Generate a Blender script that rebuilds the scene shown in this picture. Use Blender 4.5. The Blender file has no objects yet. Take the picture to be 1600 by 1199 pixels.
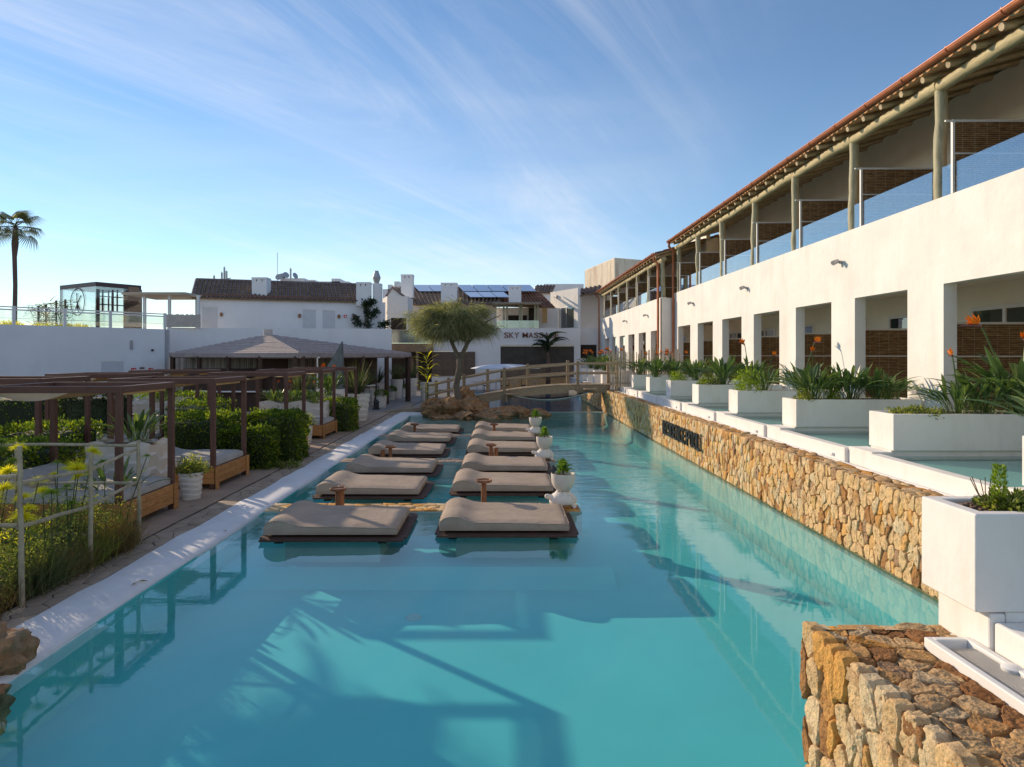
import bpy, bmesh, math, random
import numpy as np
from mathutils import Vector, Matrix, noise
R = math.radians
random.seed(7)
rng = np.random.default_rng(7)
sc = bpy.context.scene
C = sc.collection

# ------------------------------------------------------------------ camera, sky, sun, exposure
F, H, CX, CY = 1067.0, 2.86, 785.0, 555.0          # focal length in photo pixels, eye height, vanishing point
cam_d = bpy.data.cameras.new("camera")
cam = bpy.data.objects.new("camera", cam_d)
C.objects.link(cam)
cam.location = (0, 0, H)
cam.rotation_euler = (R(90), 0, 0)
cam_d.sensor_width = 36
cam_d.lens = 36 * F / 1600
cam_d.shift_x = (800 - CX) / 1600
cam_d.shift_y = -(599.5 - CY) / 1600
cam_d.clip_start = 0.05
cam_d.clip_end = 3000
sc.camera = cam

SUN_EL, SUN_AZ = 18.5, -48.0                        # azimuth measured from +Y towards +X
world = bpy.data.worlds.new("World")
sc.world = world
world.use_nodes = True
wn, wl = world.node_tree.nodes, world.node_tree.links
wn.clear()
sky = wn.new("ShaderNodeTexSky")
sky.sky_type = 'NISHITA'
sky.sun_disc = False
sky.sun_elevation = R(SUN_EL)
sky.sun_rotation = R(SUN_AZ)
sky.altitude = 0
sky.air_density = 1.0
sky.dust_density = 0.0
sky.ozone_density = 3.6
bg = wn.new("ShaderNodeBackground")
bg.inputs[1].default_value = 0.096
wo = wn.new("ShaderNodeOutputWorld")
# wispy high cloud: noise on the direction projected to a high plane
tc = wn.new("ShaderNodeTexCoord")
sep = wn.new("ShaderNodeSeparateXYZ")
wl.new(tc.outputs["Generated"], sep.inputs[0])
def wmath(op, a, b=None, clamp=False):
    n = wn.new("ShaderNodeMath"); n.operation = op; n.use_clamp = clamp
    for i, s in enumerate((a, b)):
        if s is None: continue
        if isinstance(s, (int, float)): n.inputs[i].default_value = s
        else: wl.new(s, n.inputs[i])
    return n.outputs[0]
zz = wmath('ADD', wmath('MAXIMUM', sep.outputs[2], 0.0), 0.16)
comb = wn.new("ShaderNodeCombineXYZ")
wl.new(wmath('DIVIDE', sep.outputs[0], zz), comb.inputs[0])
wl.new(wmath('DIVIDE', sep.outputs[1], zz), comb.inputs[1])
def wnoise(scale, rot, loc, nscale, detail, dist, rough=0.55):
    m0 = wn.new("ShaderNodeMapping"); m0.inputs["Rotation"].default_value = (0, 0, R(rot)); wl.new(comb.outputs[0], m0.inputs[0])
    mp = wn.new("ShaderNodeMapping")
    mp.inputs["Scale"].default_value = scale
    mp.inputs["Location"].default_value = loc
    wl.new(m0.outputs[0], mp.inputs[0])
    n = wn.new("ShaderNodeTexNoise")
    n.inputs["Scale"].default_value = nscale
    n.inputs["Detail"].default_value = detail
    n.inputs["Roughness"].default_value = rough
    n.inputs["Distortion"].default_value = dist
    wl.new(mp.outputs[0], n.inputs[0])
    return n.outputs["Fac"]
def wramp(s, a, b):
    n = wn.new("ShaderNodeMapRange"); n.interpolation_type = 'SMOOTHSTEP'
    n.inputs[1].default_value = a; n.inputs[2].default_value = b
    wl.new(s, n.inputs[0]); return n.outputs[0]
streak = wramp(wnoise((0.30, 1.3, 1), -58, (1.3, 0.4, 0), 1.3, 10, 1.5, 0.66), 0.36, 0.92)
patch = wramp(wnoise((0.5, 0.6, 1), 0, (0.3, 2.1, 0), 0.7, 3, 0.6), 0.32, 0.62)
veil = wramp(wnoise((0.35, 0.5, 1), 15, (3.1, 0.2, 0), 0.8, 6, 0.7), 0.36, 0.74)
cf = wmath('ADD', wmath('MULTIPLY', wmath('MULTIPLY', streak, patch), 0.62), wmath('MULTIPLY', veil, 0.34), True)
side = wramp(wmath('DIVIDE', sep.outputs[0], zz), 1.0, 0.05)
cf = wmath('MULTIPLY', cf, wmath('MAXIMUM', side, 0.12))
mix = wn.new("ShaderNodeMixRGB")
wl.new(cf, mix.inputs[0])
wl.new(sky.outputs[0], mix.inputs[1])
mix.inputs[2].default_value = (6.9, 6.7, 6.6, 1)
wl.new(mix.outputs[0], bg.inputs[0])
wl.new(bg.outputs[0], wo.inputs[0])

sun_d = bpy.data.lights.new("sun", 'SUN')
sun_d.energy = 2.9
sun_d.angle = R(0.5)
sun_d.color = (1.0, 0.79, 0.55)
sun = bpy.data.objects.new("sun", sun_d)
C.objects.link(sun)
sv = Vector((math.sin(R(SUN_AZ)) * math.cos(R(SUN_EL)), math.cos(R(SUN_AZ)) * math.cos(R(SUN_EL)), math.sin(R(SUN_EL))))
sun.rotation_euler = sv.to_track_quat('Z', 'Y').to_euler()
sun.location = sv * 60

vs = sc.view_settings
vs.view_transform = 'Standard'
vs.look = 'None'
vs.exposure = 0.74
vs.gamma = 1
vs.use_curve_mapping = False
sc.cycles.max_bounces = 8
sc.cycles.diffuse_bounces = 6
sc.cycles.glossy_bounces = 4
sc.cycles.transparent_max_bounces = 16
sc.cycles.caustics_reflective = False
sc.cycles.caustics_refractive = False
sc.cycles.sample_clamp_indirect = 12
try:
    sc.cycles.use_denoising = True
except Exception:
    pass

# ------------------------------------------------------------------ materials
M = {}
class NT:
    def __init__(s, name):
        m = bpy.data.materials.new(name); m.use_nodes = True
        s.m, s.n, s.l = m, m.node_tree.nodes, m.node_tree.links
        s.b = s.n["Principled BSDF"]; s.o = s.n["Material Output"]
        M[name] = m
        s.tc = s.n.new("ShaderNodeTexCoord")
        s.geo = s.n.new("ShaderNodeNewGeometry")
    def map(s, scale=(1, 1, 1), rot=(0, 0, 0), space="pos"):
        mp = s.n.new("ShaderNodeMapping")
        mp.inputs["Scale"].default_value = scale
        mp.inputs["Rotation"].default_value = rot
        s.l.new(s.geo.outputs["Position"] if space == "pos" else s.tc.outputs["Object"], mp.inputs[0])
        return mp.outputs[0]
    def noise(s, scale, detail=4, rough=0.55, vec=None, dist=0.0):
        t = s.n.new("ShaderNodeTexNoise")
        t.inputs["Scale"].default_value = scale; t.inputs["Detail"].default_value = detail
        t.inputs["Roughness"].default_value = rough; t.inputs["Distortion"].default_value = dist
        s.l.new(vec if vec is not None else s.map(), t.inputs[0])
        return t.outputs["Fac"]
    def wave(s, scale, vec, dist=2, detail=2, dscale=1.0, direction='X', profile='SIN'):
        t = s.n.new("ShaderNodeTexWave"); t.bands_direction = direction; t.wave_profile = profile
        t.inputs["Scale"].default_value = scale; t.inputs["Distortion"].default_value = dist
        t.inputs["Detail"].default_value = detail; t.inputs["Detail Scale"].default_value = dscale
        s.l.new(vec, t.inputs[0]); return t.outputs["Fac"]
    def math(s, op, a, b=None, clamp=False):
        n = s.n.new("ShaderNodeMath"); n.operation = op; n.use_clamp = clamp
        for i, v in enumerate((a, b)):
            if v is None: continue
            if isinstance(v, (int, float)): n.inputs[i].default_value = v
            else: s.l.new(v, n.inputs[i])
        return n.outputs[0]
    def ramp(s, fac, stops, interp='LINEAR'):
        r = s.n.new("ShaderNodeValToRGB"); cr = r.color_ramp; cr.interpolation = interp
        while len(cr.elements) < len(stops): cr.elements.new(0.5)
        for e, (p, c) in zip(cr.elements, stops):
            e.position = p; e.color = (*c, 1) if len(c) == 3 else c
        s.l.new(fac, r.inputs[0]); return r.outputs[0]
    def mix(s, fac, a, b, mode='MIX'):
        n = s.n.new("ShaderNodeMixRGB"); n.blend_type = mode
        for i, v in enumerate((fac, a, b)):
            if isinstance(v, (int, float)): n.inputs[i].default_value = v
            elif isinstance(v, tuple): n.inputs[i].default_value = (*v, 1)
            else: s.l.new(v, n.inputs[i])
        return n.outputs[0]
    def col(s, c):
        if isinstance(c, tuple): s.b.inputs["Base Color"].default_value = (*c, 1)
        else: s.l.new(c, s.b.inputs["Base Color"])
    def rough(s, r):
        if isinstance(r, (int, float)): s.b.inputs["Roughness"].default_value = r
        else: s.l.new(r, s.b.inputs["Roughness"])
    def ior(s, fr, ior):                              # the same reflectance from either side of a thin sheet
        k = s.math('MULTIPLY_ADD', s.geo.outputs["Backfacing"], 1 / ior - ior); k.node.inputs[2].default_value = ior
        s.l.new(k, fr.inputs[0])
    def bump(s, h, strength=0.3, dist=0.01):
        b = s.n.new("ShaderNodeBump"); b.inputs["Strength"].default_value = strength
        b.inputs["Distance"].default_value = dist
        s.l.new(h, b.inputs["Height"]); s.l.new(b.outputs[0], s.b.inputs["Normal"]); return b.outputs[0]

def mottled(name, base, var=0.15, nscale=3.0, rough=0.8, bump=0.3, bdist=0.01, bscale=40, island=0.0, spec=0.3, metal=0.0, stains=None):
    t = NT(name)
    dark = tuple(x * (1 - var) for x in base); lite = tuple(min(1, x * (1 + var)) for x in base)
    c = t.ramp(t.noise(nscale, 6, 0.6), [(0.25, dark), (0.75, lite)])
    if stains:
        m2 = t.ramp(t.noise(stains[1], 8, 0.65, t.map(stains[2])), [(0.50, (0, 0, 0)), (0.72, (1, 1, 1))])
        c = t.mix(t.math('MULTIPLY', m2, stains[3]), c, stains[0])
    if island:
        k = t.math('MULTIPLY_ADD', t.geo.outputs["Random Per Island"], island)
        k.node.inputs[2].default_value = 1 - island / 2
        c = t.mix(1.0, c, k, 'MULTIPLY')
    t.col(c); t.rough(rough)
    t.b.inputs["Specular IOR Level"].default_value = spec
    t.b.inputs["Metallic"].default_value = metal
    if bump: t.bump(t.noise(bscale, 5, 0.6), bump, bdist)
    return t.m

mottled("plaster", (0.79, 0.765, 0.725), 0.09, 0.9, 0.9, 0.55, 0.014, 7, stains=((0.62, 0.57, 0.50), 1.6, (1, 1, 0.14), 0.42))
mottled("plaster_planter", (0.79, 0.76, 0.72), 0.05, 1.7, 0.88, 0.35, 0.008, 16, stains=((0.55, 0.50, 0.43), 2.2, (1, 1, 0.22), 0.45))
mottled("plaster_brick", (0.80, 0.79, 0.80), 0.05, 0.6, 0.9, 0.5, 0.02, 5, stains=((0.64, 0.62, 0.62), 0.7, (1, 1, 0.3), 0.3))
mottled("coping_white", (0.72, 0.72, 0.74), 0.07, 2.6, 0.75, 0.3, 0.006, 22, stains=((0.50, 0.48, 0.46), 3.0, (1, 1, 1), 0.35))
mottled("soffit", (0.78, 0.72, 0.63), 0.1, 1.0, 0.9, 0.3, 0.01, 20)
mottled("interior_wall", (0.88, 0.82, 0.70), 0.06, 1.0, 0.9, 0.2, 0.01, 20)
mottled("white_metal", (0.75, 0.74, 0.72), 0.04, 4, 0.45, 0)
mottled("grey_metal", (0.42, 0.42, 0.43), 0.1, 4, 0.4, 0, metal=0.6)
mottled("dark_metal", (0.03, 0.028, 0.03), 0.2, 4, 0.45, 0)
mottled("brown_metal", (0.115, 0.056, 0.042), 0.22, 6, 0.5, 0.2, 0.003, 60, stains=((0.13, 0.07, 0.05), 9, (1, 1, 1), 0.5))
mottled("cabin_metal", (0.060, 0.035, 0.04), 0.15, 3, 0.4, 0)
mottled("copper", (0.42, 0.15, 0.07), 0.2, 5, 0.42, 0.1, 0.003, 40, metal=0.25)
mottled("terracotta", (0.21, 0.105, 0.075), 0.3, 6, 0.85, 0.4, 0.01, 30, island=0.5)
mottled("roof_tile_dark", (0.17, 0.13, 0.125), 0.3, 1.3, 0.9, 0.3, 0.01, 20, island=0.3)
mottled("terracotta_edge", (0.55, 0.29, 0.14), 0.25, 6, 0.85, 0.4, 0.01, 30, island=0.5)
mottled("mortar", (0.30, 0.21, 0.12), 0.3, 9, 0.95, 0.5, 0.02, 40)
mottled("soil", (0.07, 0.045, 0.03), 0.5, 30, 0.95, 1.0, 0.03, 60)
mottled("mulch_bark", (0.16, 0.11, 0.08), 0.5, 20, 0.95, 0.6, 0.01, 80, island=0.8)
mottled("paving", (0.37, 0.285, 0.215), 0.22, 2.2, 0.8, 0.5, 0.008, 30, island=0.35, stains=((0.30, 0.22, 0.15), 2.6, (1, 1, 1), 0.6))
mottled("paving_joint", (0.12, 0.10, 0.085), 0.2, 3, 0.95, 0.5, 0.01, 40)
mottled("ground_earth", (0.20, 0.17, 0.14), 0.2, 0.4, 0.9, 0.4, 0.02, 8)
mottled("deck_stone", (0.38, 0.275, 0.205), 0.18, 1.8, 0.75, 0.4, 0.006, 26, island=0.22, stains=((0.25, 0.20, 0.16), 1.2, (1, 1, 1), 0.5))
mottled("far_deck", (0.25, 0.235, 0.23), 0.18, 1.2, 0.55, 0.4, 0.006, 16, island=0.2)
mottled("ceramic_white", (0.68, 0.64, 0.58), 0.07, 5, 0.6, 0.25, 0.006, 30, stains=((0.48, 0.42, 0.35), 5, (1, 1, 0.6), 0.35))
mottled("statue_white", (0.74, 0.70, 0.64), 0.07, 14, 0.65, 0.4, 0.006, 50)
mottled("rock", (0.36, 0.20, 0.10), 0.65, 5.5, 0.95, 1.0, 0.06, 18, stains=((0.36, 0.31, 0.23), 2.4, (1, 1, 1), 0.8))
mottled("sail_stone", (0.15, 0.165, 0.17), 0.25, 2.5, 0.8, 0.6, 0.02, 12, stains=((0.05, 0.05, 0.05), 2.2, (3, 3, 0.7), 0.7))
mottled("canvas", (0.58, 0.40, 0.20), 0.1, 3, 0.9, 0.3, 0.02, 6)
mottled("parasol", (0.62, 0.66, 0.74), 0.05, 1, 0.8, 0.1, 0.01, 6)
mottled("hammock", (0.50, 0.52, 0.50), 0.08, 2, 0.85, 0.3, 0.01, 30)
mottled("towel", (0.68, 0.55, 0.42), 0.12, 5, 0.95, 0.4, 0.01, 50)
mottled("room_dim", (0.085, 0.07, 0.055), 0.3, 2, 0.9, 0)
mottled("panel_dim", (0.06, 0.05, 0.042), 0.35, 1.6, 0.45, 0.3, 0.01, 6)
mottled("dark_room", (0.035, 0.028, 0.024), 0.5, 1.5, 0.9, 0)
mottled("wall_brown", (0.20, 0.15, 0.11), 0.2, 2, 0.9, 0.3, 0.01, 18)
mottled("rust_metal", (0.70, 0.62, 0.50), 0.1, 2, 0.7, 0.2, 0.01, 30, stains=((0.30, 0.14, 0.06), 1.4, (1, 1, 0.14), 0.75))
mottled("sign_red", (0.65, 0.03, 0.02), 0.05, 5, 0.4, 0)
mottled("sign_brown", (0.20, 0.07, 0.045), 0.1, 5, 0.5, 0)
mottled("letter_dark", (0.028, 0.034, 0.036), 0.1, 5, 0.35, 0)
mottled("trunk_bark", (0.16, 0.125, 0.095), 0.35, 9, 0.95, 0.9, 0.02, 26)
mottled("palm_bark", (0.13, 0.085, 0.07), 0.3, 5, 0.95, 0.9, 0.03, 12)
mottled("reed", (0.50, 0.45, 0.41), 0.15, 3, 0.85, 0.3, 0.01, 60, island=0.9)
mottled("reed_roof", (0.36, 0.30, 0.285), 0.2, 3, 0.9, 0.3, 0.01, 60, island=0.9)
mottled("stick", (0.40, 0.34, 0.24), 0.3, 9, 0.85, 0.6, 0.008, 50)
mottled("flower_orange", (0.85, 0.27, 0.02), 0.15, 30, 0.6, 0)
mottled("flower_beak", (0.14, 0.06, 0.05), 0.4, 30, 0.5, 0)
mottled("flower_blue", (0.06, 0.05, 0.25), 0.2, 30, 0.5, 0)
mottled("curtain", (0.30, 0.36, 0.34), 0.15, 2, 0.9, 0)
mottled("terrace_tile", (0.48, 0.46, 0.42), 0.08, 2, 0.7, 0.2, 0.005, 20)

def wood(name, c1, c2, scale=14, axis=(1, 6, 6), rough=0.7, bump=0.5, island=0.4, space="obj"):
    t = NT(name)
    v = t.map(axis, space=space)
    n1 = t.noise(scale, 8, 0.65, v, 0.6)
    c = t.ramp(n1, [(0.3, c1), (0.7, c2)])
    k = t.math('MULTIPLY_ADD', t.geo.outputs["Random Per Island"], island); k.node.inputs[2].default_value = 1 - island / 2
    oi = t.n.new("ShaderNodeObjectInfo")
    k2 = t.math('MULTIPLY_ADD', oi.outputs["Random"], island * 0.6); k2.node.inputs[2].default_value = 1 - island * 0.3
    c = t.mix(1.0, t.mix(1.0, c, k, 'MULTIPLY'), k2, 'MULTIPLY')
    t.col(c); t.rough(rough); t.b.inputs["Specular IOR Level"].default_value = 0.3
    t.bump(n1, bump, 0.008)
wood("wood_orange", (0.30, 0.13, 0.04), (0.62, 0.32, 0.12), 5, (8, 1.2, 9))
wood("wood_bridge", (0.20, 0.145, 0.095), (0.42, 0.33, 0.22), 6, (1.5, 5, 5))
wood("wood_dark", (0.035, 0.019, 0.014), (0.10, 0.055, 0.038), 6, (2, 2, 8))
wood("wood_deckpad", (0.05, 0.028, 0.022), (0.13, 0.07, 0.05), 8, (1, 12, 2))
wood("log_pale", (0.26, 0.235, 0.15), (0.52, 0.49, 0.33), 2.2, (9, 9, 1.2), island=0.2)
wood("log_beam", (0.32, 0.27, 0.15), (0.60, 0.52, 0.32), 2.2, (9, 1.2, 9), island=0.2)
wood("log_rafter", (0.30, 0.24, 0.15), (0.56, 0.46, 0.30), 3, (1.2, 8, 8), island=0.4)
wood("board_ceiling", (0.42, 0.34, 0.22), (0.66, 0.55, 0.37), 2, (2, 9, 2), island=0.3)
mottled("pergola_sheet", (0.66, 0.60, 0.52), 0.08, 2, 0.9, 0.2, 0.01, 20)
wood("wood_shutter", (0.11, 0.08, 0.062), (0.21, 0.16, 0.125), 3, (1, 4, 4))
wood("wood_table", (0.15, 0.06, 0.03), (0.36, 0.17, 0.08), 5, (4, 4, 1), rough=0.55)

# stone of the walls: hue from the piece, pits and veins from noise
def stone(name, tint=(1, 1, 1), bump=0.8):
    t = NT(name)
    r = t.geo.outputs["Random Per Island"]
    cr = t.ramp(r, [(0.0, (0.66, 0.50, 0.28)), (0.20, (0.70, 0.45, 0.17)), (0.36, (0.72, 0.58, 0.38)), (0.50, (0.70, 0.36, 0.09)),
                    (0.64, (0.76, 0.62, 0.41)), (0.80, (0.58, 0.31, 0.11)), (0.90, (0.34, 0.17, 0.08)), (1.0, (0.66, 0.54, 0.38))])
    big = t.ramp(t.noise(6, 7, 0.7, None, 0.5), [(0.30, (0.45, 0.30, 0.17)), (0.47, (1, 1, 1)), (0.75, (1.35, 1.25, 1.05))])
    c = t.mix(0.85, cr, big, 'MULTIPLY')
    och = t.ramp(t.noise(3.1, 5, 0.6), [(0.52, (0, 0, 0)), (0.70, (1, 1, 1))])
    c = t.mix(t.math('MULTIPLY', och, 0.45), c, (0.68, 0.38, 0.11))
    fine = t.ramp(t.noise(38, 6, 0.7), [(0.30, (0.5, 0.42, 0.36)), (0.48, (1, 1, 1))])
    c = t.mix(0.7, c, fine, 'MULTIPLY')
    c = t.mix(1.0, c, tint, 'MULTIPLY')
    t.col(c); t.rough(0.92); t.b.inputs["Specular IOR Level"].default_value = 0.2
    hgt = t.math('ADD', t.noise(17, 8, 0.7, None, 0.4), t.math('MULTIPLY', t.noise(70, 4, 0.7), 0.4))
    t.bump(hgt, bump, 0.035)
stone("stone_face")
stone("stone_top", (0.78, 0.74, 0.72))

# woven cane
def wicker(name):
    t = NT(name)
    v = t.map((1, 1, 1))
    sp = t.n.new("ShaderNodeSeparateXYZ"); t.l.new(v, sp.inputs[0])
    n = t.noise(60, 4, 0.6, t.map((0.12, 0.12, 1)))
    w = t.math('SINE', t.math('ADD', t.math('MULTIPLY', sp.outputs[2], 165.0), t.math('MULTIPLY', n, 7.0)))
    lay = t.math('MULTIPLY_ADD', w, 0.5); lay.node.inputs[2].default_value = 0.5
    base = t.ramp(t.noise(26, 5, 0.7, t.map((0.10, 0.10, 1.0))), [(0.28, (0.20, 0.10, 0.038)), (0.5, (0.50, 0.30, 0.125)), (0.74, (0.74, 0.50, 0.25))])
    c = t.mix(t.math('MULTIPLY', lay, 0.75), (0.08, 0.04, 0.018), base)
    xx = t.math('ADD', sp.outputs[0], sp.outputs[1])
    tie = t.math('GREATER_THAN', t.math('SINE', t.math('MULTIPLY', xx, 26.0)), 0.985)
    c = t.mix(t.math('MULTIPLY', t.math('MULTIPLY', tie, lay), 0.8), c, (0.60, 0.50, 0.35))
    t.col(c); t.rough(0.75); t.bump(lay, 0.7, 0.01)
wicker("wicker")

def fabric(name, c1, c2):
    t = NT(name)
    c = t.ramp(t.noise(2.2, 5, 0.6), [(0.3, c1), (0.7, c2)])
    t.col(c); t.rough(0.95); t.b.inputs["Specular IOR Level"].default_value = 0.15
    wr = t.noise(3.2, 6, 0.6, t.map((1.0, 2.2, 1)), 1.6)
    h = t.math('ADD', wr, t.math('MULTIPLY', t.noise(160, 2, 0.5), 0.05))
    t.bump(h, 0.55, 0.05)
fabric("fabric_taupe", (0.36, 0.285, 0.225), (0.46, 0.37, 0.30))
fabric("fabric_grey", (0.36, 0.34, 0.32), (0.46, 0.44, 0.41))

def leafmat(name, c1, c2, c3, trans=0.45, rough=0.5):
    t = NT(name)
    oi = t.n.new("ShaderNodeObjectInfo")
    r = t.math('FRACT', t.math('ADD', t.geo.outputs["Random Per Island"], oi.outputs["Random"]))
    c = t.ramp(r, [(0.0, c1), (0.55, c2), (1.0, c3)])
    c = t.mix(0.5, c, t.ramp(t.noise(1.7, 3, 0.5), [(0.3, (0.6, 0.62, 0.6)), (0.7, (1.15, 1.15, 1.1))]), 'MULTIPLY')
    t.col(c); t.rough(rough); t.b.inputs["Specular IOR Level"].default_value = 0.35
    tr = t.n.new("ShaderNodeBsdfTranslucent")
    t.l.new(t.mix(1.0, c, (1.7, 1.75, 0.7), 'MULTIPLY'), tr.inputs[0])
    ms = t.n.new("ShaderNodeMixShader"); ms.inputs[0].default_value = trans
    t.l.new(t.b.outputs[0], ms.inputs[1]); t.l.new(tr.outputs[0], ms.inputs[2]); t.l.new(ms.outputs[0], t.o.inputs[0])
leafmat("leaf_hedge", (0.045, 0.085, 0.02), (0.10, 0.165, 0.028), (0.30, 0.33, 0.035), 0.5)
leafmat("leaf_strelitzia", (0.05, 0.095, 0.04), (0.085, 0.145, 0.055), (0.18, 0.24, 0.085), 0.28, 0.35)
leafmat("leaf_bright", (0.12, 0.20, 0.03), (0.20, 0.29, 0.04), (0.30, 0.38, 0.05), 0.5)
leafmat("leaf_rosette", (0.10, 0.20, 0.04), (0.16, 0.28, 0.05), (0.24, 0.36, 0.07), 0.4)
leafmat("leaf_olive", (0.12, 0.13, 0.075), (0.24, 0.24, 0.14), (0.46, 0.43, 0.27), 0.35, 0.7)
leafmat("leaf_garden", (0.08, 0.12, 0.035), (0.17, 0.21, 0.06), (0.42, 0.42, 0.13), 0.5, 0.6)
leafmat("leaf_yellow", (0.45, 0.48, 0.04), (0.68, 0.62, 0.05), (0.85, 0.72, 0.07), 0.5, 0.6)
leafmat("leaf_dry", (0.17, 0.11, 0.05), (0.24, 0.16, 0.08), (0.16, 0.16, 0.06), 0.35, 0.8)
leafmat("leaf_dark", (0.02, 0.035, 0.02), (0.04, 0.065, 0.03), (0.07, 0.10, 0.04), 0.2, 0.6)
leafmat("leaf_sword", (0.06, 0.09, 0.04), (0.11, 0.135, 0.06), (0.20, 0.20, 0.10), 0.3, 0.6)
leafmat("leaf_palm", (0.07, 0.085, 0.045), (0.11, 0.12, 0.06), (0.18, 0.17, 0.09), 0.35, 0.6)

def glassmat(name, tint, refl_boost=0.10, rough=0.0, ior=1.45):
    t = NT(name)
    t.n.remove(t.b)
    fr = t.n.new("ShaderNodeFresnel"); t.ior(fr, ior)
    f = t.math('ADD', t.math('MULTIPLY', fr.outputs[0], 1.3), refl_boost, True)
    tr = t.n.new("ShaderNodeBsdfTransparent"); tr.inputs[0].default_value = (*tint, 1)
    gl = t.n.new("ShaderNodeBsdfGlossy"); gl.inputs["Roughness"].default_value = rough; gl.inputs[0].default_value = (0.95, 0.97, 1, 1)
    ms = t.n.new("ShaderNodeMixShader"); t.l.new(f, ms.inputs[0]); t.l.new(tr.outputs[0], ms.inputs[1]); t.l.new(gl.outputs[0], ms.inputs[2])
    t.l.new(ms.outputs[0], t.o.inputs[0])
glassmat("glass_clear", (0.90, 0.94, 0.92), 0.06)
glassmat("glass_rail", (0.80, 0.88, 0.90), 0.16)
glassmat("glass_frost", (0.72, 0.85, 0.80), 0.12, 0.15)
glassmat("glass_window", (0.30, 0.36, 0.36), 0.10)
glassmat("glass_dark", (0.15, 0.14, 0.12), 0.03)
glassmat("solar_glass", (0.10, 0.14, 0.2), 0.55, 0.12)
glassmat("cabin_glass", (0.92, 0.96, 0.95), 0.12)

def water(name, tint, amp, ior=1.33):
    t = NT(name)
    t.n.remove(t.b)
    pm = t.map((1, 1, 1))
    sp = t.n.new("ShaderNodeSeparateXYZ"); t.l.new(pm, sp.inputs[0])
    calm = t.n.new("ShaderNodeMapRange"); calm.interpolation_type = 'SMOOTHSTEP'
    calm.inputs[1].default_value = 9.0; calm.inputs[2].default_value = 17.0; calm.inputs[3].default_value = 0.06; calm.inputs[4].default_value = 1.0
    t.l.new(sp.outputs[1], calm.inputs[0])
    patches = t.ramp(t.noise(0.32, 3, 0.5), [(0.35, (0.35,) * 3), (0.62, (1,) * 3)])
    n1 = t.noise(1.5, 3, 0.5, t.map((0.7, 1.5, 1)), 0.5)
    n2 = t.noise(6.0, 4, 0.55, t.map((0.6, 1.6, 1)), 0.8)
    h = t.math('ADD', t.math('MULTIPLY', n1, 1.6), t.math('MULTIPLY', t.math('MULTIPLY', n2, patches), 0.75))
    h = t.math('MULTIPLY', h, calm.outputs[0])
    bp = t.n.new("ShaderNodeBump"); bp.inputs["Strength"].default_value = 1.0; bp.inputs["Distance"].default_value = amp
    t.l.new(h, bp.inputs["Height"])
    fr = t.n.new("ShaderNodeFresnel"); t.ior(fr, ior); t.l.new(bp.outputs[0], fr.inputs[1])
    tr = t.n.new("ShaderNodeBsdfTransparent"); tr.inputs[0].default_value = (*tint, 1)
    gl = t.n.new("ShaderNodeBsdfGlossy"); gl.inputs["Roughness"].default_value = 0.012; t.l.new(bp.outputs[0], gl.inputs["Normal"])
    ms = t.n.new("ShaderNodeMixShader"); t.l.new(t.math("MULTIPLY", fr.outputs[0], 1.15, True), ms.inputs[0]); t.l.new(tr.outputs[0], ms.inputs[1]); t.l.new(gl.outputs[0], ms.inputs[2])
    t.l.new(ms.outputs[0], t.o.inputs[0])
water("pool_water", (0.67, 0.97, 0.99), 0.010)
water("plunge_water", (0.72, 0.94, 0.92), 0.006)
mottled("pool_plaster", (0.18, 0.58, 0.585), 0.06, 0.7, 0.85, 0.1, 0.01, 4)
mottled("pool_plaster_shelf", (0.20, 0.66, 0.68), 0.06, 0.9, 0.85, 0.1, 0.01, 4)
mottled("pool_side_dimmed", (0.14, 0.44, 0.44), 0.08, 0.9, 0.85, 0.1, 0.01, 4)  # plaster painted darker in place of the sunlight lost to refraction
mottled("door_white", (0.60, 0.60, 0.62), 0.05, 3, 0.7, 0.1, 0.005, 20)
mottled("pool_deep", (0.04, 0.25, 0.42), 0.08, 0.7, 0.85, 0)
mottled("plunge_plaster", (0.42, 0.66, 0.64), 0.06, 0.9, 0.85, 0)
mottled("pool_rim", (0.42, 0.52, 0.50), 0.1, 2, 0.8, 0.2, 0.01, 12)

# ------------------------------------------------------------------ geometry helpers
def pt(px, py, Y):                                   # a point of the photo at the distance Y
    return ((px - CX) * Y / F, Y, H - (py - CY) * Y / F)
def X_at(px, Y): return (px - CX) * Y / F
def Z_at(py, Y): return H - (py - CY) * Y / F

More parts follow.
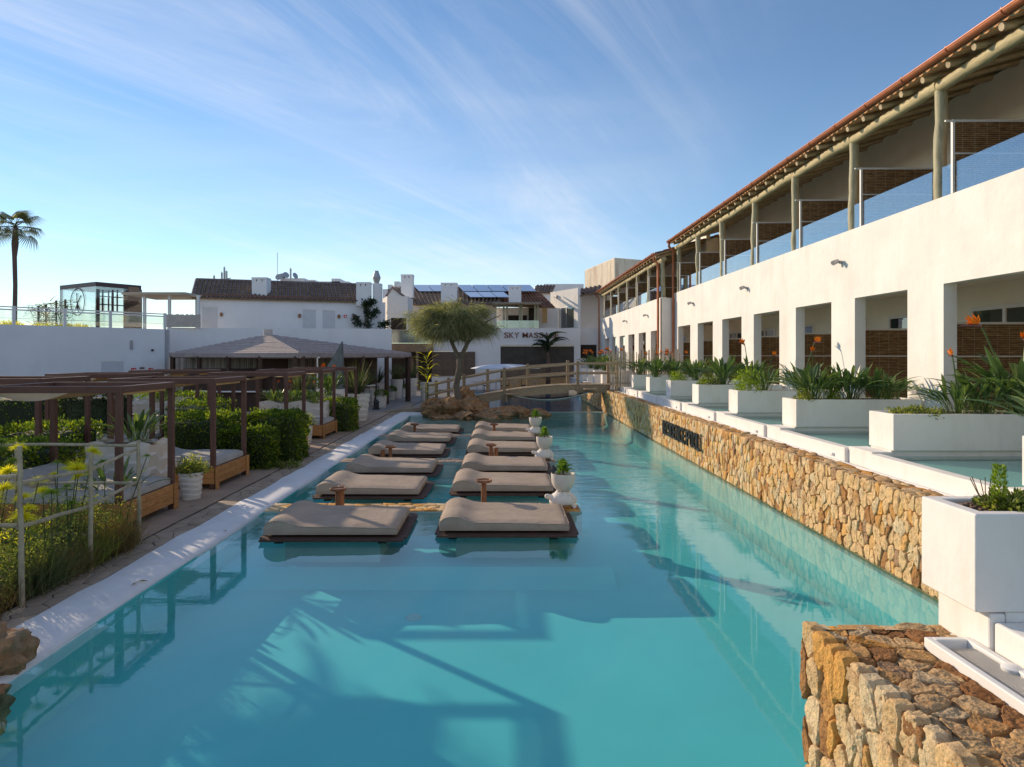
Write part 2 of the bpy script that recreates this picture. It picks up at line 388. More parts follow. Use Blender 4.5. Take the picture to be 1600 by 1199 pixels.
class MB:
    def __init__(s): s.v, s.f = [], []
    def add(s, vs, fs):
        o = len(s.v); s.v += [tuple(v) for v in vs]; s.f += [tuple(i + o for i in f) for f in fs]; return s
    def box(s, x0, x1, y0, y1, z0, z1):
        return s.add([(x0, y0, z0), (x1, y0, z0), (x1, y1, z0), (x0, y1, z0), (x0, y0, z1), (x1, y0, z1), (x1, y1, z1), (x0, y1, z1)],
                     [(0, 3, 2, 1), (4, 5, 6, 7), (0, 1, 5, 4), (1, 2, 6, 5), (2, 3, 7, 6), (3, 0, 4, 7)])
    def prism(s, poly, z0, z1):                      # poly counter-clockwise seen from above
        n = len(poly)
        return s.add([(x, y, z0) for x, y in poly] + [(x, y, z1) for x, y in poly],
                     [tuple(range(n))[::-1], tuple(range(n, 2 * n))] + [(i, (i + 1) % n, n + (i + 1) % n, n + i) for i in range(n)])
    def slab(s, P0, P1, z0, z1, t):                  # wall from P0 to P1 whose thickness t lies to its left (+ = behind for left-to-right)
        d = Vector((P1[0] - P0[0], P1[1] - P0[1])).normalized(); nx, ny = -d.y * t, d.x * t
        poly = [(P0[0], P0[1]), (P1[0], P1[1]), (P1[0] + nx, P1[1] + ny), (P0[0] + nx, P0[1] + ny)]
        if t < 0: poly = poly[::-1]
        return s.prism(poly, z0, z1)
    def quad(s, *p): return s.add(p, [tuple(range(len(p)))])
    def tube(s, pts, rad, n=8, cap=True, twist=0.0):
        pts = [Vector(p) for p in pts]
        if isinstance(rad, (int, float)): rad = [rad] * len(pts)
        o = len(s.v); up = None
        for i, p in enumerate(pts):
            d = (pts[min(i + 1, len(pts) - 1)] - pts[max(i - 1, 0)]).normalized()
            if up is None:
                up = Vector((0, 0, 1)) if abs(d.z) < 0.9 else Vector((1, 0, 0))
            a = (up - d * up.dot(d)).normalized(); b = d.cross(a); up = a
            for k in range(n):
                an = 2 * math.pi * k / n
                s.v.append(tuple(p + (a * math.cos(an) + b * math.sin(an)) * rad[i]))
        for i in range(len(pts) - 1):
            for k in range(n):
                s.f.append((o + i * n + k, o + i * n + (k + 1) % n, o + (i + 1) * n + (k + 1) % n, o + (i + 1) * n + k))
        if cap:
            s.f.append(tuple(o + k for k in range(n))[::-1]); e = o + (len(pts) - 1) * n
            s.f.append(tuple(e + k for k in range(n)))
        return s
    def lathe(s, prof, n=20, c=(0, 0, 0), wob=0.0, cap=True):
        o = len(s.v); m = len(prof)
        for i, (r, z) in enumerate(prof):
            for k in range(n):
                a = 2 * math.pi * k / n
                zz = z + (wob * math.sin(a * 5 + i * 1.7) if 0 < i < m - 1 else 0)
                s.v.append((c[0] + r * math.cos(a), c[1] + r * math.sin(a), c[2] + zz))
        for i in range(m - 1):
            for k in range(n):
                s.f.append((o + i * n + k, o + i * n + (k + 1) % n, o + (i + 1) * n + (k + 1) % n, o + (i + 1) * n + k))
        if cap:
            s.f.append(tuple(o + k for k in range(n))[::-1]); e = o + (m - 1) * n; s.f.append(tuple(e + k for k in range(n)))
        return s
    def mesh(s, name, mat, smooth=False, ang=40):
        me = bpy.data.meshes.new(name); me.from_pydata(s.v, [], s.f)
        if mat: me.materials.append(M[mat])
        if smooth:
            me.shade_smooth()
            try: me.set_sharp_from_angle(angle=R(ang))
            except Exception: pass
        return me
    def build(s, name, mat, parent=None, smooth=False, bevel=0, loc=(0, 0, 0), ang=40, seg=2):
        o = obj(name, s.mesh(name, mat, smooth, ang), parent, loc)
        if bevel:
            b = o.modifiers.new("bevel", 'BEVEL'); b.width = bevel; b.segments = seg; b.limit_method = 'ANGLE'; b.angle_limit = R(50)
        return o

def obj(name, me, parent=None, loc=(0, 0, 0), rot=(0, 0, 0), scale=(1, 1, 1)):
    o = bpy.data.objects.new(name, me); C.objects.link(o)
    o.location = loc; o.rotation_euler = rot; o.scale = scale
    if parent: o.parent = parent
    return o
def thing(name, label, cat, loc=(0, 0, 0), rz=0, group=None):
    o = bpy.data.objects.new(name, None); C.objects.link(o); o.empty_display_size = 0.2
    o.location = loc; o.rotation_euler = (0, 0, rz)
    return tag(o, label, cat, group)
def tag(o, label, cat, group=None):
    o["label"] = label; o["category"] = cat
    if group: o["group"] = group
    return o
def struct(o): o["kind"] = "structure"; return o
def stuff(o): o["kind"] = "stuff"; return o
def dup(root, loc, rz=0, label=None, group=None, scale=None):
    r = root.copy(); C.objects.link(r); r.location = loc; r.rotation_euler = (0, 0, rz)
    if scale: r.scale = scale
    if label: r["label"] = label
    if group: r["group"] = group
    for ch in list(root.children):
        c = ch.copy(); C.objects.link(c); c.parent = r
        for g in ch.children:
            d = g.copy(); C.objects.link(d); d.parent = c
    return r

def npmesh(name, verts, faces, mat):
    me = bpy.data.meshes.new(name)
    nv, nf = len(verts), len(faces); k = faces.shape[1]
    me.vertices.add(nv); me.vertices.foreach_set("co", verts.astype(np.float32).ravel())
    me.loops.add(nf * k); me.loops.foreach_set("vertex_index", faces.astype(np.int32).ravel())
    me.polygons.add(nf); me.polygons.foreach_set("loop_start", np.arange(0, nf * k, k, dtype=np.int32))
    me.update(calc_edges=True); me.validate()
    me.materials.append(M[mat]); return me
def unit(a): return a / np.maximum(np.linalg.norm(a, axis=1, keepdims=True), 1e-9)
def leaves(name, cen, dirs, length, width, mat, fold=0.25):
    """small pointed leaves: base, two sides, tip, folded along the middle"""
    n = len(cen); d = unit(dirs); r = unit(np.cross(d, unit(rng.normal(size=(n, 3))))); u = np.cross(d, r)
    L = (length * rng.uniform(0.6, 1.3, n))[:, None]; W = (width * rng.uniform(0.7, 1.2, n))[:, None]
    a = cen; b = cen + d * L * 0.5 + r * W * 0.5 + u * W * fold; c = cen + d * L; e = cen + d * L * 0.5 - r * W * 0.5 + u * W * fold
    v = np.stack([a, b, c, e], 1).reshape(-1, 3); i = np.arange(n) * 4
    return npmesh(name, v, np.concatenate([np.stack([i, i + 1, i + 2], 1), np.stack([i, i + 2, i + 3], 1)]), mat)
def blades(name, base, dirs, length, width, droop, mat, segs=3):
    """thin curved blades that bend down by droop"""
    n = len(base); d = unit(dirs); side = unit(np.cross(d, unit(rng.normal(size=(n, 3)) + np.array([0, 0, .01]))))
    L = (length * rng.uniform(0.6, 1.25, n))[:, None]; W = width * np.ones((n, 1)); out = []
    for k in range(segs + 1):
        t = k / segs; p = base + d * L * t; p = p + np.array([0, 0, -1.0]) * (droop * L * t * t); w = W * (1 - t * 0.92) * 0.5
        out += [p - side * w, p + side * w]
    v = np.stack(out, 1).reshape(-1, 3); m = 2 * (segs + 1); i = np.arange(n) * m; fs = []
    for k in range(segs):
        fs.append(np.stack([i + 2 * k, i + 2 * k + 1, i + 2 * k + 3, i + 2 * k + 2], 1))
    return npmesh(name, v, np.concatenate(fs), mat)

def log_tube(mb, a, b, r0, r1=None, n=9, segs=6, wob=0.06):
    a, b = Vector(a), Vector(b); r1 = r1 or r0; pts, rad = [], []
    for i in range(segs + 1):
        t = i / segs; w = r0 * wob * 3
        off = Vector((random.uniform(-w, w), random.uniform(-w, w), random.uniform(-w, w))) if 0 < i < segs else Vector((0, 0, 0))
        pts.append(a.lerp(b, t) + off); rad.append((r0 * (1 - t) + r1 * t) * random.uniform(1 - wob, 1 + wob))
    return mb.tube(pts, rad, n)

# ---- polygonal stones: cells of a jittered grid, cut by the bisectors to their neighbours
def cells(w, h, sx, sy, jit=0.42):
    nx, ny = max(1, round(w / sx)), max(1, round(h / sy)); sx, sy = w / nx, h / ny
    S = {}
    for j in range(-1, ny + 1):
        for i in range(-1, nx + 1):
            off = 0.5 if j % 2 else 0.0
            S[i, j] = (i + 0.5 + (off - 0.25) + random.uniform(-jit, jit), j + 0.5 + random.uniform(-jit, jit))
    out = []
    for (i, j), (cx, cy) in S.items():
        poly = [(max(0, cx - 1.6), max(0, cy - 1.6)), (min(nx, cx + 1.6), max(0, cy - 1.6)), (min(nx, cx + 1.6), min(ny, cy + 1.6)), (max(0, cx - 1.6), min(ny, cy + 1.6))]
        if not (0 <= cx <= nx and 0 <= cy <= ny): continue
        for dj in (-2, -1, 0, 1, 2):
            for di in (-2, -1, 0, 1, 2):
                if (di or dj) and (i + di, j + dj) in S:
                    qx, qy = S[i + di, j + dj]
                    if not (0 <= qx <= nx and 0 <= qy <= ny): continue
                    mx, my, dx, dy = (cx + qx) / 2, (cy + qy) / 2, qx - cx, qy - cy
                    new = []
                    for k in range(len(poly)):
                        p, q = poly[k], poly[(k + 1) % len(poly)]
                        a = (p[0] - mx) * dx + (p[1] - my) * dy; b = (q[0] - mx) * dx + (q[1] - my) * dy
                        if a <= 0: new.append(p)
                        if (a < 0 < b) or (b < 0 < a):
                            t = a / (a - b); new.append((p[0] + (q[0] - p[0]) * t, p[1] + (q[1] - p[1]) * t))
                    poly = new
                    if len(poly) < 3: break
            if len(poly) < 3: break
        if len(poly) >= 3: out.append([(x * sx, y * sy) for x, y in poly])
    return out
def stone_mesh(mb, poly, fr, gap, proud, chaikin=1, rough=0.0, rings=((1.0, 0.0), (1.0, 0.70), (0.92, 0.95), (0.5, 1.0)), back=0.05):
    """fr maps (u, v, w) of the wall plane to the world; w points out of the wall"""
    cx = sum(p[0] for p in poly) / len(poly); cy = sum(p[1] for p in poly) / len(poly)
    ins = []
    for x, y in poly:
        d = math.hypot(x - cx, y - cy) or 1e-6; k = max(0.3, (d - gap * 1.3) / d); ins.append((cx + (x - cx) * k, cy + (y - cy) * k))
    for _ in range(chaikin):
        n = len(ins); nw = []
        for k in range(n):
            p, q = ins[k], ins[(k + 1) % n]
            if math.hypot(p[0] - q[0], p[1] - q[1]) < gap * 1.5: nw.append(((p[0] + q[0]) / 2, (p[1] + q[1]) / 2)); continue
            nw += [(p[0] * .78 + q[0] * .22, p[1] * .78 + q[1] * .22), (p[0] * .22 + q[0] * .78, p[1] * .22 + q[1] * .78)]
        ins = nw
    n = len(ins); o = len(mb.v); hh = proud * random.uniform(0.55, 1.25)
    tx, ty = random.uniform(-.25, .25) * proud, random.uniform(-.25, .25) * proud
    rad = max(math.hypot(x - cx, y - cy) for x, y in ins) or 1
    for k, (sc_, hz) in enumerate(rings):
        for x, y in ins:
            u, v = cx + (x - cx) * sc_, cy + (y - cy) * sc_
            w = (-back if k == 0 else hh * hz + tx * (u - cx) / rad + ty * (v - cy) / rad)
            if rough and k:
                nz = noise.noise(Vector((u * 14 + cx * 31, v * 14, k * 0.6))) ; w += rough * nz
                u += rough * 0.5 * noise.noise(Vector((v * 22, u * 22, cx))); v += rough * 0.5 * noise.noise(Vector((u * 22, cx, v * 22)))
            mb.v.append(fr(u, v, w))
    mb.v.append(fr(cx, cy, hh * 1.02)); c = len(mb.v) - 1
    for k in range(len(rings) - 1):
        for i in range(n): mb.f.append((o + k * n + i, o + k * n + (i + 1) % n, o + (k + 1) * n + (i + 1) % n, o + (k + 1) * n + i))
    k = (len(rings) - 1) * n + o
    for i in range(n): mb.f.append((k + i, k + (i + 1) % n, c))
TEX1 = bpy.data.textures.new("lumps", 'CLOUDS'); TEX1.noise_scale = .055; TEX1.noise_depth = 3
TEX2 = bpy.data.textures.new("pits", 'VORONOI'); TEX2.noise_scale = .016
def stone_field(parent, polys, fr, gap, proud, mat, key, limit, nm="stone", chaikin=1, rough=0.0, near=None, back=0.05, fine=0):
    """the `limit` stones that key() puts first are parts, the rest is one mass"""
    polys = sorted(polys, key=key); rest = MB()
    for i, p in enumerate(polys):
        if i < limit:
            mb = MB(); stone_mesh(mb, p, fr, gap, proud, chaikin, rough, back=back); o = mb.build(nm, mat, parent, smooth=True, ang=75)
            if i < abs(fine):
                s = o.modifiers.new("sub", 'SUBSURF'); s.subdivision_type = 'SIMPLE'; s.levels = s.render_levels = 3 if fine > 0 else 2
                for tx_, st in ((TEX1, .017), (TEX2, .008)):
                    d = o.modifiers.new("pits", 'DISPLACE'); d.texture = tx_; d.texture_coords = 'GLOBAL'; d.strength = st; d.mid_level = .5
        else: stone_mesh(rest, p, fr, gap, proud, 0, 0, ((1.0, 0.0), (0.97, 0.6), (0.6, 1.0)), back=back)
    if rest.v: stuff(rest.build(nm + "_mass", mat, parent, smooth=True, ang=60))

# ------------------------------------------------------------------ the setting: ground, pool, terrace
PX0, PX1 = -4.32, 5.06
PY0, PY1, PY2 = -3.0, 33.9, 52.0
mb = MB()
for x0, x1, y0, y1 in ((-300, -5.02, -60, 420), (PX0, 300, 57, 420), (-5.02, PX0, 32.2, 420), (5.4, 300, -60, 57), (-5.02, 5.4, -60, PY0)):
    mb.add([(x0, y0, 0.0), (x1, y0, 0.0), (x1, y1, 0.0), (x0, y1, 0.0)], [(0, 1, 2, 3)])
mb.add([(-5.02, PY0, 0), (PX0 - .1, PY0, 0), (PX0 - .1, 32.2, 0), (-5.02, 32.2, 0)], [(0, 1, 2, 3)])
mb.add([(PX0, PY2, 0), (5.4, PY2, 0), (5.4, 57, 0), (PX0, 57, 0)], [(0, 1, 2, 3)])
struct(mb.build("ground", "ground_earth"))
# basin
mb = MB(); D = -0.62
x0, x1, y0, y1 = PX0, PX1 + .1, PY0, PY1
mb.quad((x0, y0, D), (x1, y0, D), (x1, y1, D), (x0, y1, D)); mb.quad((x0, y0, D), (x0, y1, D), (x0, y1, .02), (x0, y0, .02))
mb.quad((x0, y1, D), (x1, y1, D), (x1, y1, -.005), (x0, y1, -.005)); mb.quad((x0, y0, D), (x0, y0, .02), (x1, y0, .02), (x1, y0, D))
struct(mb.build("pool_basin", "pool_plaster"))
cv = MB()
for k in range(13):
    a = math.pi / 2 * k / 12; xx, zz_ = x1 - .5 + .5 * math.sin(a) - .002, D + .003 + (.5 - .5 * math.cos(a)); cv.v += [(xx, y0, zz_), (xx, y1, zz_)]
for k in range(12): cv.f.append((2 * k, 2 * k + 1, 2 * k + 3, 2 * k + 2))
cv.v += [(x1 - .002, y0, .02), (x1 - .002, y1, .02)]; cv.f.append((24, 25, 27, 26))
struct(cv.build("pool_side_wall", "pool_side_dimmed", smooth=True, ang=80))
mb = MB(); y0, y1, D2 = PY1 + .35, PY2, -1.5; x0 = -3.4
mb.quad((x0, y0, D2), (x1, y0, D2), (x1, y1, D2), (x0, y1, D2)); mb.quad((x0, y0, D2), (x0, y1, D2), (x0, y1, .02), (x0, y0, .02))
mb.quad((x1, y0, D2), (x1, y0, .02), (x1, y1, .02), (x1, y1, D2)); mb.quad((x0, y1, D2), (x1, y1, D2), (x1, y1, .02), (x0, y1, .02)); mb.quad((x0, y0, D2), (x0, y0, -.005), (x1, y0, -.005), (x1, y0, D2))
struct(mb.build("upper_pool_basin", "pool_deep"))
m = MB(); m.add([(PX0 + .005, 10.1, D - .01), (1.72, 10.1, D - .01), (1.68, 10.5, -.40), (PX0 + .005, 10.5, -.40), (1.68, 26.6, -.40), (PX0 + .005, 26.6, -.40), (1.68, 26.6, D), (PX0 + .005, 26.6, D), (1.72, 10.5, D), ], [(0, 1, 2, 3), (3, 2, 4, 5), (5, 4, 6, 7), (2, 8, 6, 4), (1, 8, 2)])
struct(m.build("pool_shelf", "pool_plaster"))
struct(MB().box(-3.9, PX1 + .05, PY1 + .004, PY1 + .345, -1.4, 0.022).build("pool_divider_kerb", "pool_rim", bevel=0.03))
struct(MB().quad((PX0, PY0, 0), (PX1 + .06, PY0, 0), (PX1 + .06, PY1, 0), (PX0, PY1, 0)).build("pool_water", "pool_water"))
struct(MB().quad((-3.4, PY1 + .34, 0), (PX1 + .06, PY1 + .34, 0), (PX1 + .06, PY2, 0), (-3.4, PY2, 0)).build("upper_pool_water", "pool_water"))
struct(MB().box(PX1 - .075, PX1 + .02, 4.4, PY1, -0.9, -0.03).build("pool_wall_ledge", "pool_rim"))
# drain cover on the pool floor
dx, dy = X_at(646, 9.05), 9.05
d = MB().lathe([(0.0, 0.02), (0.09, 0.02), (0.115, 0.0)], 20, (dx, dy, -0.618)).build("drain_cover", "pool_rim")
tag(d, "small round drain cover on the pool floor in front of the beds", "drain")
# coping: one rounded white kerb, slightly uneven along its outer side
mb = MB(); ys = [PY0 + i * (32.2 - PY0) / 70 for i in range(71)]; o = 0
for i, y in enumerate(ys):
    xo = -5.0 + 0.02 * math.sin(y * 2.3) + 0.015 * math.sin(y * 5.1 + 1)
    xi = PX0 + 0.012 * math.sin(y * 1.3)
    mb.v += [(xo, y, -.05), (xo, y, 0.058), (xo + .02, y, 0.066), (xi - 0.17, y, 0.064), (xi - 0.05, y, 0.048), (xi, y, 0.012), (xi + .004, y, -.12)]
for i in range(70):
    for k in range(6): mb.f.append((i * 7 + k, i * 7 + k + 1, i * 7 + 8 + k, i * 7 + 7 + k))
mb.f.append(tuple(range((70) * 7, 71 * 7))[::-1]); mb.f.append(tuple(range(7)))
struct(mb.build("pool_coping", "coping_white", smooth=True, ang=60))
MB_far = MB().box(-5.0, -2.2, 32.205, 34.6, -.3, .06)
struct(MB_far.build("pool_far_coping", "coping_white", bevel=.03))
struct(MB().box(-4.32, -1.2, 30.6, 32.2, -.6, -.10).build("pool_step", "pool_rim", bevel=.03))

# crazy paving between the kerb and the terrace slabs
pav = struct(obj("poolside_path", MB().box(-5.46, -5.005, 2.0, 40, -.05, .030).mesh("poolside_path", "paving_joint")))
P = [[(x - 5.46, y + 2.0) for x, y in p] for p in cells(0.445, 38, 0.24, 0.34, 0.36)]
stone_field(pav, P, lambda u, v, w: (u, v, 0.030 + w), 0.008, 0.018, "paving", lambda p: abs(sum(q[1] for q in p) / len(p) - 6), 150, "paving_stone", 0, 0, back=.01)
deck = struct(obj("terrace_deck", MB().box(-26, -5.50, 2.0, 33.5, -.05, .028).mesh("terrace_deck", "paving_joint")))
n_ = 0; y = 9.6
while y < 33.3:
    x = -5.51
    while x > -25:
        w = 1.18; near = x > -8.5 and y < 27
        m2 = MB().box(x - w + .008, x, y, y + 0.89, .029, .044 + random.uniform(0, .003))
        if near: m2.build("paving_slab", "deck_stone", deck, bevel=.003)
        else:
            if n_ == 0: rest_ = MB(); n_ = 1
            rest_.v, rest_.f = rest_.v, rest_.f; rest_.add(m2.v, m2.f)
        x -= w
    y += 0.90
stuff(rest_.build("paving_slab_field", "deck_stone", deck))
struct(MB().box(-5.498, -5.462, 9.6, 33.5, -.04, .012).build("drain_channel", "dark_metal"))
far = struct(obj("far_terrace_deck", MB().box(-14, 9, 33.6, 60, -.04, .006).mesh("far_terrace_deck", "paving_joint")))
far.data.clear_geometry(); fm = MB()
for x0, x1, y0, y1 in ((-16, -5.03, 33.6, 60), (-5.0, -3.45, 34.65, 60), (-3.45, 9, 52.1, 60)): fm.quad((x0, y0, .012), (x1, y0, .012), (x1, y1, .012), (x0, y1, .012))
fm2 = fm.mesh("far_terrace_deck", "far_deck"); far.data = fm2
y = 33.7
while y < 60:
    x = -5.05
    tl = MB()
    while x > -16: tl.box(x - .98, x, y, y + .98, .012, .022 + random.uniform(0, .003)); x -= 1.0
    if y > 34.6: tl.box(-4.98, -3.5, y, y + .98, .012, .022)
    tl.build("paving_row", "far_deck", far); y += 1.0

# ------------------------------------------------------------------ natural stone walls
ZT = 1.10
wall = thing("stone_wall", "long golden rubble stone wall along the right side of the pool below the planters", "wall", (0, 0, 0))
MB().box(PX1 + .03, 5.52, 4.52, 44, -1.0, ZT - .03).build("core", "mortar", wall)
P = cells(44 - 4.5, ZT + .02, 0.135, 0.185, 0.48)
fr = lambda u, v, w: (PX1 + .03 - w, 4.5 + u, v + .015)
cen = lambda p: sum(q[0] for q in p) / len(p)
cy_ = lambda p: sum(q[1] for q in p) / len(p)
stone_field(wall, P, lambda u, v, w: fr(u, v, w), 0.0045, 0.040, "stone_face", lambda p: abs(cen(p) - 5.5) if cen(p) > 2.6 else 50, 290, "stone", 1, 0.015, fine=-290)
P = cells(44 - 4.5, 0.50, 0.26, 0.17, 0.38)
stone_field(wall, P, lambda u, v, w: (PX1 + .01 + v, 4.5 + u, ZT - .03 + w), 0.010, 0.045, "stone_top", lambda p: abs(cen(p) - 5.5) if cen(p) > 2.6 else 50, 150, "coping_stone", 0, 0.02)
# projecting block in the foreground
fb = thing("stone_block", "low projecting rubble stone wall in the foreground at the near pool corner", "wall", (0, 0, 0))
FX, FY = 1.96, 4.48
MB().prism([(FX + .03, 0.2), (2.84, 0.2), (2.84, 4.05), (5.0, 4.05), (5.0, FY - .03), (FX + .03, FY - .03)], -1.0, ZT - .03).build("core", "mortar", fb)
P = cells(FY - .2, ZT + .55, 0.140, 0.225, 0.48)
stone_field(fb, P, lambda u, v, w: (FX + .035 - w, 0.2 + u, v - .52), 0.006, 0.040, "stone_face", lambda p: -cen(p), 240, "stone", 1, 0.012, fine=150)
P = cells(0.60, FY - .22, 0.135, 0.155, 0.46)
stone_field(fb, P, lambda u, v, w: (FX + u, .2 + v, ZT - .035 + w), 0.006, 0.030, "stone_top", lambda p: -cy_(p), 200, "coping_stone", 1, 0.012, fine=110)
P = cells(0.42, 0.40, 0.15, 0.14, 0.36)
stone_field(fb, P, lambda u, v, w: (2.56 + u, 4.08 + v, ZT - .035 + w), 0.003, 0.030, "stone_top", lambda p: 0, 40, "coping_stone", 1, 0.012, fine=40)
P = cells(3.0, ZT + .2, 0.2, 0.26, 0.36)
stone_field(fb, P, lambda u, v, w: (2.0 + 3.0 - u, FY - .03 + w, v - .2), 0.009, 0.05, "stone_face", lambda p: 0, 0, "back_stone", 1, 0.02)

# ------------------------------------------------------------------ lettering
def text_mesh(name, s, mat, width, height, depth):
    cu = bpy.data.curves.new(name, 'FONT'); cu.body = s; cu.size = 1; cu.extrude = 0.04; cu.resolution_u = 3; cu.offset = 0.004
    t = bpy.data.objects.new(name, cu); C.objects.link(t)
    dg = bpy.context.evaluated_depsgraph_get(); me = bpy.data.meshes.new_from_object(t.evaluated_get(dg))
    bpy.data.objects.remove(t)
    co = np.empty(len(me.vertices) * 3); me.vertices.foreach_get("co", co); co = co.reshape(-1, 3)
    lo, hi = co.min(0), co.max(0)
    co[:, 0] = (co[:, 0] - lo[0]) * width / (hi[0] - lo[0]); co[:, 1] = (co[:, 1] - lo[1]) * height / (hi[1] - lo[1]); co[:, 2] = (co[:, 2] - lo[2]) * depth / (hi[2] - lo[2])
    me.vertices.foreach_set("co", co.ravel()); me.update(); me.materials.clear(); me.materials.append(M[mat]); return me
def letters(root, s, mat, width, height, depth, mtx, gapf=0.12):
    """each character a part, set side by side"""
    wd = {'I': 0.35, ' ': 0.45, 'M': 1.2, 'E': 0.85, 'L': 0.8, '1': 0.5}
    tot = sum(wd.get(c, 1) for c in s) + gapf * (len(s) - 1); k = width / tot; x = 0
    for c in s:
        w = wd.get(c, 1) * k
        if c != ' ':
            o = obj("letter", text_mesh("letter", c, mat, w, height, depth), root)
            o.matrix_local = mtx @ Matrix.Translation((x, 0, 0))
        x += w + gapf * k
sg = thing("wall_sign", "dark raised lettering RESIDENCE POOL on the golden stone wall", "sign", (PX1 - .05, 21.2, 0.42))
letters(sg, "RESIDENCE POOL", "letter_dark", 3.95, 0.43, 0.05, Matrix(((0, 0, -1, 0), (-1, 0, 0, 0), (0, 1, 0, 0), (0, 0, 0, 1))), 0.16)

# ------------------------------------------------------------------ right terrace: channel, lips, plunge pools, planters
struct(MB().box(5.53, 8.84, 4.6, 36, -.2, 1.055).build("terrace_base", "plaster_planter"))
MB0 = MB()
MB0.box(5.54, 5.585, 4.9, 33.5, 1.056, 1.125); MB0.box(5.585, 5.73, 4.9, 33.5, 1.056, 1.075)
struct(MB0.build("overflow_channel", "coping_white", bevel=.008))
PIT, PL, PY = 3.55, 0.72, 10.72                       # pitch and depth of the planters, front of the first
planters_y = [PY + PIT * k for k in range(-1, 7)]
for k, y in enumerate(planters_y):
    y0, y1 = (y + PL + .02, y + PIT - .02)
    if k == 7: y1 = y0 + 2
    g = struct(obj("plunge_pool_lip", MB().box(5.74, 5.93, y0 - .01, y1 + .01, 1.056, 1.315 - .012 * (k % 2)).mesh("plunge_pool_lip", "plaster_planter")))
    b = g.modifiers.new("bevel", 'BEVEL'); b.width = .015; b.segments = 2
    struct(MB().box(5.80, 6.12, y0 - PL - .02, y0 - .012, 1.056, 1.335).build("planter_foot", "plaster_planter", bevel=.012))
    if k == 7: break
    MB().box(5.7, 5.739, y0 + .35, y0 + .53, 1.12, 1.17).build("spout", "white_metal", g, bevel=.01)
    struct(MB().quad((5.93, y0, 1.20), (8.84, y0, 1.20), (8.84, y1, 1.20), (5.93, y1, 1.20)).build("plunge_pool_floor", "plunge_plaster"))
    struct(MB().quad((5.93, y0, 1.275), (8.84, y0, 1.275), (8.84, y1, 1.275), (5.93, y1, 1.275)).build("plunge_pool_water", "plunge_water"))

def leaf_variants():
    out = []
    for k in range(6):
        bend = 0.12 + 0.16 * k; mb = MB(); n = 9
        bw = random.uniform(.058, .085)
        for i in range(n + 1):
            t = i / n; x = bend * t ** 1.8 * 0.9; z = t * (1 - 0.30 * bend * t * t)
            w = 0.008 if t < 0.48 else bw * 0.5 * math.sin(math.pi * min(1, (t - 0.42) / 0.58)) ** 0.8 + .002
            if i == n: w = 0.002
            dz = w * 0.45
            mb.v += [(x - dz * .5, -w, z + dz), (x, 0, z), (x - dz * .5, w, z + dz)]
        for i in range(n):
            for q in (0, 1): mb.f.append((i * 3 + q, i * 3 + q + 1, i * 3 + q + 4, i * 3 + q + 3))
        out.append(mb.mesh("leaf", "leaf_strelitzia"))
    return out
LV = leaf_variants()
def flower_meshes():
    st = MB().tube([(0, 0, 0), (0.04, 0, .5), (0.10, 0, .97), (.13, 0, 1.03)], [.012, .011, .010, .012], 6).mesh("flower_stalk", "leaf_strelitzia", True)
    bk = MB().tube([(.11, 0, 1.02), (.18, 0, 1.05), (.34, 0, 1.08)], [.02, .022, .002], 6).mesh("beak", "flower_beak", True)
    pt_ = MB()
    for a, el, L in ((0, 60, .17), (25, 48, .15), (-25, 50, .16), (8, 80, .15), (150, 75, .12), (-10, 30, .13)):
        d = Vector((math.cos(R(a)) * math.cos(R(el)), math.sin(R(a)) * math.cos(R(el)), math.sin(R(el)))); s = d.cross(Vector((0, 1, .2))).normalized() * .022
        b = Vector((.14, 0, 1.04)); pt_.v += [tuple(b), tuple(b + d * L * .5 + s), tuple(b + d * L), tuple(b + d * L * .5 - s)]; n = len(pt_.v); pt_.f.append((n - 4, n - 3, n - 2, n - 1))
        pt_.v += [tuple(b), tuple(b + d * L * .5 + s.cross(d) ), tuple(b + d * L), tuple(b + d * L * .5 - s.cross(d))]; n = len(pt_.v); pt_.f.append((n - 4, n - 3, n - 2, n - 1))
    return st, bk, pt_.mesh("petals", "flower_orange")
FM = flower_meshes()
def strelitzia(x, y, z, n, h, label, group, flowers=0, joined=False, mat=None, spread=1.0, cat="plant", flist=None):
    t = thing("bird_of_paradise_plant", label, cat, (x, y, z), random.uniform(0, 6.28), group)
    J = MB()
    h *= .86
    for i in range(int(n * 3.5)):
        a = i * 2.4 + random.uniform(-.4, .4); k = min(5, int(random.random() ** 0.75 * 6 * spread)); s = h * random.uniform(0.62, 1.08)
        r = random.uniform(0.01, .24); loc = (r * math.cos(a), r * math.sin(a), 0)
        if joined:
            m = Matrix.Translation(loc) @ Matrix.Rotation(a, 4, 'Z') @ Matrix.Rotation(random.uniform(0, .35), 4, 'Y') @ Matrix.Diagonal((s, s * 1.25, s, 1))
            J.add([m @ v.co for v in LV[k].vertices], [tuple(p.vertices) for p in LV[k].polygons])
        else:
            o = obj("leaf", LV[k], t, loc, (random.uniform(-.15, .15), random.uniform(0, .38), a), (s, s * 1.15, s))
    if joined: J.build("foliage", mat or "leaf_strelitzia", t)
    for i in range(flowers):
        a = random.uniform(0, 6.28); s = h * random.uniform(.95, 1.15)
        if flist: a, s = flist[i]
        s_ = obj("flower", FM[0], t, (random.uniform(-.05, .05), random.uniform(-.05, .05), 0), (0, random.uniform(.0, .25), a), (s, s, s))
        obj("beak", FM[1], s_); obj("petals", FM[2], s_)
    return t
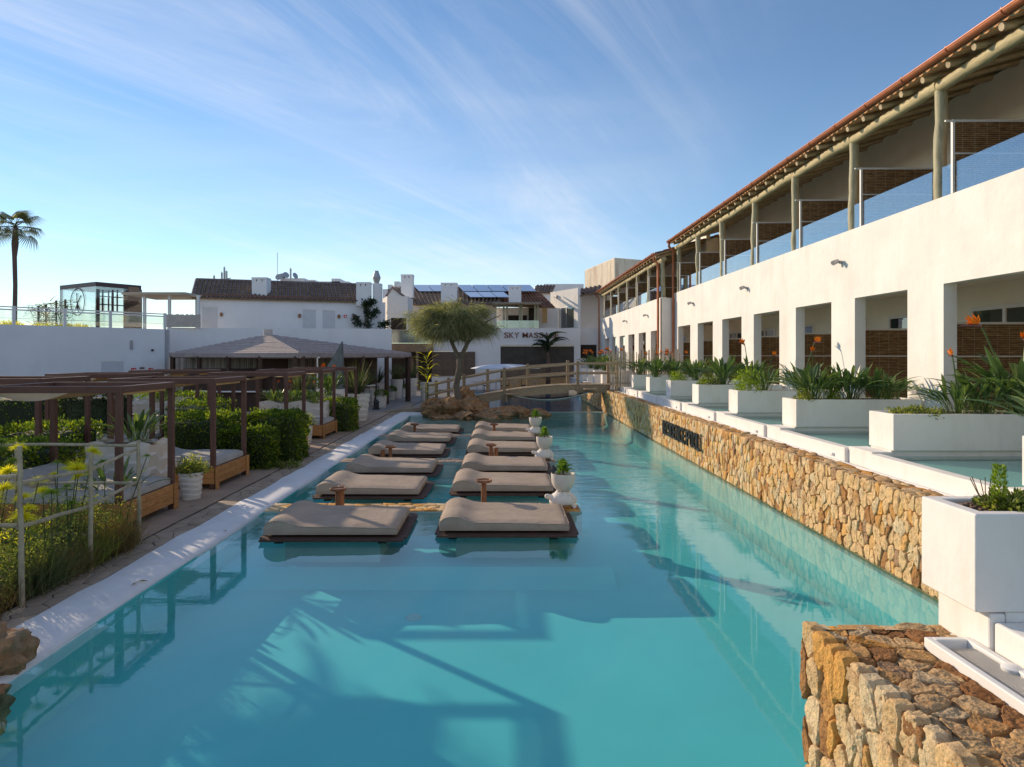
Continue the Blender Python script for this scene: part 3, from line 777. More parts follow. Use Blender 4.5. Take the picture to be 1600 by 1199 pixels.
def fern(x, y, z, r, h, label, group=None, mat="leaf_bright", n=700, name="fern_clump", L=.07, W=.012):
    t = thing(name, label, "plant", (x, y, z), 0, group)
    u = unit(rng.normal(size=(n, 3))); u[:, 2] = np.abs(u[:, 2]); rr = rng.uniform(.25, 1, n)[:, None] ** .6
    lump = 1 + .28 * np.sin(u[:, :1] * 7 + x) * np.cos(u[:, 1:2] * 6 + y)
    p = u * rr * lump * np.array([r, r, h])
    stuff(obj("foliage", leaves("foliage", p, u + rng.normal(size=(n, 3)) * .6 + np.array([0, 0, .35]), L, W * 2, mat), t))
    return t

nth = ["nearest", "second", "third", "fourth", "fifth", "sixth", "seventh", "farthest"]
pl_lab = ["partly seen white planter at the right edge of the photo", "large white rectangular planter with three tall orange bird of paradise flowers",
          "white rectangular planter with dense strelitzia and a yellow green sprig", "white planter third in the row holding one bright orange flower and ferns",
          "white planter fourth in the row with a rounded green fern at its end", "small white planter fifth in the row before the stake fence",
          "small white planter sixth in the row before the stake fence", "last small white planter directly against the stake fence"]
pg = "white planters between the plunge pools"
for k, y in enumerate(planters_y):
    X0, X1 = 6.14, 8.76
    if k == 0: X0 = 6.0
    t = thing("planter_box", pl_lab[k], "planter", (X0, y, 1.0), 0, pg)
    w = X1 - X0
    MB().box(0.0, w, .06, PL - .06, -.3, .352).build("base", "plaster_planter", t)
    b = MB(); b.box(0, w, 0, .09, .353, .93); b.box(0, w, PL - .09, PL, .353, .93); b.box(0, .09, .09, PL - .09, .353, .93); b.box(w - .09, w, .09, PL - .09, .353, .93)
    sh = MB(); th = .09
    sh.v = [(0, 0, .353), (w, 0, .353), (w, PL, .353), (0, PL, .353), (0, 0, .93), (w, 0, .93), (w, PL, .93), (0, PL, .93),
            (th, th, .93), (w - th, th, .93), (w - th, PL - th, .93), (th, PL - th, .93), (th, th, .80), (w - th, th, .80), (w - th, PL - th, .80), (th, PL - th, .80)]
    sh.f = [(0, 3, 2, 1), (0, 1, 5, 4), (1, 2, 6, 5), (2, 3, 7, 6), (3, 0, 4, 7), (4, 5, 9, 8), (5, 6, 10, 9), (6, 7, 11, 10), (7, 4, 8, 11), (8, 9, 13, 12), (9, 10, 14, 13), (10, 11, 15, 14), (11, 8, 12, 15), (12, 13, 14, 15)]
    sh.build("shell", "plaster_planter", t, bevel=.012, seg=3)
    so = MB().box(th + .002, w - th - .002, th + .002, PL - th - .002, .81, .895)
    so.build("soil", "soil", t)
    if k == 1 or k == 2:
        cm = MB()
        for i in range(110):
            cx_, cy_ = random.uniform(th + .03, w - th - .03), random.uniform(th + .03, PL - th - .03); a = random.uniform(0, 3.14); r = random.uniform(.012, .03)
            cm.box(cx_ - r, cx_ + r, cy_ - r * .6, cy_ + r * .6, .893, .905 + random.uniform(0, .012))
        stuff(cm.build("bark_chips", "mulch_bark", t))
# the big planter of the foreground and its surroundings
X0, Y0, w, PLn = 2.765, 3.99, 2.4, 0.52
t = thing("planter_box", "big white planter in the right foreground with a small foxtail fern in bark soil", "planter", (X0, Y0, 1.0), 0, pg)
sh = MB(); th = .10
def openbox(w, d, z0, z1, th, zin):
    s = MB(); s.v = [(0, 0, z0), (w, 0, z0), (w, d, z0), (0, d, z0), (0, 0, z1), (w, 0, z1), (w, d, z1), (0, d, z1), (th, th, z1), (w - th, th, z1), (w - th, d - th, z1), (th, d - th, z1), (th, th, zin), (w - th, th, zin), (w - th, d - th, zin), (th, d - th, zin)]
    s.f = [(0, 3, 2, 1), (0, 1, 5, 4), (1, 2, 6, 5), (2, 3, 7, 6), (3, 0, 4, 7), (4, 5, 9, 8), (5, 6, 10, 9), (6, 7, 11, 10), (7, 4, 8, 11), (8, 9, 13, 12), (9, 10, 14, 13), (10, 11, 15, 14), (11, 8, 12, 15), (12, 13, 14, 15)]; return s
openbox(w, PLn, .353, .93, .09, .80).build("shell", "plaster_planter", t, bevel=.012, seg=3)
MB().box(.095, w - .095, .095, PLn - .095, .81, .90).build("soil", "soil", t)
cm = MB()
for i in range(240):
    cx_, cy_ = random.uniform(.11, w - .11), random.uniform(.11, PLn - .11); r = random.uniform(.008, .022)
    cm.box(cx_ - r, cx_ + r, cy_ - r * .6, cy_ + r * .6, .898, .91 + random.uniform(0, .012))
stuff(cm.build("bark_chips", "mulch_bark", t))
struct(MB().box(2.845, 5.5, 0.2, 4.47, .2, 1.09).build("near_terrace_base", "plaster_planter"))
struct(MB().prism([(2.95, 4.0), (5.4, 4.0), (5.4, 4.46), (2.95, 4.46)], 1.091, 1.352).build("planter_plinth", "plaster_planter", bevel=.01))
struct(MB().box(2.87, 3.10, 0.2, 3.99, 1.091, 1.30).build("near_pool_lip", "plaster_planter", bevel=.015))
struct(MB().box(2.85, 2.945, 3.995, 4.47, 1.091, 1.345).build("near_pool_lip_end", "plaster_planter", bevel=.012))
struct(MB().quad((3.10, .2, 1.12), (5.5, .2, 1.12), (5.5, 3.98, 1.12), (3.10, 3.98, 1.12)).build("near_plunge_pool_floor", "plunge_plaster"))
struct(MB().quad((3.10, .2, 1.262), (5.5, .2, 1.262), (5.5, 3.98, 1.262), (3.10, 3.98, 1.262)).build("near_plunge_pool_water", "plunge_water"))
ch = thing("overflow_grate", "white overflow trough with a fine grating on top of the foreground stone wall", "grate", (2.56, 0.3, 1.075))
s = MB(); s.box(0, .045, 0, 3.85, 0, .075); s.box(.235, .28, 0, 3.85, 0, .075); s.box(.045, .235, 3.80, 3.85, 0, .075); s.box(.045, .235, 0, 3.80, 0, .02)
s.build("trough", "white_metal", ch, bevel=.008)
g = MB()
for i in range(380): g.box(.05, .23, .01 + i * .0098, .0145 + i * .0098, .046, .052)
for i in range(16): g.box(.052 + i * .0115, .055 + i * .0115, .01, 3.7, .0465, .0535)
stuff(g.build("grating", "grey_metal", ch))
MB().lathe([(.05, 0), (.055, .03), (.03, .045)], 12, (.24, 3.45, .04)).build("spout", "white_metal", ch, smooth=True)

# ------------------------------------------------------------------ the hotel wings
def hotel_wing(name, label, XW, Y0, Y1, zl, lint, opens, cols, parts_y, rise=2.34):
    """opens: (near, far) of each ground floor opening; cols: y of the posts; zl ledge height; lint lintel height"""
    t = thing(name, label, "building", (XW, Y0, 1.0))
    def L(x0, x1, y0, y1, z0, z1): return (x0 - XW, x1 - XW, y0 - Y0, y1 - Y0, z0 - 1, z1 - 1)
    # one skin with real openings: the face is cut into piers and the band above
    W = MB(); th = 0.27
    ed = [Y0]
    for a, b in sorted(opens): ed += [a, b]
    ed.append(Y1)
    for i in range(0, len(ed), 2):
        if ed[i + 1] - ed[i] > .01: W.box(*L(XW, XW + th, ed[i], ed[i + 1], 0.9, lint))
    W.box(*L(XW, XW + th, Y0, Y1, lint, zl))
    W.build("facade_wall", "plaster", t)
    I = MB()
    I.box(*L(XW + th, XW + 2.6, Y0, Y1, 1.0, 1.30)); I.box(*L(XW + th, XW + 2.6, Y0, Y1, lint + .22, lint + .8))
    I.build("gallery_floor", "terrace_tile", t)
    B = MB(); B.box(*L(XW + 2.3, XW + 2.5, Y0, Y1, 1.305, lint + .215)); B.box(*L(XW + 2.3, XW + 2.5, Y0, Y1, lint + .81, 9.2))
    B.box(*L(XW + 2.5, XW + 9, Y0, Y0 + .2, 1.305, 8.9)); B.box(*L(XW + 2.5, XW + 9, Y1 - .2, Y1, 1.305, 8.9)); B.box(*L(XW + 8.8, XW + 9, Y0 + .21, Y1 - .21, 1.305, 8.9))
    B.build("gallery_wall", "interior_wall", t)
    MB().box(*L(XW + th, XW + 2.29, Y0, Y1, lint + .20, lint + .215)).build("gallery_ceiling", "soffit", t)
    # sliding doors of both storeys
    def door(y, z0, z1):
        fr = MB(); X = XW + 2.24
        fr.box(*L(X, X + .055, y, y + 2.2, z1 - .09, z1)); fr.box(*L(X, X + .055, y, y + .09, z0, z1 - .09)); fr.box(*L(X, X + .055, y + 2.11, y + 2.2, z0, z1 - .09)); fr.box(*L(X, X + .055, y + 1.05, y + 1.15, z0, z1 - .09))
        f = fr.build("sliding_door", "white_metal", t)
        MB().quad(*[(x - XW, yy - Y0, zz - 1) for x, yy, zz in ((X + .03, y + .09, z0), (X + .03, y + 2.11, z0), (X + .03, y + 2.11, z1 - .09), (X + .03, y + .09, z1 - .09))]).build("pane", "glass_window", f)
        cu = MB()
        for i in range(40):
            yy = y + .1 + i * .05; off = .012 * (i % 2)
            cu.quad(*[(x - XW, q - Y0, zz - 1) for x, q, zz in ((X + .045 - off * .9, yy, z0), (X + .033 + off * .9, yy + .05, z0), (X + .033 + off * .9, yy + .05, z1 - .1), (X + .045 - off * .9, yy, z1 - .1))])
        cu.build("curtain", "curtain", f)
    for y in parts_y:
        if y + 2.9 < Y1:
            door(y + .55, 1.31, 3.98); door(y + .45, lint + .82, 7.75)
    # woven screens between the rooms
    for y in parts_y:
        if not (Y0 < y < Y1 - .3): continue
        a, b = XW + .02, XW + 2.28; z0, z1 = zl + .01, zl + 1.46
        f = MB(); f.box(*L(a, a + .045, y, y + .06, z0, z1)); f.box(*L(a + .045, b, y, y + .06, z1 - .045, z1)); f.box(*L(a + .045, b, y, y + .06, zl + .78, zl + .81)); f.box(*L(a - .13, a - .002, y + .01, y + .05, z1 - .035, z1 - .002))
        s = f.build("balcony_screen", "white_metal", t)
        w = MB(); w.box(*L(a + .046, b - .001, y + .012, y + .048, zl + .811, z1 - .046)); w.box(*L(a + .046, b - .001, y + .012, y + .048, lint + .81, zl + .779))
        w.build("woven_panel", "wicker", s)
        f = MB(); yq = y + .72; f.box(*L(XW + th + .002, b, yq, yq + .06, 3.50, 3.545)); f.box(*L(XW + th + .002, b, yq, yq + .06, 2.82, 2.845)); f.box(*L(XW + th + .002, XW + th + .04, yq, yq + .06, 1.31, 3.5))
        s = f.build("gallery_screen", "white_metal", t)
        w = MB(); w.box(*L(XW + th + .041, b - .001, yq + .012, yq + .048, 2.846, 3.499)); w.box(*L(XW + th + .041, b - .001, yq + .012, yq + .048, 1.32, 2.819))
        w.build("woven_panel", "wicker", s)
    # posts, wall plate log, rafters
    bz = zl + rise
    for y in cols:
        m = MB(); log_tube(m, (XW + .13 - XW, y - Y0, zl - 1), (XW + .13 - XW + random.uniform(-.03, .03), y - Y0 + random.uniform(-.04, .04), bz - .09 - 1), .125, .115, 12, 7, .05)
        m.build("post", "log_pale", t, smooth=True)
    ys = [Y0] + [c for c in cols if Y0 + .5 < c < Y1 - .5] + [Y1]
    for a, b in zip(ys[:-1], ys[1:]):
        m = MB(); log_tube(m, (.12, a - Y0, bz - 1 + .01), (.12, b - Y0 + .06, bz - 1 - .01), .125, .115, 12, 8, .05); m.build("beam", "log_beam", t, smooth=True)
    y = Y0 + .3
    while y < Y1 - .2:
        m = MB(); xr = random.uniform(-.04, .05)
        log_tube(m, (-.24 + xr, y - Y0, bz + .19 - .07 - 1), (2.4, y - Y0 + random.uniform(-.05, .05), bz + .19 + .66 - 1), .068, .08, 8, 4, .06)
        m.build("rafter", "log_rafter", t, smooth=True); y += .76
    sl = .29
    def zr(x): return bz + .28 + sl * x                       # underside of the roof above local x
    nb = 9; step = (2.9 + .27) / nb
    for i in range(nb):
        x0 = -.27 + i * step; x1 = x0 + step - .012
        m = MB(); m.add([(x0, 0, zr(x0) - 1), (x1, 0, zr(x1) - 1), (x1, Y1 - Y0, zr(x1) - 1), (x0, Y1 - Y0, zr(x0) - 1),
                         (x0, 0, zr(x0) - .98), (x1, 0, zr(x1) - .98), (x1, Y1 - Y0, zr(x1) - .98), (x0, Y1 - Y0, zr(x0) - .98)],
                        [(0, 3, 2, 1), (4, 5, 6, 7), (0, 1, 5, 4), (1, 2, 6, 5), (2, 3, 7, 6), (3, 0, 4, 7)])
        m.build("ceiling_board", "board_ceiling", t)
    m = MB(); xr = 5.0
    m.add([(-.28, 0, zr(-.28) - .975), (xr, 0, zr(xr) - .975), (xr, Y1 - Y0, zr(xr) - .975), (-.28, Y1 - Y0, zr(-.28) - .975),
           (-.28, 0, zr(-.28) - .94), (xr, 0, zr(xr) - .94), (xr, Y1 - Y0, zr(xr) - .94), (-.28, Y1 - Y0, zr(-.28) - .94),
           (10, 0, zr(0) - .94), (10, Y1 - Y0, zr(0) - .94), (10, 0, zr(0) - .98), (10, Y1 - Y0, zr(0) - .98)],
          [(0, 3, 2, 1), (4, 5, 6, 7), (0, 1, 5, 4), (2, 3, 7, 6), (3, 0, 4, 7), (5, 8, 9, 6), (1, 2, 11, 10), (8, 10, 11, 9)])
    m.build("roof", "mortar", t)
    # barrel tiles: one long rank per column, in courses
    n = int((Y1 - Y0) / .235)
    cm = MB()
    for c in range(12):
        x0 = -.31 + c * .44; x1 = x0 + .55; r0, r1 = .10, .085
        for e, (x, r) in enumerate(((x0, r0), (x1, r1))):
            for k in range(7):
                a = math.pi * k / 6; cm.v.append((x, r * math.cos(a), zr(x) - .93 + .025 * (1 - e) + r * math.sin(a) * .8))
        o = len(cm.v) - 14
        for k in range(6): cm.f.append((o + k, o + k + 1, o + 8 + k, o + 7 + k))
        if c == 0:
            for k in range(7):
                a = math.pi * k / 6; cm.v.append((x0, .08 * math.cos(a), zr(x0) - .93 + .01 + .08 * math.sin(a) * .8))
            o2 = len(cm.v) - 7
            for k in range(6): cm.f.append((o + k, o2 + k, o2 + k + 1, o + k + 1))
    me = cm.mesh("roof_tile", "terracotta", True, 50)
    for i in range(n): obj("roof_tile", me, t, (random.uniform(-.02, .02), .12 + i * .235, random.uniform(-.006, .006)))
    cn = MB()                                                # channel tiles showing their ends under the gutter
    for e, x in enumerate((-.29, .2)):
        for k in range(6):
            a = math.pi * k / 5; cn.v.append((x, .085 * math.cos(a), zr(x) - .965 - .055 * math.sin(a)))
    for e, x in enumerate((-.29,)):
        for k in range(6):
            a = math.pi * k / 5; cn.v.append((x, .085 * math.cos(a), zr(x) - .945 - .03 * math.sin(a)))
    for k in range(5): cn.f += [(k, k + 6, k + 7, k + 1), (k, k + 1, 13 + k, 12 + k)]
    me2 = cn.mesh("channel_tile", "terracotta_edge")
    for i in range(n): obj("channel_tile", me2, t, (random.uniform(-.01, .01), .12 + .1175 + i * .235, 0))
    # gutter with brackets
    g = MB(); gx, gz = -.335, zr(-.335) - .865
    pr = [(math.cos(a) * .082, math.sin(a) * .082) for a in [math.pi + math.pi * k / 9 for k in range(10)]]
    o = 0
    for y in (0, Y1 - Y0):
        g.v += [(gx + a, y, gz + b) for a, b in pr] + [(gx - a * .9, y, gz + b * .9) for a, b in pr]
    for k in range(19): g.f.append((k, k + 1, 21 + k, 20 + k))
    g.f.append((19, 0, 20, 39)); g.f.append(tuple(range(20)));
    g.tube([(gx - .085, 0, gz + .004), (gx - .085, Y1 - Y0, gz + .004)], .012, 6)
    gt = g.build("gutter", "copper", t, smooth=True)
    y = .6
    while y < Y1 - Y0:
        b = MB(); b.tube([(gx + math.cos(a) * .088, y, gz + math.sin(a) * .088) for a in [math.pi * .98 + math.pi * k / 8 for k in range(9)]], .014, 6)
        b.tube([(gx - .09, y, gz + .03), (gx + .09, y, gz + .04)], .013, 6)
        b.build("bracket", "copper", gt); y += 1.45
    # glass balustrade between the posts
    zt = zl + .62
    allc = sorted(cols)
    for a, b in zip(allc[:-1], allc[1:]):
        ps = [y for y in parts_y if a < y < b]
        segs = [(a + .16, b - .16)] if not ps else [(a + .16, ps[0] - .04), (ps[0] + .10, b - .16)]
        for u, v in segs:
            if v - u > .1: MB().box(XW + .06 - XW, XW + .072 - XW, u - Y0, v - Y0, zl - 1 + .005, zt - 1).build("glass_panel", "glass_rail", t)
    return t, bz

op1 = [(11.47 + 3.45 * k, 13.70 + 3.45 * k) for k in range(-3, 7)]
col1 = [14.0 + 3.45 * k for k in range(-3, 7)]
par1 = [13.45 + 3.45 * k for k in range(-3, 7)]
XW1 = 8.85
w1, bz1 = hotel_wing("hotel_wing", "long white hotel wing on the right with log posts, woven balcony screens and copper gutter", XW1, 0.8, 35.15, 6.04, 4.29, op1, col1, par1)
op2 = [(35.7 + 3.35 * k, 37.75 + 3.35 * k) for k in range(0, 6)]
col2 = [35.4 + 3.33 * k for k in range(0, 7)]
par2 = [34.95 + 3.33 * k for k in range(0, 7)]
w2, bz2 = hotel_wing("hotel_wing", "farther lower white hotel wing stepping out beyond the twin rusty downpipes", 8.2, 35.16, 57.4, 5.84, 4.17, op2, col2, par2, 1.97)
w1["group"] = w2["group"] = "white hotel wings beside the pool"
# downpipes are parts of the wings
m = MB(); m.tube([(-.34, 34.1, 7.60), (-.32, 34.15, 7.4), (-.10, 34.2, 7.2), (-.10, 34.2, 6.2), (-.10, 34.2, 0.2)], .062, 9); m.build("downpipe", "copper", w1, smooth=True)
m = MB(); m.tube([(-.34, .3, 6.95), (-.32, .3, 6.8), (-.13, .3, 6.6), (-.12, .3, 6.2), (-.12, .3, 0.2)], .062, 9); m.build("downpipe", "copper", w2, smooth=True)
m = MB(); m.tube([(-.34, 22.0, 6.95), (-.32, 22.0, 6.8), (-.13, 22.0, 6.6), (-.12, 22.0, 6.2), (-.12, 22.0, 0.2)], .062, 9); m.build("downpipe", "copper", w2, smooth=True)
MB().box(0.0, .64, -.02, .27, -.1, 4.80).build("end_wall", "plaster", w2)
# spotlights on the facades
sl_ = MB(); sl_.tube([(0, 0, 0), (-.05, 0, 0)], .045, 10); sl_.tube([(-.05, 0, 0), (-.13, 0.02, .05)], .02, 8)
sl_.tube([(-.10, -.02, .03), (-.25, -.05, -.03)], [.055, .065], 12); sl_.tube([(-.09, .06, .05), (-.20, .14, -.02)], [.04, .045], 10)
SLM = sl_.mesh("spotlight", "grey_metal", True)
spots = [(8.85, 1315, 410), (8.85, 1167, 450), (8.85, 1083, 474), (8.2, 1012, 493), (8.2, 979, 502)]
for (X, px, py), lab in zip(spots, ["nearest small twin spotlight on the white hotel wall, above the first opening pier", "second small spotlight on the white hotel wall",
        "third small spotlight on the white wall near the downpipes", "small spotlight on the far wing just past the downpipes", "farthest small spotlight on the far white wing"]):
    Y = X * F / (px - CX)
    tag(obj("wall_spotlight", SLM, None, (X - .002, Y, Z_at(py, Y))), lab, "spotlight", "spotlights along the hotel facade")
# stake fence in front of the far wing
fe = thing("stake_fence", "weathered grey stake fence closing the terrace beside the bridge end", "fence", (5.25, 33.2, 1.0))
for i in range(46):
    x = i * .074 + random.uniform(-.01, .01)
    m = MB(); log_tube(m, (x, random.uniform(-.02, .02), -.1), (x + random.uniform(-.03, .03), 0, 2.08 + random.uniform(-.18, .16)), .026, .02, 6, 3, .05); m.build("stake", "stick", fe)
for z in (.5, 1.5):
    m = MB(); log_tube(m, (0, -.06, z), (3.4, -.06, z + .03), .03, .03, 6); m.build("rail", "stick", fe)

# ------------------------------------------------------------------ plants in the planters
gp = "bird of paradise plants in the white planters"
random.seed(11)
strelitzia(7.85, 11.1, 1.88, 18, 1.05, "strelitzia between the low broad clump and the tall flowering one", gp, 0)
strelitzia(8.35, 10.98, 1.88, 26, 1.42, "tall bird of paradise with three orange blooms at the right edge of the photo", gp, 3, flist=[(2.8, 1.5), (3.9, 1.25), (0.6, 1.2)])
strelitzia(7.35, 11.02, 1.88, 22, 0.90, "lower broad strelitzia left of the tall flowering one, in the large planter", gp, 1, flist=[(3.2, 1.0)])
strelitzia(8.95, 10.2, 1.6, 20, 1.05, "strelitzia clump cut by the right edge of the photo above the large planter", gp, 1, flist=[(2.5, 1.1)])
strelitzia(6.25, 7.62, 1.86, 14, 1.05, "broad drooping leaves entering at the right edge above the small pool", gp, 0)
fern(6.75, 11.1, 1.88, .42, .12, "low creeping green groundcover on the front left of the large planter", None, "leaf_garden", 700)
strelitzia(6.62, 14.6, 1.88, 24, 0.98, "strelitzia at the left end of the second planter with one bloom", gp, 1, flist=[(1.0, 1.0)])
strelitzia(7.05, 14.7, 1.88, 18, .85, "lower strelitzia filling the gap left of the middle clump in the second planter", gp, 0)
strelitzia(7.95, 14.5, 1.88, 18, .9, "strelitzia leaning forward, right of the middle clump in the second planter", gp, 0)
strelitzia(7.45, 14.62, 1.88, 26, 1.02, "full dark green strelitzia in the middle of the second planter", gp, 0)
strelitzia(8.3, 14.65, 1.88, 22, 0.85, "strelitzia at the right end of the second planter against the pillar", gp, 0, flist=[(1.0, 1.1)])
fern(6.38, 14.42, 1.88, .20, .24, "small dark green fern on the left corner of the second planter", None, "leaf_garden", 400)
fern(7.0, 14.40, 1.90, .10, .30, "bright yellow green upright sprig in the second planter", None, "leaf_bright", 260)
fern(6.55, 18.15, 1.88, .42, .62, "leafy bright green bush overhanging the end of the third planter", None, "leaf_bright", 1500)
strelitzia(6.95, 18.1, 1.88, 12, 0.85, "strelitzia beside the leafy bush in the third planter with a vivid bloom", gp, 1, flist=[(3.6, 0.95)])
strelitzia(7.95, 18.2, 1.88, 18, 1.05, "strelitzia at the wall end of the third planter with a raised bloom", gp, 1, flist=[(2.8, 1.35)])
fern(6.55, 21.7, 1.88, .34, .34, "rounded dark green fern on the end of the fourth planter", None, "leaf_hedge", 900)
strelitzia(7.0, 21.7, 1.88, 22, 1.25, "tall narrow strelitzia in the fourth planter", gp, 0)
strelitzia(7.9, 21.7, 1.88, 22, 1.15, "strelitzia with one orange flower near the wall in the fourth planter", gp, 1, flist=[(2.6, 1.3)])
fern(6.5, 25.3, 1.88, .34, .38, "bright green fern mound on the end of the fifth planter", None, "leaf_bright", 900)
strelitzia(7.2, 25.3, 1.88, 22, 1.1, "strelitzia clump in the fifth planter behind the fern mound", gp, 0, True, flist=[(3, 1.1)])
strelitzia(8.1, 25.3, 1.88, 20, 1.15, "strelitzia clump close to the facade in the fifth planter", gp, 0, True, flist=[(3, 1.2)])
for j, y in enumerate((28.85, 32.3)):
    for i in range(3): strelitzia(6.5 + i * .75, y, 1.88, 20, 1.1, ["flowering strelitzia in the sixth planter row", "flowering strelitzia in the last planter before the stakes"][j] + [", pool side", ", middle", ", wall side"][i], gp, 1 + (i % 2), True, flist=[(3, 1.0), (2.4, 1.1)])
ff = fern(3.13, 4.22, 1.90, .16, .10, "foxtail fern with one upright plume in the foreground planter", None, "leaf_garden", 500, L=.05)
u = rng.uniform(0, 1, 700); a = rng.uniform(0, 6.28, 700); rr = .035 * (1 - u * .6)
p = np.stack([rr * np.cos(a) - .06, rr * np.sin(a), u * .27], 1)
stuff(obj("plume", leaves("plume", p, np.stack([np.cos(a), np.sin(a), np.full(700, 1.2)], 1), .035, .007, "leaf_bright"), ff))
for i in range(5):
    m = MB(); a = i * 1.3; m.tube([(-.12, 0, 0), (-.16 - .03 * math.cos(a), .03 * math.sin(a), .1), (-.18 - .06 * math.cos(a), .05 * math.sin(a), .2)], .003, 4); m.build("twig", "leaf_dry", ff)
# beyond the fence: more planters of the far wing
for i in range(4):
    y = 38.2 + 3.35 * i; t = thing("planter_box", ["first", "second", "third", "fourth"][i] + " small white planter beyond the bridge rail along the far wing", "planter", (5.6, y, 1.0), 0, pg)
    openbox(2.3, .7, .1, .9, .09, .8).build("shell", "plaster_planter", t); MB().box(.1, 2.2, .1, .6, .81, .86).build("soil", "soil", t)
    strelitzia(6.3, y + .35, 1.85, 22, 1.3, ["first", "second", "third", "fourth"][i] + " orange flowering clump beyond the stake fence, counted from the bridge", gp, 6, True)
struct(MB().box(5.53, 8.19, 36.01, 57, -.2, 1.05).build("far_terrace_base", "plaster_planter"))

# ------------------------------------------------------------------ pool beds, tables, stepping strips, turtle pots
random.seed(5)
def bed_mattress():
    n = 26; prof = []
    for i in range(n + 1):
        x = 2.06 * i / n
        hd = 0.085 * math.exp(-((x - .16) / .20) ** 2) + (0.035 * math.exp(-((x - .34) / .16) ** 2))
        foot = 0.012 * math.sin(x * 2.2)
        prof.append((x, .135 + hd + foot))
    mb = MB(); W = 1.48; ny = 14; o = 0
    rows = []
    for j in range(ny + 1):
        y = W * j / ny; e = min(y, W - y); dr = 0.022 * max(0, 1 - e / .05) ** 2
        row = []
        for i, (x, z) in enumerate(prof):
            ex = min(x, 2.06 - x); d2 = 0.024 * max(0, 1 - ex / .06) ** 2
            wr = .006 * noise.noise(Vector((x * 3, y * 3.5, 1.3))) + .004 * noise.noise(Vector((x * 9, y * 7, 5)))
            mb.v.append((x + (.012 if i == 0 else -.012 if i == n else 0) * (1 if e > 0 else 1.5), y, z - dr - d2 + wr)); row.append(len(mb.v) - 1)
        rows.append(row)
    for j in range(ny):
        for i in range(n): mb.f.append((rows[j][i], rows[j][i + 1], rows[j + 1][i + 1], rows[j + 1][i]))
    ring = [rows[0][i] for i in range(n + 1)] + [rows[j][n] for j in range(1, ny + 1)] + [rows[ny][i] for i in range(n - 1, -1, -1)] + [rows[j][0] for j in range(ny - 1, 0, -1)]
    mids, bots = [], []
    for r in ring:
        x, y, z = mb.v[r]; cx_, cy_ = x - 1.03, y - W / 2
        ox = .014 * (1 if cx_ > 0 else -1) if abs(cx_) > .98 else 0; oy = .014 * (1 if cy_ > 0 else -1) if abs(cy_) > W / 2 - .01 else 0
        wr = .008 * noise.noise(Vector((x * 5, y * 5, 9)))
        mb.v.append((x + ox + wr, y + oy + wr, z * .55)); mids.append(len(mb.v) - 1)
        mb.v.append((x + ox * .4, y + oy * .4, .0)); bots.append(len(mb.v) - 1)
    k = len(ring)
    for i in range(k):
        j = (i + 1) % k; mb.f.append((ring[j], ring[i], mids[i], mids[j])); mb.f.append((mids[j], mids[i], bots[i], bots[j]))
    mb.f.append(tuple(bots[::-1]))
    return mb
def make_bed(label, group):
    t = thing("pool_bed", label, "sun bed", (0, 0, 0), 0, group)
    bm_ = bed_mattress(); me = bm_.mesh("mattress", "fabric_taupe", True, 58)
    m = obj("mattress", me, t, (0, 0, .10))
    ring = [bm_.v[i] for i in range(27)] + [bm_.v[j * 27 + 26] for j in range(1, 15)] + [bm_.v[14 * 27 + i] for i in range(25, -1, -1)] + [bm_.v[j * 27] for j in range(13, -1, -1)]
    cxx = lambda v: (v[0] + (.004 if v[0] > 1.03 else -.004), v[1] + (.004 if v[1] > .74 else -.004), v[2] - .004)
    obj("piping", MB().tube([cxx(v) for v in ring], .0065, 6).mesh("piping", "fabric_taupe", True), m)
    for i in range(11):
        p = MB(); y = -.155 + i * .163; e = .04 if i in (0, 10) else 0
        p.box(-.06 + e, 2.2 - e, y, y + .156, .028, .062); p.build("platform_board", "wood_deckpad", t, bevel=.006)
    s = MB(); s.box(.15, .28, .05, 1.5, -.05, .026); s.box(1.75, 1.88, .05, 1.5, -.05, .026); s.build("bearer", "wood_dark", t)
    b = MB(); b.box(.25, 1.75, .25, 1.3, -.94, -.052); b.build("pedestal", "pool_rim", t)
    return t
bgp = "double sun beds standing in the pool"
ordw = ["nearest", "second", "third", "fourth", "fifth", "farthest"]
rowR = [(10.73, -1.0), (13.85, -1.02), (16.3, -.97), (19.4, -1.0), (22.1, -1.0), (24.75, -1.0)]
rowL = [(10.48, -3.67), (13.55, -3.71), (16.05, -3.70), (19.0, -3.74), (21.8, -3.74), (24.5, -3.64)]
b0 = None
for side, rows in (("right", rowR), ("left", rowL)):
    for i, (y, x) in enumerate(rows):
        lab = f"{ordw[i]} taupe double sun bed of the {'row beside the turtle pots' if side == 'right' else 'row along the white pool kerb'}"
        if b0 is None: b0 = make_bed(lab, bgp); b0.location = (x, y, 0)
        else: dup(b0, (x, y, 0), random.uniform(-.006, .006), lab)
# paved strips across the pool
for i, y in enumerate((12.36, 18.02, 23.66)):
    s = thing("stepping_strip", ["near", "middle", "far"][i] + " stone paved strip crossing the pool between two pairs of sun beds", "stepping strip", (PX0 + .01, y, 0), 0, "paved strips between the pool beds")
    MB().box(0, 5.75, 0, .60, -.9, .025).build("base", "pool_rim", s)
    P = cells(5.72, .6, .26, .19, .36)
    stone_field(s, P, lambda u, v, w: (u, v, .025 + w), .008, .026, "stone_face" if i < 1 else "paving", lambda p: 0, 80 if i < 2 else 0, "paving_stone", 0, 0, back=.01)
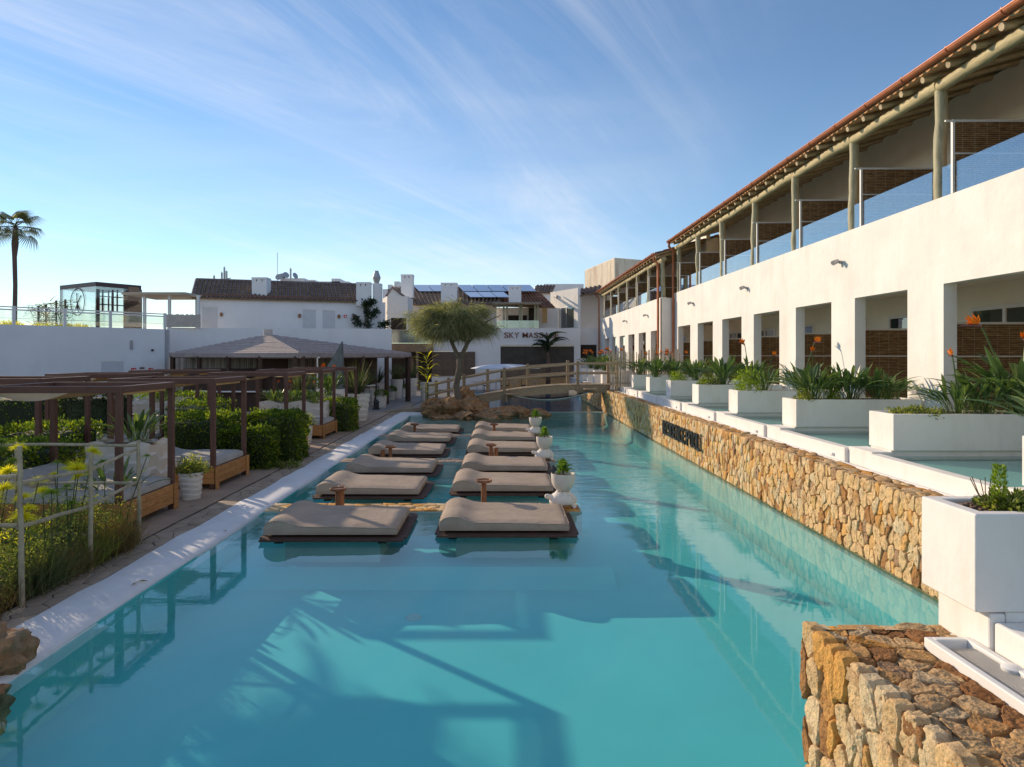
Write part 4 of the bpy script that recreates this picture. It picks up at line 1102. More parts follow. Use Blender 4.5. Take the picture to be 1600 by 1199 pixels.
# round tables beside the beds
def table(x, y, h, label, r=.15, z0=-.5):
    t = thing("round_table", label, "table", (x, y, 0), 0, "small round wooden pool tables")
    MB().lathe([(.048, z0), (.048, h - .03)], 14).build("post", "wood_table", t, smooth=True)
    MB().lathe([(.0, h - .035), (r * .8, h - .035), (r, h - .02), (r, h + .015), (r * .97, h + .018), (r * .84, h + .016), (r * .80, h - .002), (0, h - .004)], 26, cap=False).build("top", "wood_table", t, smooth=True, ang=35)
    return t
for (px, py, Y, lab) in ((528, 768, 12.55, "low wooden round table with raised rim behind the nearest bed of the kerb row"), (756, 755, 12.45, "tall wooden round table behind the nearest bed of the turtle row"),
                         (610, 702, 18.15, "round wooden table behind the third bed of the kerb row"), (767, 699, 18.15, "round wooden table behind the third bed of the turtle row"),
                         (648, 667, 23.8, "far round wooden table near the farthest bed of the kerb row"), (772, 667, 23.8, "far round wooden table near the farthest bed of the turtle row")):
    table(X_at(px, Y), Y, max(.12, Z_at(py - 4, Y)), lab)
for (px, py, Y, lab) in ((533, 764, 12.75, "short wooden drink post beside the low round table of the kerb row"), (598, 706, 18.4, "short wooden drink post left of the round table behind the third kerb bed"), (775, 703, 18.4, "short wooden drink post right of the round table behind the third turtle row bed")):
    o = MB().lathe([(.055, -.3), (.06, .05), (.06, max(.12, Z_at(py, Y)) + .05), (.05, max(.12, Z_at(py, Y)) + .06)], 14).build("drink_post", "wood_table", None, smooth=True, loc=(X_at(px, Y), Y, 0)); tag(o, lab, "post", "short wooden drink posts")

def turtle(x, y, z, rz, s, label):
    t = thing("turtle_statue", label, "statue", (x, y, z), rz, "white turtle statues carrying bowls")
    t.scale = (s, s, s)
    # body with head, neck, legs and tail as one skin
    vs = [(0, 0, .16), (-.17, 0, .17), (-.27, 0, .215), (-.35, 0, .255), (-.42, 0, .245), (.18, 0, .14), (.29, 0, .07),
          (-.13, -.13, .13), (-.20, -.19, .06), (-.24, -.20, .0), (-.13, .13, .13), (-.20, .19, .06), (-.24, .20, 0), (.14, -.13, .12), (.20, -.19, .06), (.23, -.20, 0), (.14, .13, .12), (.20, .19, .06), (.23, .20, 0)]
    es = [(0, 1), (1, 2), (2, 3), (3, 4), (0, 5), (5, 6), (1, 7), (7, 8), (8, 9), (1, 10), (10, 11), (11, 12), (5, 13), (13, 14), (14, 15), (5, 16), (16, 17), (17, 18)]
    rd = [.15, .12, .058, .066, .036, .12, .02, .06, .05, .055, .06, .05, .055, .06, .05, .055, .06, .05, .055]
    me = bpy.data.meshes.new("body"); me.from_pydata(vs, es, []); me.materials.append(M["statue_white"])
    b = obj("body", me, t); sk = b.modifiers.new("skin", 'SKIN')
    for i, r in enumerate(rd): me.skin_vertices[0].data[i].radius = (r, r)
    me.skin_vertices[0].data[0].use_root = True
    sk.use_smooth_shade = True; ss = b.modifiers.new("sub", 'SUBSURF'); ss.levels = ss.render_levels = 2
    m = MB(); m.lathe([(.30, .10), (.315, .13), (.30, .19), (.25, .27), (.17, .335), (.08, .365), (0.01, .37)], 26)
    m.v = [(a * .98, b_ * .86, c) for a, b_, c in m.v]; sh = m.build("shell", "statue_white", t, smooth=True, ang=60)
    for k in range(13):
        if k < 3: cx_, cy_, tilt = (-.13 + k * .13), 0, 0
        elif k < 8: cx_, cy_ = -.2 + (k - 3) * .1, -.16
        else: cx_, cy_ = -.2 + (k - 8) * .1, .16
        rr = math.hypot(cx_, cy_ * 1.16); z_ = .10 + .27 * math.sqrt(max(0, 1 - (rr / .315) ** 2)) + .004
        nrm = Vector((cx_, cy_ * 1.3, .16)).normalized(); q = nrm.to_track_quat('Z', 'Y')
        p = MB(); p.lathe([(.060, -.02), (.055, .008), (.035, .016), (0.001, .017)], 6); o = p.build("shell_plate", "statue_white", sh, loc=(cx_, cy_, z_)); o.rotation_euler = q.to_euler()
    for sy in (-1, 1): MB().lathe([(.0, -.012), (.012, 0), (.0, .012)], 8, (-.375, .052 * sy, .275)).build("eye", "letter_dark", b)
    return t
def bowl_pot(x, y, z, s, label, nleaf=34):
    t = thing("bowl_planter", label, "planter", (x, y, z), 0, "white bowl planters on turtle backs"); t.scale = (s, s, s)
    MB().lathe([(.10, 0), (.14, .01), (.21, .08), (.262, .20), (.278, .33), (.28, .40), (.268, .405), (.262, .39), (.25, .33), (.0, .33)], 36, cap=False).build("bowl", "ceramic_white", t, smooth=True, ang=50)
    MB().lathe([(.262, .335), (.2, .35), (0.01, .36)], 20).build("soil", "soil", t)
    lf = MB(); 
    for i, (u, w, zz) in enumerate(((0, .012, 0), (.35, .045, .05), (.75, .065, .06), (1, .0, .02))):
        lf.v += [(u * .28, -w, zz + .012), (u * .28, 0, zz), (u * .28, w, zz + .012)]
    for i in range(3):
        for q in (0, 1): lf.f.append((i * 3 + q, i * 3 + q + 1, i * 3 + q + 4, i * 3 + q + 3))
    me = lf.mesh("leaf", "leaf_rosette")
    for i in range(nleaf):
        el = R(8 + 72 * (i / nleaf)); a = i * 2.39996; k = random.uniform(.85, 1.15)
        obj("leaf", me, t, (0, 0, .42 + .05 * i / nleaf), (0, -el, a), (k, k, k))
    for j in range(2):
        for i in range(12):
            el = R(10 + 60 * i / 12); a = i * 2.4 + j; k = .5
            obj("leaf", me, t, (.10 * (-1) ** j, .08 * (-1) ** j, .39), (0, -el, a), (k, k, k))
    MB().tube([(0, 0, .33), (0, 0, .45)], .025, 8).build("stem", "trunk_bark", t)
    return t
tp = [(873, 792, 1.0, "nearest white turtle statue standing on the near paved strip", "nearest white bowl with a large green rosette on the turtle's back"),
      (846, 736, 1.0, "second white turtle statue on the middle paved strip", "second white bowl with a lighter rosette plant"),
      (833, 690, 1.0, "farthest white turtle statue on the far paved strip", "farthest white bowl with a bright green leafy plant")]
for i, (px, py, s, l1, l2) in enumerate(tp):
    Y = (12.62, 18.3, 23.95)[i]; x = X_at(px, Y) + .08
    turtle(x, Y, .05, R(8), .84, l1); bowl_pot(x, Y, .05 + .36 * .84, .80, l2)
dk = MB().tube([(0, 0, 0), (.05, .02, .05), (.02, .05, .10)], [.05, .06, .03], 8).build("dark_succulent", "letter_dark", None, loc=(X_at(862, 12.4), 12.4, .74)); tag(dk, "small dark object lying on the rim of the nearest bowl", "ornament")

# ------------------------------------------------------------------ day beds with pergola frames
def make_daybed(label, group, flip=False):
    """origin: the corner at the pool, near side; the bed runs to -x and +y"""
    t = thing("pergola_daybed", label, "day bed", (0, 0, 0), 0, group)
    W, D_, Hh, p = 2.25, 1.80, 2.32, .095
    for x in (-p, -W):
        for y in (0, D_ - p): MB().box(x, x + p, y, y + p, .0, Hh - .11).build("post", "brown_metal", t, bevel=.004)
    MB().box(-W, 0, 0, p, Hh - .109, Hh).build("top_beam", "brown_metal", t, bevel=.004)
    MB().box(-W, 0, D_ - p, D_, Hh - .109, Hh).build("top_beam", "brown_metal", t, bevel=.004)
    for x in (-p, -W): MB().box(x, x + p, p + .001, D_ - p - .001, Hh - .108, Hh - .002).build("top_beam", "brown_metal", t, bevel=.004)
    # base of boards round a dark frame
    for k in range(3):
        z0 = .115 + k * .117
        MB().box(.002, .028, .0, D_, z0, z0 + .112).build("side_board", "wood_orange", t, bevel=.003)
        MB().box(-W, .0, -.028, -.002, z0, z0 + .112).build("front_board", "wood_orange", t, bevel=.003)
        MB().box(-W, .0, D_ + .002, D_ + .028, z0, z0 + .112).build("back_board", "wood_orange", t, bevel=.003)
    for y in (-.03, D_ - .13): MB().box(.03, .052, y, y + .16, .0, .47).build("foot", "wood_orange", t, bevel=.003)
    MB().box(-W + .02, -.002, p + .01, D_ - p - .01, .30, .462).build("bed_frame", "wood_dark", t)
    m = MB(); prof = []
    nx, ny = 18, 12
    for j in range(ny + 1):
        for i in range(nx + 1):
            u, v = i / nx, j / ny; x = -W + .10 + (W - .14) * u; y = .02 + (D_ - .04) * v
            e = min(u * (W - .14), (1 - u) * (W - .14), v * (D_ - .04), (1 - v) * (D_ - .04)); z = .61 - .05 * max(0, 1 - e / .08) ** 2
            z += .30 * max(0, 1 - u / .36) ** 1.2 * 1.0 + .008 * noise.noise(Vector((x * 4, y * 4, 0)))
            m.v.append((x, y, z))
    for j in range(ny):
        for i in range(nx): a = j * (nx + 1) + i; m.f.append((a, a + 1, a + nx + 2, a + nx + 1))
    rg = [i for i in range(nx + 1)] + [j * (nx + 1) + nx for j in range(1, ny + 1)] + [ny * (nx + 1) + i for i in range(nx - 1, -1, -1)] + [j * (nx + 1) for j in range(ny - 1, 0, -1)]
    bt = []
    for r in rg: m.v.append((m.v[r][0], m.v[r][1], .465)); bt.append(len(m.v) - 1)
    for i in range(len(rg)): j = (i + 1) % len(rg); m.f.append((rg[j], rg[i], bt[i], bt[j]))
    m.f.append(tuple(bt[::-1])); m.build("mattress", "fabric_grey", t, smooth=True, ang=80)
    c = MB(); c.tube([(-W + .62, .25, .72), (-W + .62, .80, .72)], [.10, .10], 12); c.build("cushion", "fabric_taupe", t, smooth=True, bevel=.03)
    # rolled and sagging canvas under the top
    cv = MB(); n = 14; x0, x1 = -W + p + .01, -W + 1.35
    for j in range(2):
        y = (p + .03, D_ - p - .03)[j]
        for i in range(n + 1):
            u = i / n; cv.v.append((x0 + (x1 - x0) * u, y, Hh - .115 - .13 * math.sin(math.pi * u)))
    for i in range(n): cv.f.append((i, i + 1, n + 2 + i, n + 1 + i))
    cv.build("canopy", "canvas", t, smooth=True)
    MB().tube([(-.13, p + .04, Hh - .13), (-.13, D_ - p - .04, Hh - .13)], .028, 8).build("canopy_roll", "canvas", t, smooth=True)
    return t
dgp = "pergola day beds on the terrace"
spots1 = [(-6.03, 10.78), (-6.03, 14.30), (-6.03, 19.15), (-6.03, 22.90), (-6.03, 26.55)]
d0 = make_daybed("nearest pergola day bed with lit orange base behind the garden bed", dgp); d0.location = (*spots1[0], .045)
labs = ["second pergola day bed of the pool side row, left of the box hedges", "third pergola day bed beyond the two box hedges", "fourth pergola day bed of the pool side row", "farthest pergola day bed of the pool side row"]
for s, l in zip(spots1[1:], labs): dup(d0, (*s, .045), 0, l)
s2 = [(-9.7, 14.3), (-9.75, 17.9), (-9.8, 22.0)]
l2 = ["nearest day bed frame of the back row, cut by the left edge", "middle day bed frame of the back row before the white wall", "farthest day bed frame of the back row before the reed hut"]
for s, l in zip(s2, l2): dup(d0, (*s, .045), 0, l)

# ------------------------------------------------------------------ hedges, pots
def hedge(x0, x1, y0, y1, h, label, n=5200, mat="leaf_hedge", rnd=.16):
    t = thing("box_hedge", label, "hedge", ((x0 + x1) / 2, (y0 + y1) / 2, .03), 0, "clipped box hedges between the day beds")
    a, b = (x1 - x0) / 2, (y1 - y0) / 2
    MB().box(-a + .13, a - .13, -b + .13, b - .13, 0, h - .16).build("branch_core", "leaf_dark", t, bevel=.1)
    ar = np.array([b * h, b * h, a * h, a * h, 2 * a * b]); f = rng.choice(5, n, p=ar / ar.sum()); u = rng.uniform(-1, 1, (n, 2)); p = np.zeros((n, 3)); nm = np.zeros((n, 3))
    for k in range(5):
        q = f == k
        if k < 2: s = 1 if k else -1; p[q] = np.stack([np.full(q.sum(), s * a), u[q, 0] * b, (u[q, 1] + 1) / 2 * h], 1); nm[q] = (s, 0, 0)
        elif k < 4: s = 1 if k == 3 else -1; p[q] = np.stack([u[q, 0] * a, np.full(q.sum(), s * b), (u[q, 1] + 1) / 2 * h], 1); nm[q] = (0, s, 0)
        else: p[q] = np.stack([u[q, 0] * a, u[q, 1] * b, np.full(q.sum(), h)], 1); nm[q] = (0, 0, 1)
    # rounded shoulders and uneven clumps
    c = np.clip(p, [-a + rnd, -b + rnd, rnd * .3], [a - rnd, b - rnd, h - rnd]); d = p - c; dl = np.linalg.norm(d, axis=1, keepdims=True); d = d / np.maximum(dl, 1e-6)
    bump = .05 * (np.sin(p[:, :1] * 9 + x0 * 3) * np.cos(p[:, 1:2] * 8 + p[:, 2:3] * 7) + .6 * np.sin(p[:, 2:3] * 17 + p[:, :1] * 13))
    p = c + d * (rnd + bump - np.abs(rng.normal(size=(n, 1))) * .045 + (rng.uniform(size=(n, 1)) > .96) * rng.uniform(.02, .13, (n, 1)))
    stuff(obj("foliage", leaves("foliage", p, d + rng.normal(size=(n, 3)) * .55 + np.array([0, 0, .35]), .074, .044, mat), t))
    return t
hedge(-6.95, -5.75, 16.75, 17.65, 1.00, "low square box hedge with yellow lit top beside the second day bed", 6000)
hedge(-6.75, -5.40, 17.95, 19.0, 1.28, "large box hedge bulging over the paving before the third day bed", 8000)
hedge(-6.65, -5.55, 25.0, 26.3, 1.16, "dark box hedge between the fourth and fifth day beds", 5000)
hedge(-9.2, -8.3, 11.9, 13.6, 1.18, "round topped hedge left behind the nearest day bed", 5200)
hedge(-9.9, -9.0, 13.2, 14.1, 1.10, "small hedge block behind the raised mattress at the left", 3500)
hedge(-8.4, -6.9, 16.9, 18.6, 1.30, "wide hedge behind the second day bed with a sunlit crest", 8000)
hedge(-11.4, -9.8, 15.3, 16.9, 1.20, "hedge at the left edge among the second row frames", 4500)
hedge(-12.5, -11.0, 19.0, 20.5, 1.75, "tall dark grey green hedge behind the left frames", 4500, "leaf_dark", .4)
hedge(-9.6, -8.4, 19.4, 21.6, 1.45, "hedge block in the middle row under the white wall", 4500)
hedge(-12.6, -10.4, 23.0, 24.6, 1.5, "hedge block in front of the reed hut", 3500)
hedge(-9.0, -7.6, 27.0, 28.6, 1.3, "far hedge block under the sail shaped stone", 2500)
hedge(-16.5, -14.2, 21.0, 23.0, 1.6, "hedge at the foot of the white wall on the left", 3500)
g = fern(-5.35, 17.1, .04, .34, .16, "low spreading groundcover tuft at the foot of the square hedge", None, "leaf_garden", 500)

def wavy_pot(x, y, h, r, label, plant=None, z=.045, tiers=5, group="white rippled plant pots"):
    t = thing("rippled_pot", label, "pot", (x, y, z), random.uniform(0, 6), group)
    m = MB(); n = 28; rows = tiers * 4
    for i in range(rows + 1):
        v = i / rows
        for k in range(n):
            a = 2 * math.pi * k / n; ph = v * tiers + .16 * math.sin(a * 3 + i * .02)
            rr = r * (.74 + .24 * v) + r * .085 * (ph % 1.0); m.v.append((rr * math.cos(a), rr * math.sin(a), h * v))
    for i in range(rows):
        for k in range(n): m.f.append((i * n + k, i * n + (k + 1) % n, (i + 1) * n + (k + 1) % n, (i + 1) * n + k))
    m.f.append(tuple(range(n))[::-1]); m.build("pot", "ceramic_white", t, smooth=True, ang=35)
    MB().lathe([(r * .95, h - .06), (.001, h - .03)], 18).build("soil", "soil", t)
    if plant == "shrub":
        nn = 1300; u = unit(rng.normal(size=(nn, 3))); u[:, 2] = np.abs(u[:, 2]); p = u * rng.uniform(.4, 1, (nn, 1)) * np.array([r * 1.35, r * 1.35, r * 1.5]) * (1 + .3 * np.sin(u[:, :1] * 8)) + np.array([0, 0, h - .04])
        stuff(obj("foliage", leaves("foliage", p, u + rng.normal(size=(nn, 3)) * .8, .055, .03, "leaf_garden"), t))
    elif plant == "sword":
        nn = 90; a = rng.uniform(0, 6.28, nn); tl = rng.uniform(.05, .75, nn); d = np.stack([np.cos(a) * tl, np.sin(a) * tl, np.ones(nn)], 1)
        base = np.stack([np.cos(a) * .08, np.sin(a) * .08, np.full(nn, h - .05)], 1)
        obj("foliage", blades("foliage", base, d, r * 3.4, .045, .28, "leaf_sword", 4), t)
    elif plant == "round":
        nn = 1200; u = unit(rng.normal(size=(nn, 3))); p = u * rng.uniform(.8, 1, (nn, 1)) * np.array([r * 1.3, r * 1.3, r * .7]) + np.array([0, 0, h + r * .3])
        stuff(obj("foliage", leaves("foliage", p, u + rng.normal(size=(nn, 3)) * .6, .06, .035, "leaf_hedge"), t))
    return t
def wavy_trough(x, y, w, d, h, label, plants=0, rz=0):
    t = thing("rippled_trough", label, "planter", (x, y, .045), rz, "white rippled troughs"); m = MB(); per = []
    for k in range(60):
        s = k / 60 * 2 * (w + d)
        if s < w: per.append((s, 0, 0, -1))
        elif s < w + d: per.append((w, s - w, 1, 0))
        elif s < 2 * w + d: per.append((w - (s - w - d), d, 0, 1))
        else: per.append((0, d - (s - 2 * w - d), -1, 0))
    rows = 24
    for i in range(rows + 1):
        v = i / rows
        for k, (a, b, nx, ny) in enumerate(per):
            ph = v * 4 + .32 * math.sin(k / 60 * 6.283 * 5 + .5 * v); o = .055 * (ph % 1.0); top = .05 * math.sin(k / 60 * 6.283 * 5) * max(0, (v - .8) / .2)
            m.v.append((a + nx * o, b + ny * o, h * v + top))
    for i in range(rows):
        for k in range(60): m.f.append((i * 60 + k, i * 60 + (k + 1) % 60, (i + 1) * 60 + (k + 1) % 60, (i + 1) * 60 + k))
    m.build("trough", "ceramic_white", t, smooth=True, ang=35)
    MB().box(.03, w - .03, .03, d - .03, h - .14, h - .07).build("soil", "soil", t)
    return t
random.seed(21)
wavy_pot(-6.12, 13.42, .52, .225, "round rippled pot with a small shrub between the first two day beds", "shrub")
wavy_pot(-6.32, 21.95, .60, .22, "rippled pot with bright low foliage beside the third day bed", "shrub")
wavy_trough(-7.95, 13.05, 1.15, .8, 1.12, "tall rippled white trough behind the nearest day bed")
strelitzia(-7.2, 13.45, 1.08, 16, .95, "broad leaved plant growing in the tall rippled trough behind the nearest day bed", None, 0)
wavy_trough(-8.6, 24.2, 2.3, .6, 1.15, "long low rippled white trough with flowering stems in the middle row")
for i in range(3): strelitzia(-8.2 + i * .75, 24.5, 1.1, 16, .8, ["left", "middle", "right"][i] + " clump of strap leaves in the long rippled trough", "plants in the long rippled trough", 1, True)
wavy_trough(-11.8, 21.8, 2.1, .6, 1.35, "rippled white trough behind the second row frames at the left")
strelitzia(-11.0, 22.1, 1.35, 14, 1.0, "dark leaved plant in the rippled trough behind the second row frames", None, 0, True)
wavy_pot(-7.5, 29.5, 1.1, .5, "big rippled pot with flowering strap plant left of the last day bed", None)
strelitzia(-7.5, 29.5, 1.1, 20, 1.4, "orange flowering strap plant in the big rippled pot beside the last day bed", None, 4, True)
wavy_pot(-6.3, 29.6, 1.15, .55, "wide sunlit rippled pot just behind the last day bed", "sword")
wavy_pot(-8.6, 29.0, 1.2, .42, "rippled pot with sword leaves left of the sail shaped stone", "sword")
for (px, py, r, h, pl, lab) in ((575, 632, .42, 1.15, "sword", "sword leaved plant in a rippled pot right of the last frames"), (590, 627, .40, 1.15, "sword", "second sword leaved pot, partly hidden at the bar table"),
        (596, 636, .30, .66, "round", "smaller round pot with a clipped yellow green ball"), (620, 622, .40, 1.25, "sword", "tall beehive shaped rippled pot with a big sword plant"),
        (630, 620, .26, .62, "round", "small rippled pot between the two tall beehive pots"), (642, 619, .46, 1.25, "sword", "tall beehive shaped rippled pot nearest the entrance"), (611, 625, .28, .6, "round", "low pot with dark round shrub behind the clipped ball pot"),
        (668, 628, .45, 1.2, None, "rippled pot standing behind the first post of the bridge")):
    Y = F * (H - .04) / (py - CY); wavy_pot(X_at(px, Y), Y, h, r, lab, pl, .02)

# ------------------------------------------------------------------ wooden bridge, tree island
random.seed(31)
br = thing("footbridge", "arched weathered timber footbridge with post and rail sides crossing the far pool", "bridge", (0, 33.6, 0))
def deck_z(x):                                        # height of the walking surface
    if x < -3.76: return .05 + max(0, x + 5.9) * .12
    return .31 + 1.10 * math.sin(min(1, (x + 3.76) / 7.6) * math.pi / 2) + .0 * x
bw0, bw1 = .0, 1.45
x = -5.9
while x < 5.35:
    z0, z1 = deck_z(x), deck_z(x + .135); m = MB(); j = random.uniform(-.02, .02)
    m.add([(x, bw0 + j, z0 - .035), (x + .125, bw0 + j, z1 - .035), (x + .125, bw1 + j, z1 - .035), (x, bw1 + j, z0 - .035), (x, bw0 + j, z0), (x + .125, bw0 + j, z1), (x + .125, bw1 + j, z1), (x, bw1 + j, z0)],
          [(0, 3, 2, 1), (4, 5, 6, 7), (0, 1, 5, 4), (1, 2, 6, 5), (2, 3, 7, 6), (3, 0, 4, 7)])
    m.build("deck_board", "wood_bridge", br); x += .135
def arch_beam(y, x0, x1, dz0, dz1, name):
    m = MB(); n = 24
    for i in range(n + 1):
        x = x0 + (x1 - x0) * i / n; z = deck_z(x); m.v += [(x, y, z + dz0), (x, y + .09, z + dz0), (x, y + .09, z + dz1), (x, y, z + dz1)]
    for i in range(n):
        for k in range(4): m.f.append((i * 4 + k, i * 4 + (k + 1) % 4, i * 4 + 4 + (k + 1) % 4, i * 4 + 4 + k))
    m.f += [(3, 2, 1, 0), tuple(n * 4 + k for k in range(4))]; m.build(name, "wood_bridge", br)
arch_beam(.03, -3.7, 5.2, -.42, -.037, "beam"); arch_beam(1.33, -3.7, 5.2, -.42, -.037, "beam")
arch_beam(-.02, -5.9, -3.75, -.16, -.037, "ramp_beam")
near = [X_at(p, 33.65) for p in (667, 725, 788, 902.5, 964)]; farp = [X_at(p, 35.0) for p in (682, 701, 762, 824.5, 887, 950)]
for y, xs in ((.04, near), (1.36, farp)):
    for x in xs:
        m = MB(); z = deck_z(x); m.box(x - .075, x + .075, y - .08, y + .07, z - (.55 if x > -3.7 else .25), z + 1.16 + random.uniform(-.03, .05)); o = m.build("post", "wood_bridge", br, bevel=.015); 
    for a, b in zip(xs[:-1], xs[1:]):
        for hz in (.55, 1.02):
            m = MB(); log_tube(m, (a, y, deck_z(a) + hz), (b, y, deck_z(b) + hz), .052, .048, 8, 4, .05); m.build("rail", "wood_bridge", br, smooth=True)
MB().box(.15, .75, -.55, -.03, .93, .99).build("bracket_board", "wood_bridge", br); MB().box(.17, .23, -.5, -.03, .55, .929).build("bracket", "wood_bridge", br)
MB().box(3.95, 4.55, -.9, -.03, 1.18, 1.24).build("bracket_board", "wood_bridge", br)
m = MB(); n = 20
for j in range(3):
    for i in range(n + 1):
        u = i / n; sag = .42 * (1 - (2 * u - 1) ** 2); m.v.append((.45 + 3.9 * u, -.5 + j * .55, 1.00 + .18 * u - sag * (1.0 if j == 1 else .72)))
for j in range(2):
    for i in range(n): a = j * (n + 1) + i; m.f.append((a, a + 1, a + n + 2, a + n + 1))
hm = m.build("hammock", "hammock", None, smooth=True, loc=(0, 33.6, -.06)); so = hm.modifiers.new("thick", 'SOLIDIFY'); so.thickness = .03
tag(hm, "pale cloth hammock slung in front of the bridge over the water", "hammock")
tw = MB().tube([(0, 0, 0), (.22, 0, .0), (.40, .0, -.02)], [.13, .15, .09], 12).build("rolled_towel", "towel", None, smooth=True, loc=(3.25, 33.45, 1.0)); tag(tw, "rolled striped towel lying at the right end of the hammock", "towel")

def boulder(x, y, z, r, sq, label, group, seed, par=None):
    bm = bmesh.new(); bmesh.ops.create_icosphere(bm, subdivisions=5, radius=1)
    for v in bm.verts:
        p = v.co.copy(); d = noise.fractal(p * 1.1 + Vector((seed * 7.3, 0, 0)), 1, 2, 4) * .34 + noise.noise(p * 3.5 + Vector((0, seed, 0))) * .12
        d2 = -abs(noise.noise(p * 2.2 + Vector((seed, seed, 0)))) * .25 + noise.noise(p * 9 + Vector((seed, 3, 0))) * .045 - max(0, noise.noise(p * 6 + Vector((0, 3, seed))) - .25) * .22
        v.co = Vector((p.x * sq[0], p.y * sq[1], p.z * sq[2])) * (1 + d + d2) * r
    me = bpy.data.meshes.new("boulder"); bm.to_mesh(me); bm.free(); me.shade_smooth(); me.materials.append(M["rock"])
    o = obj("boulder", me, None, (x, y, z), (0, 0, seed)); return tag(o, label, "rock", group)
gi = "rocks of the small tree island"
for i, (px, py, Y, r, sq) in enumerate(((683, 640, 32.3, .62, (1.1, .9, .7)), (706, 634, 32.6, .75, (1.2, 1, .75)), (730, 619, 33.0, .50, (.8, .8, 1.2)), (742, 636, 32.5, .72, (1.3, .9, .7)), (722, 647, 31.6, .62, (1.7, .8, .42)),
                                        (768, 645, 31.9, .62, (1.5, .8, .5)), (792, 642, 32.3, .55, (1.2, .8, .6)), (815, 642, 32.5, .50, (1.2, .8, .6)), (838, 644, 32.4, .50, (1.3, .9, .5)), (697, 651, 31.4, .50, (1.6, .8, .35)), (676, 632, 33.3, .5, (1, 1, .9)), (756, 650, 31.2, .5, (1.5, .8, .4)))):
    boulder(X_at(px, Y), Y, Z_at(py, Y) - .1, r, sq, ["leftmost brown rock of the tree island beside the ramp", "rock mound directly left of the tree foot", "upright brown rock leaning behind the tree trunk", "dark rock right of the tree foot",
        "flat ochre rock at the water under the tree", "long flat rock in the middle of the island", "grey brown rock right of the middle of the island", "dark rock below the bridge bracket", "rightmost rock of the island beside the far bowl plant",
        "low flat rock at the left water edge of the island", "rock under the bridge ramp", "lowest flat rock at the front water edge of the island"][i], gi, i + 1)
nn = 900; p = rng.normal(size=(nn, 3)) * np.array([.45, .35, .08]) + np.array([X_at(700, 32.3), 32.1, .38])
rt = obj("root_tangle", blades("root_tangle", p, rng.normal(size=(nn, 3)) * np.array([1, 1, .25]), .5, .014, .7, "leaf_dry", 3)); stuff(rt)

def crown_blades(cx, cy, cz, rx, ry, rz_, n, L, W, mat, clumps=60):
    c = unit(rng.normal(size=(clumps, 3))); c = c * rng.uniform(.45, .95, (clumps, 1)) * np.array([rx, ry, rz_]); c[:, 2] = np.where(c[:, 2] < -.35 * rz_, -.35 * rz_ + rng.normal(size=clumps) * .1, c[:, 2])
    k = rng.integers(0, clumps, n); loc = rng.normal(size=(n, 3)) * np.array([rx, ry, rz_]) * .125
    p = c[k] + loc + np.array([cx, cy, cz]); d = unit(c[k] * np.array([1, 1, .8]) + 1e-3) * .9 + rng.normal(size=(n, 3)) * .5 + np.array([0, 0, .25]); return p, d
tx = X_at(717, 32.5)
tr = thing("willowy_tree", "lone tree with twisted forked trunk and feathery drooping olive crown on the rock island", "tree", (tx, 32.5, .2))
def Tp(px, py, dy=0): return (X_at(px, 32.5) - tx, dy, Z_at(py, 32.5) - .2)
m = MB(); m.tube([Tp(718, 636), Tp(716, 620), Tp(712, 605, .1), Tp(715, 590), Tp(719, 575, -.1), Tp(719, 562)], [.24, .19, .16, .15, .16, .17], 12)
m.tube([Tp(719, 566), Tp(712, 550, .1), Tp(706, 536), Tp(700, 520, .3), Tp(690, 505, .5)], [.13, .10, .085, .07, .04], 9)
m.tube([Tp(719, 566), Tp(724, 550), Tp(731, 536, -.2), Tp(741, 524, -.3), Tp(752, 512, -.4)], [.13, .11, .09, .07, .04], 9)
m.build("trunk", "trunk_bark", tr, smooth=True)
for i in range(16):
    a = i * .9; s = Vector(random.choice([Tp(706, 536), Tp(731, 536, -.2), Tp(700, 520, .3), Tp(741, 524, -.3)])); e = s + Vector((math.cos(a) * 1.3, math.sin(a) * 1.2, random.uniform(.3, 1.1)))
    m = MB(); m.tube([s, s.lerp(e, .5) + Vector((0, 0, .18)), e], [.045, .03, .012], 6); m.build("branch", "trunk_bark", tr, smooth=True)
p, d = crown_blades(*Tp(706, 504), 2.02, 1.85, .96, 17000, .5, .015, "leaf_olive", 95)
stuff(obj("crown", blades("crown", p, d, .44, .026, .75, "leaf_olive", 3), tr))
p, d = crown_blades(*Tp(706, 501), 1.35, 1.3, .7, 6000, .5, .015, "leaf_dark", 60)
stuff(obj("inner_foliage", blades("inner_foliage", p, d, .32, .02, .7, "leaf_garden", 2), tr))
# bright yellow green plant at the left bridge post
bx = X_at(667, 33.2); bp = thing("yellow_leaf_plant", "tall backlit yellow green broad leaved plant at the left end of the bridge", "plant", (bx, 33.3, .3))
for i in range(34):
    z = .9 + 1.9 * (i / 34); a = i * 2.4
    lf = obj("leaf", LV[2], bp, (0, 0, z - .3), (0, random.uniform(.3, 1.2), a), (.75, 1.3, .75))
lm = LV[2].copy(); lm.materials.clear(); lm.materials.append(M["leaf_yellow"])
for c in bp.children: c.data = lm
MB().tube([(0, 0, -.3), (.03, 0, 1), (-.02, 0, 2.6)], [.05, .04, .02], 7).build("stem", "leaf_sword", bp)
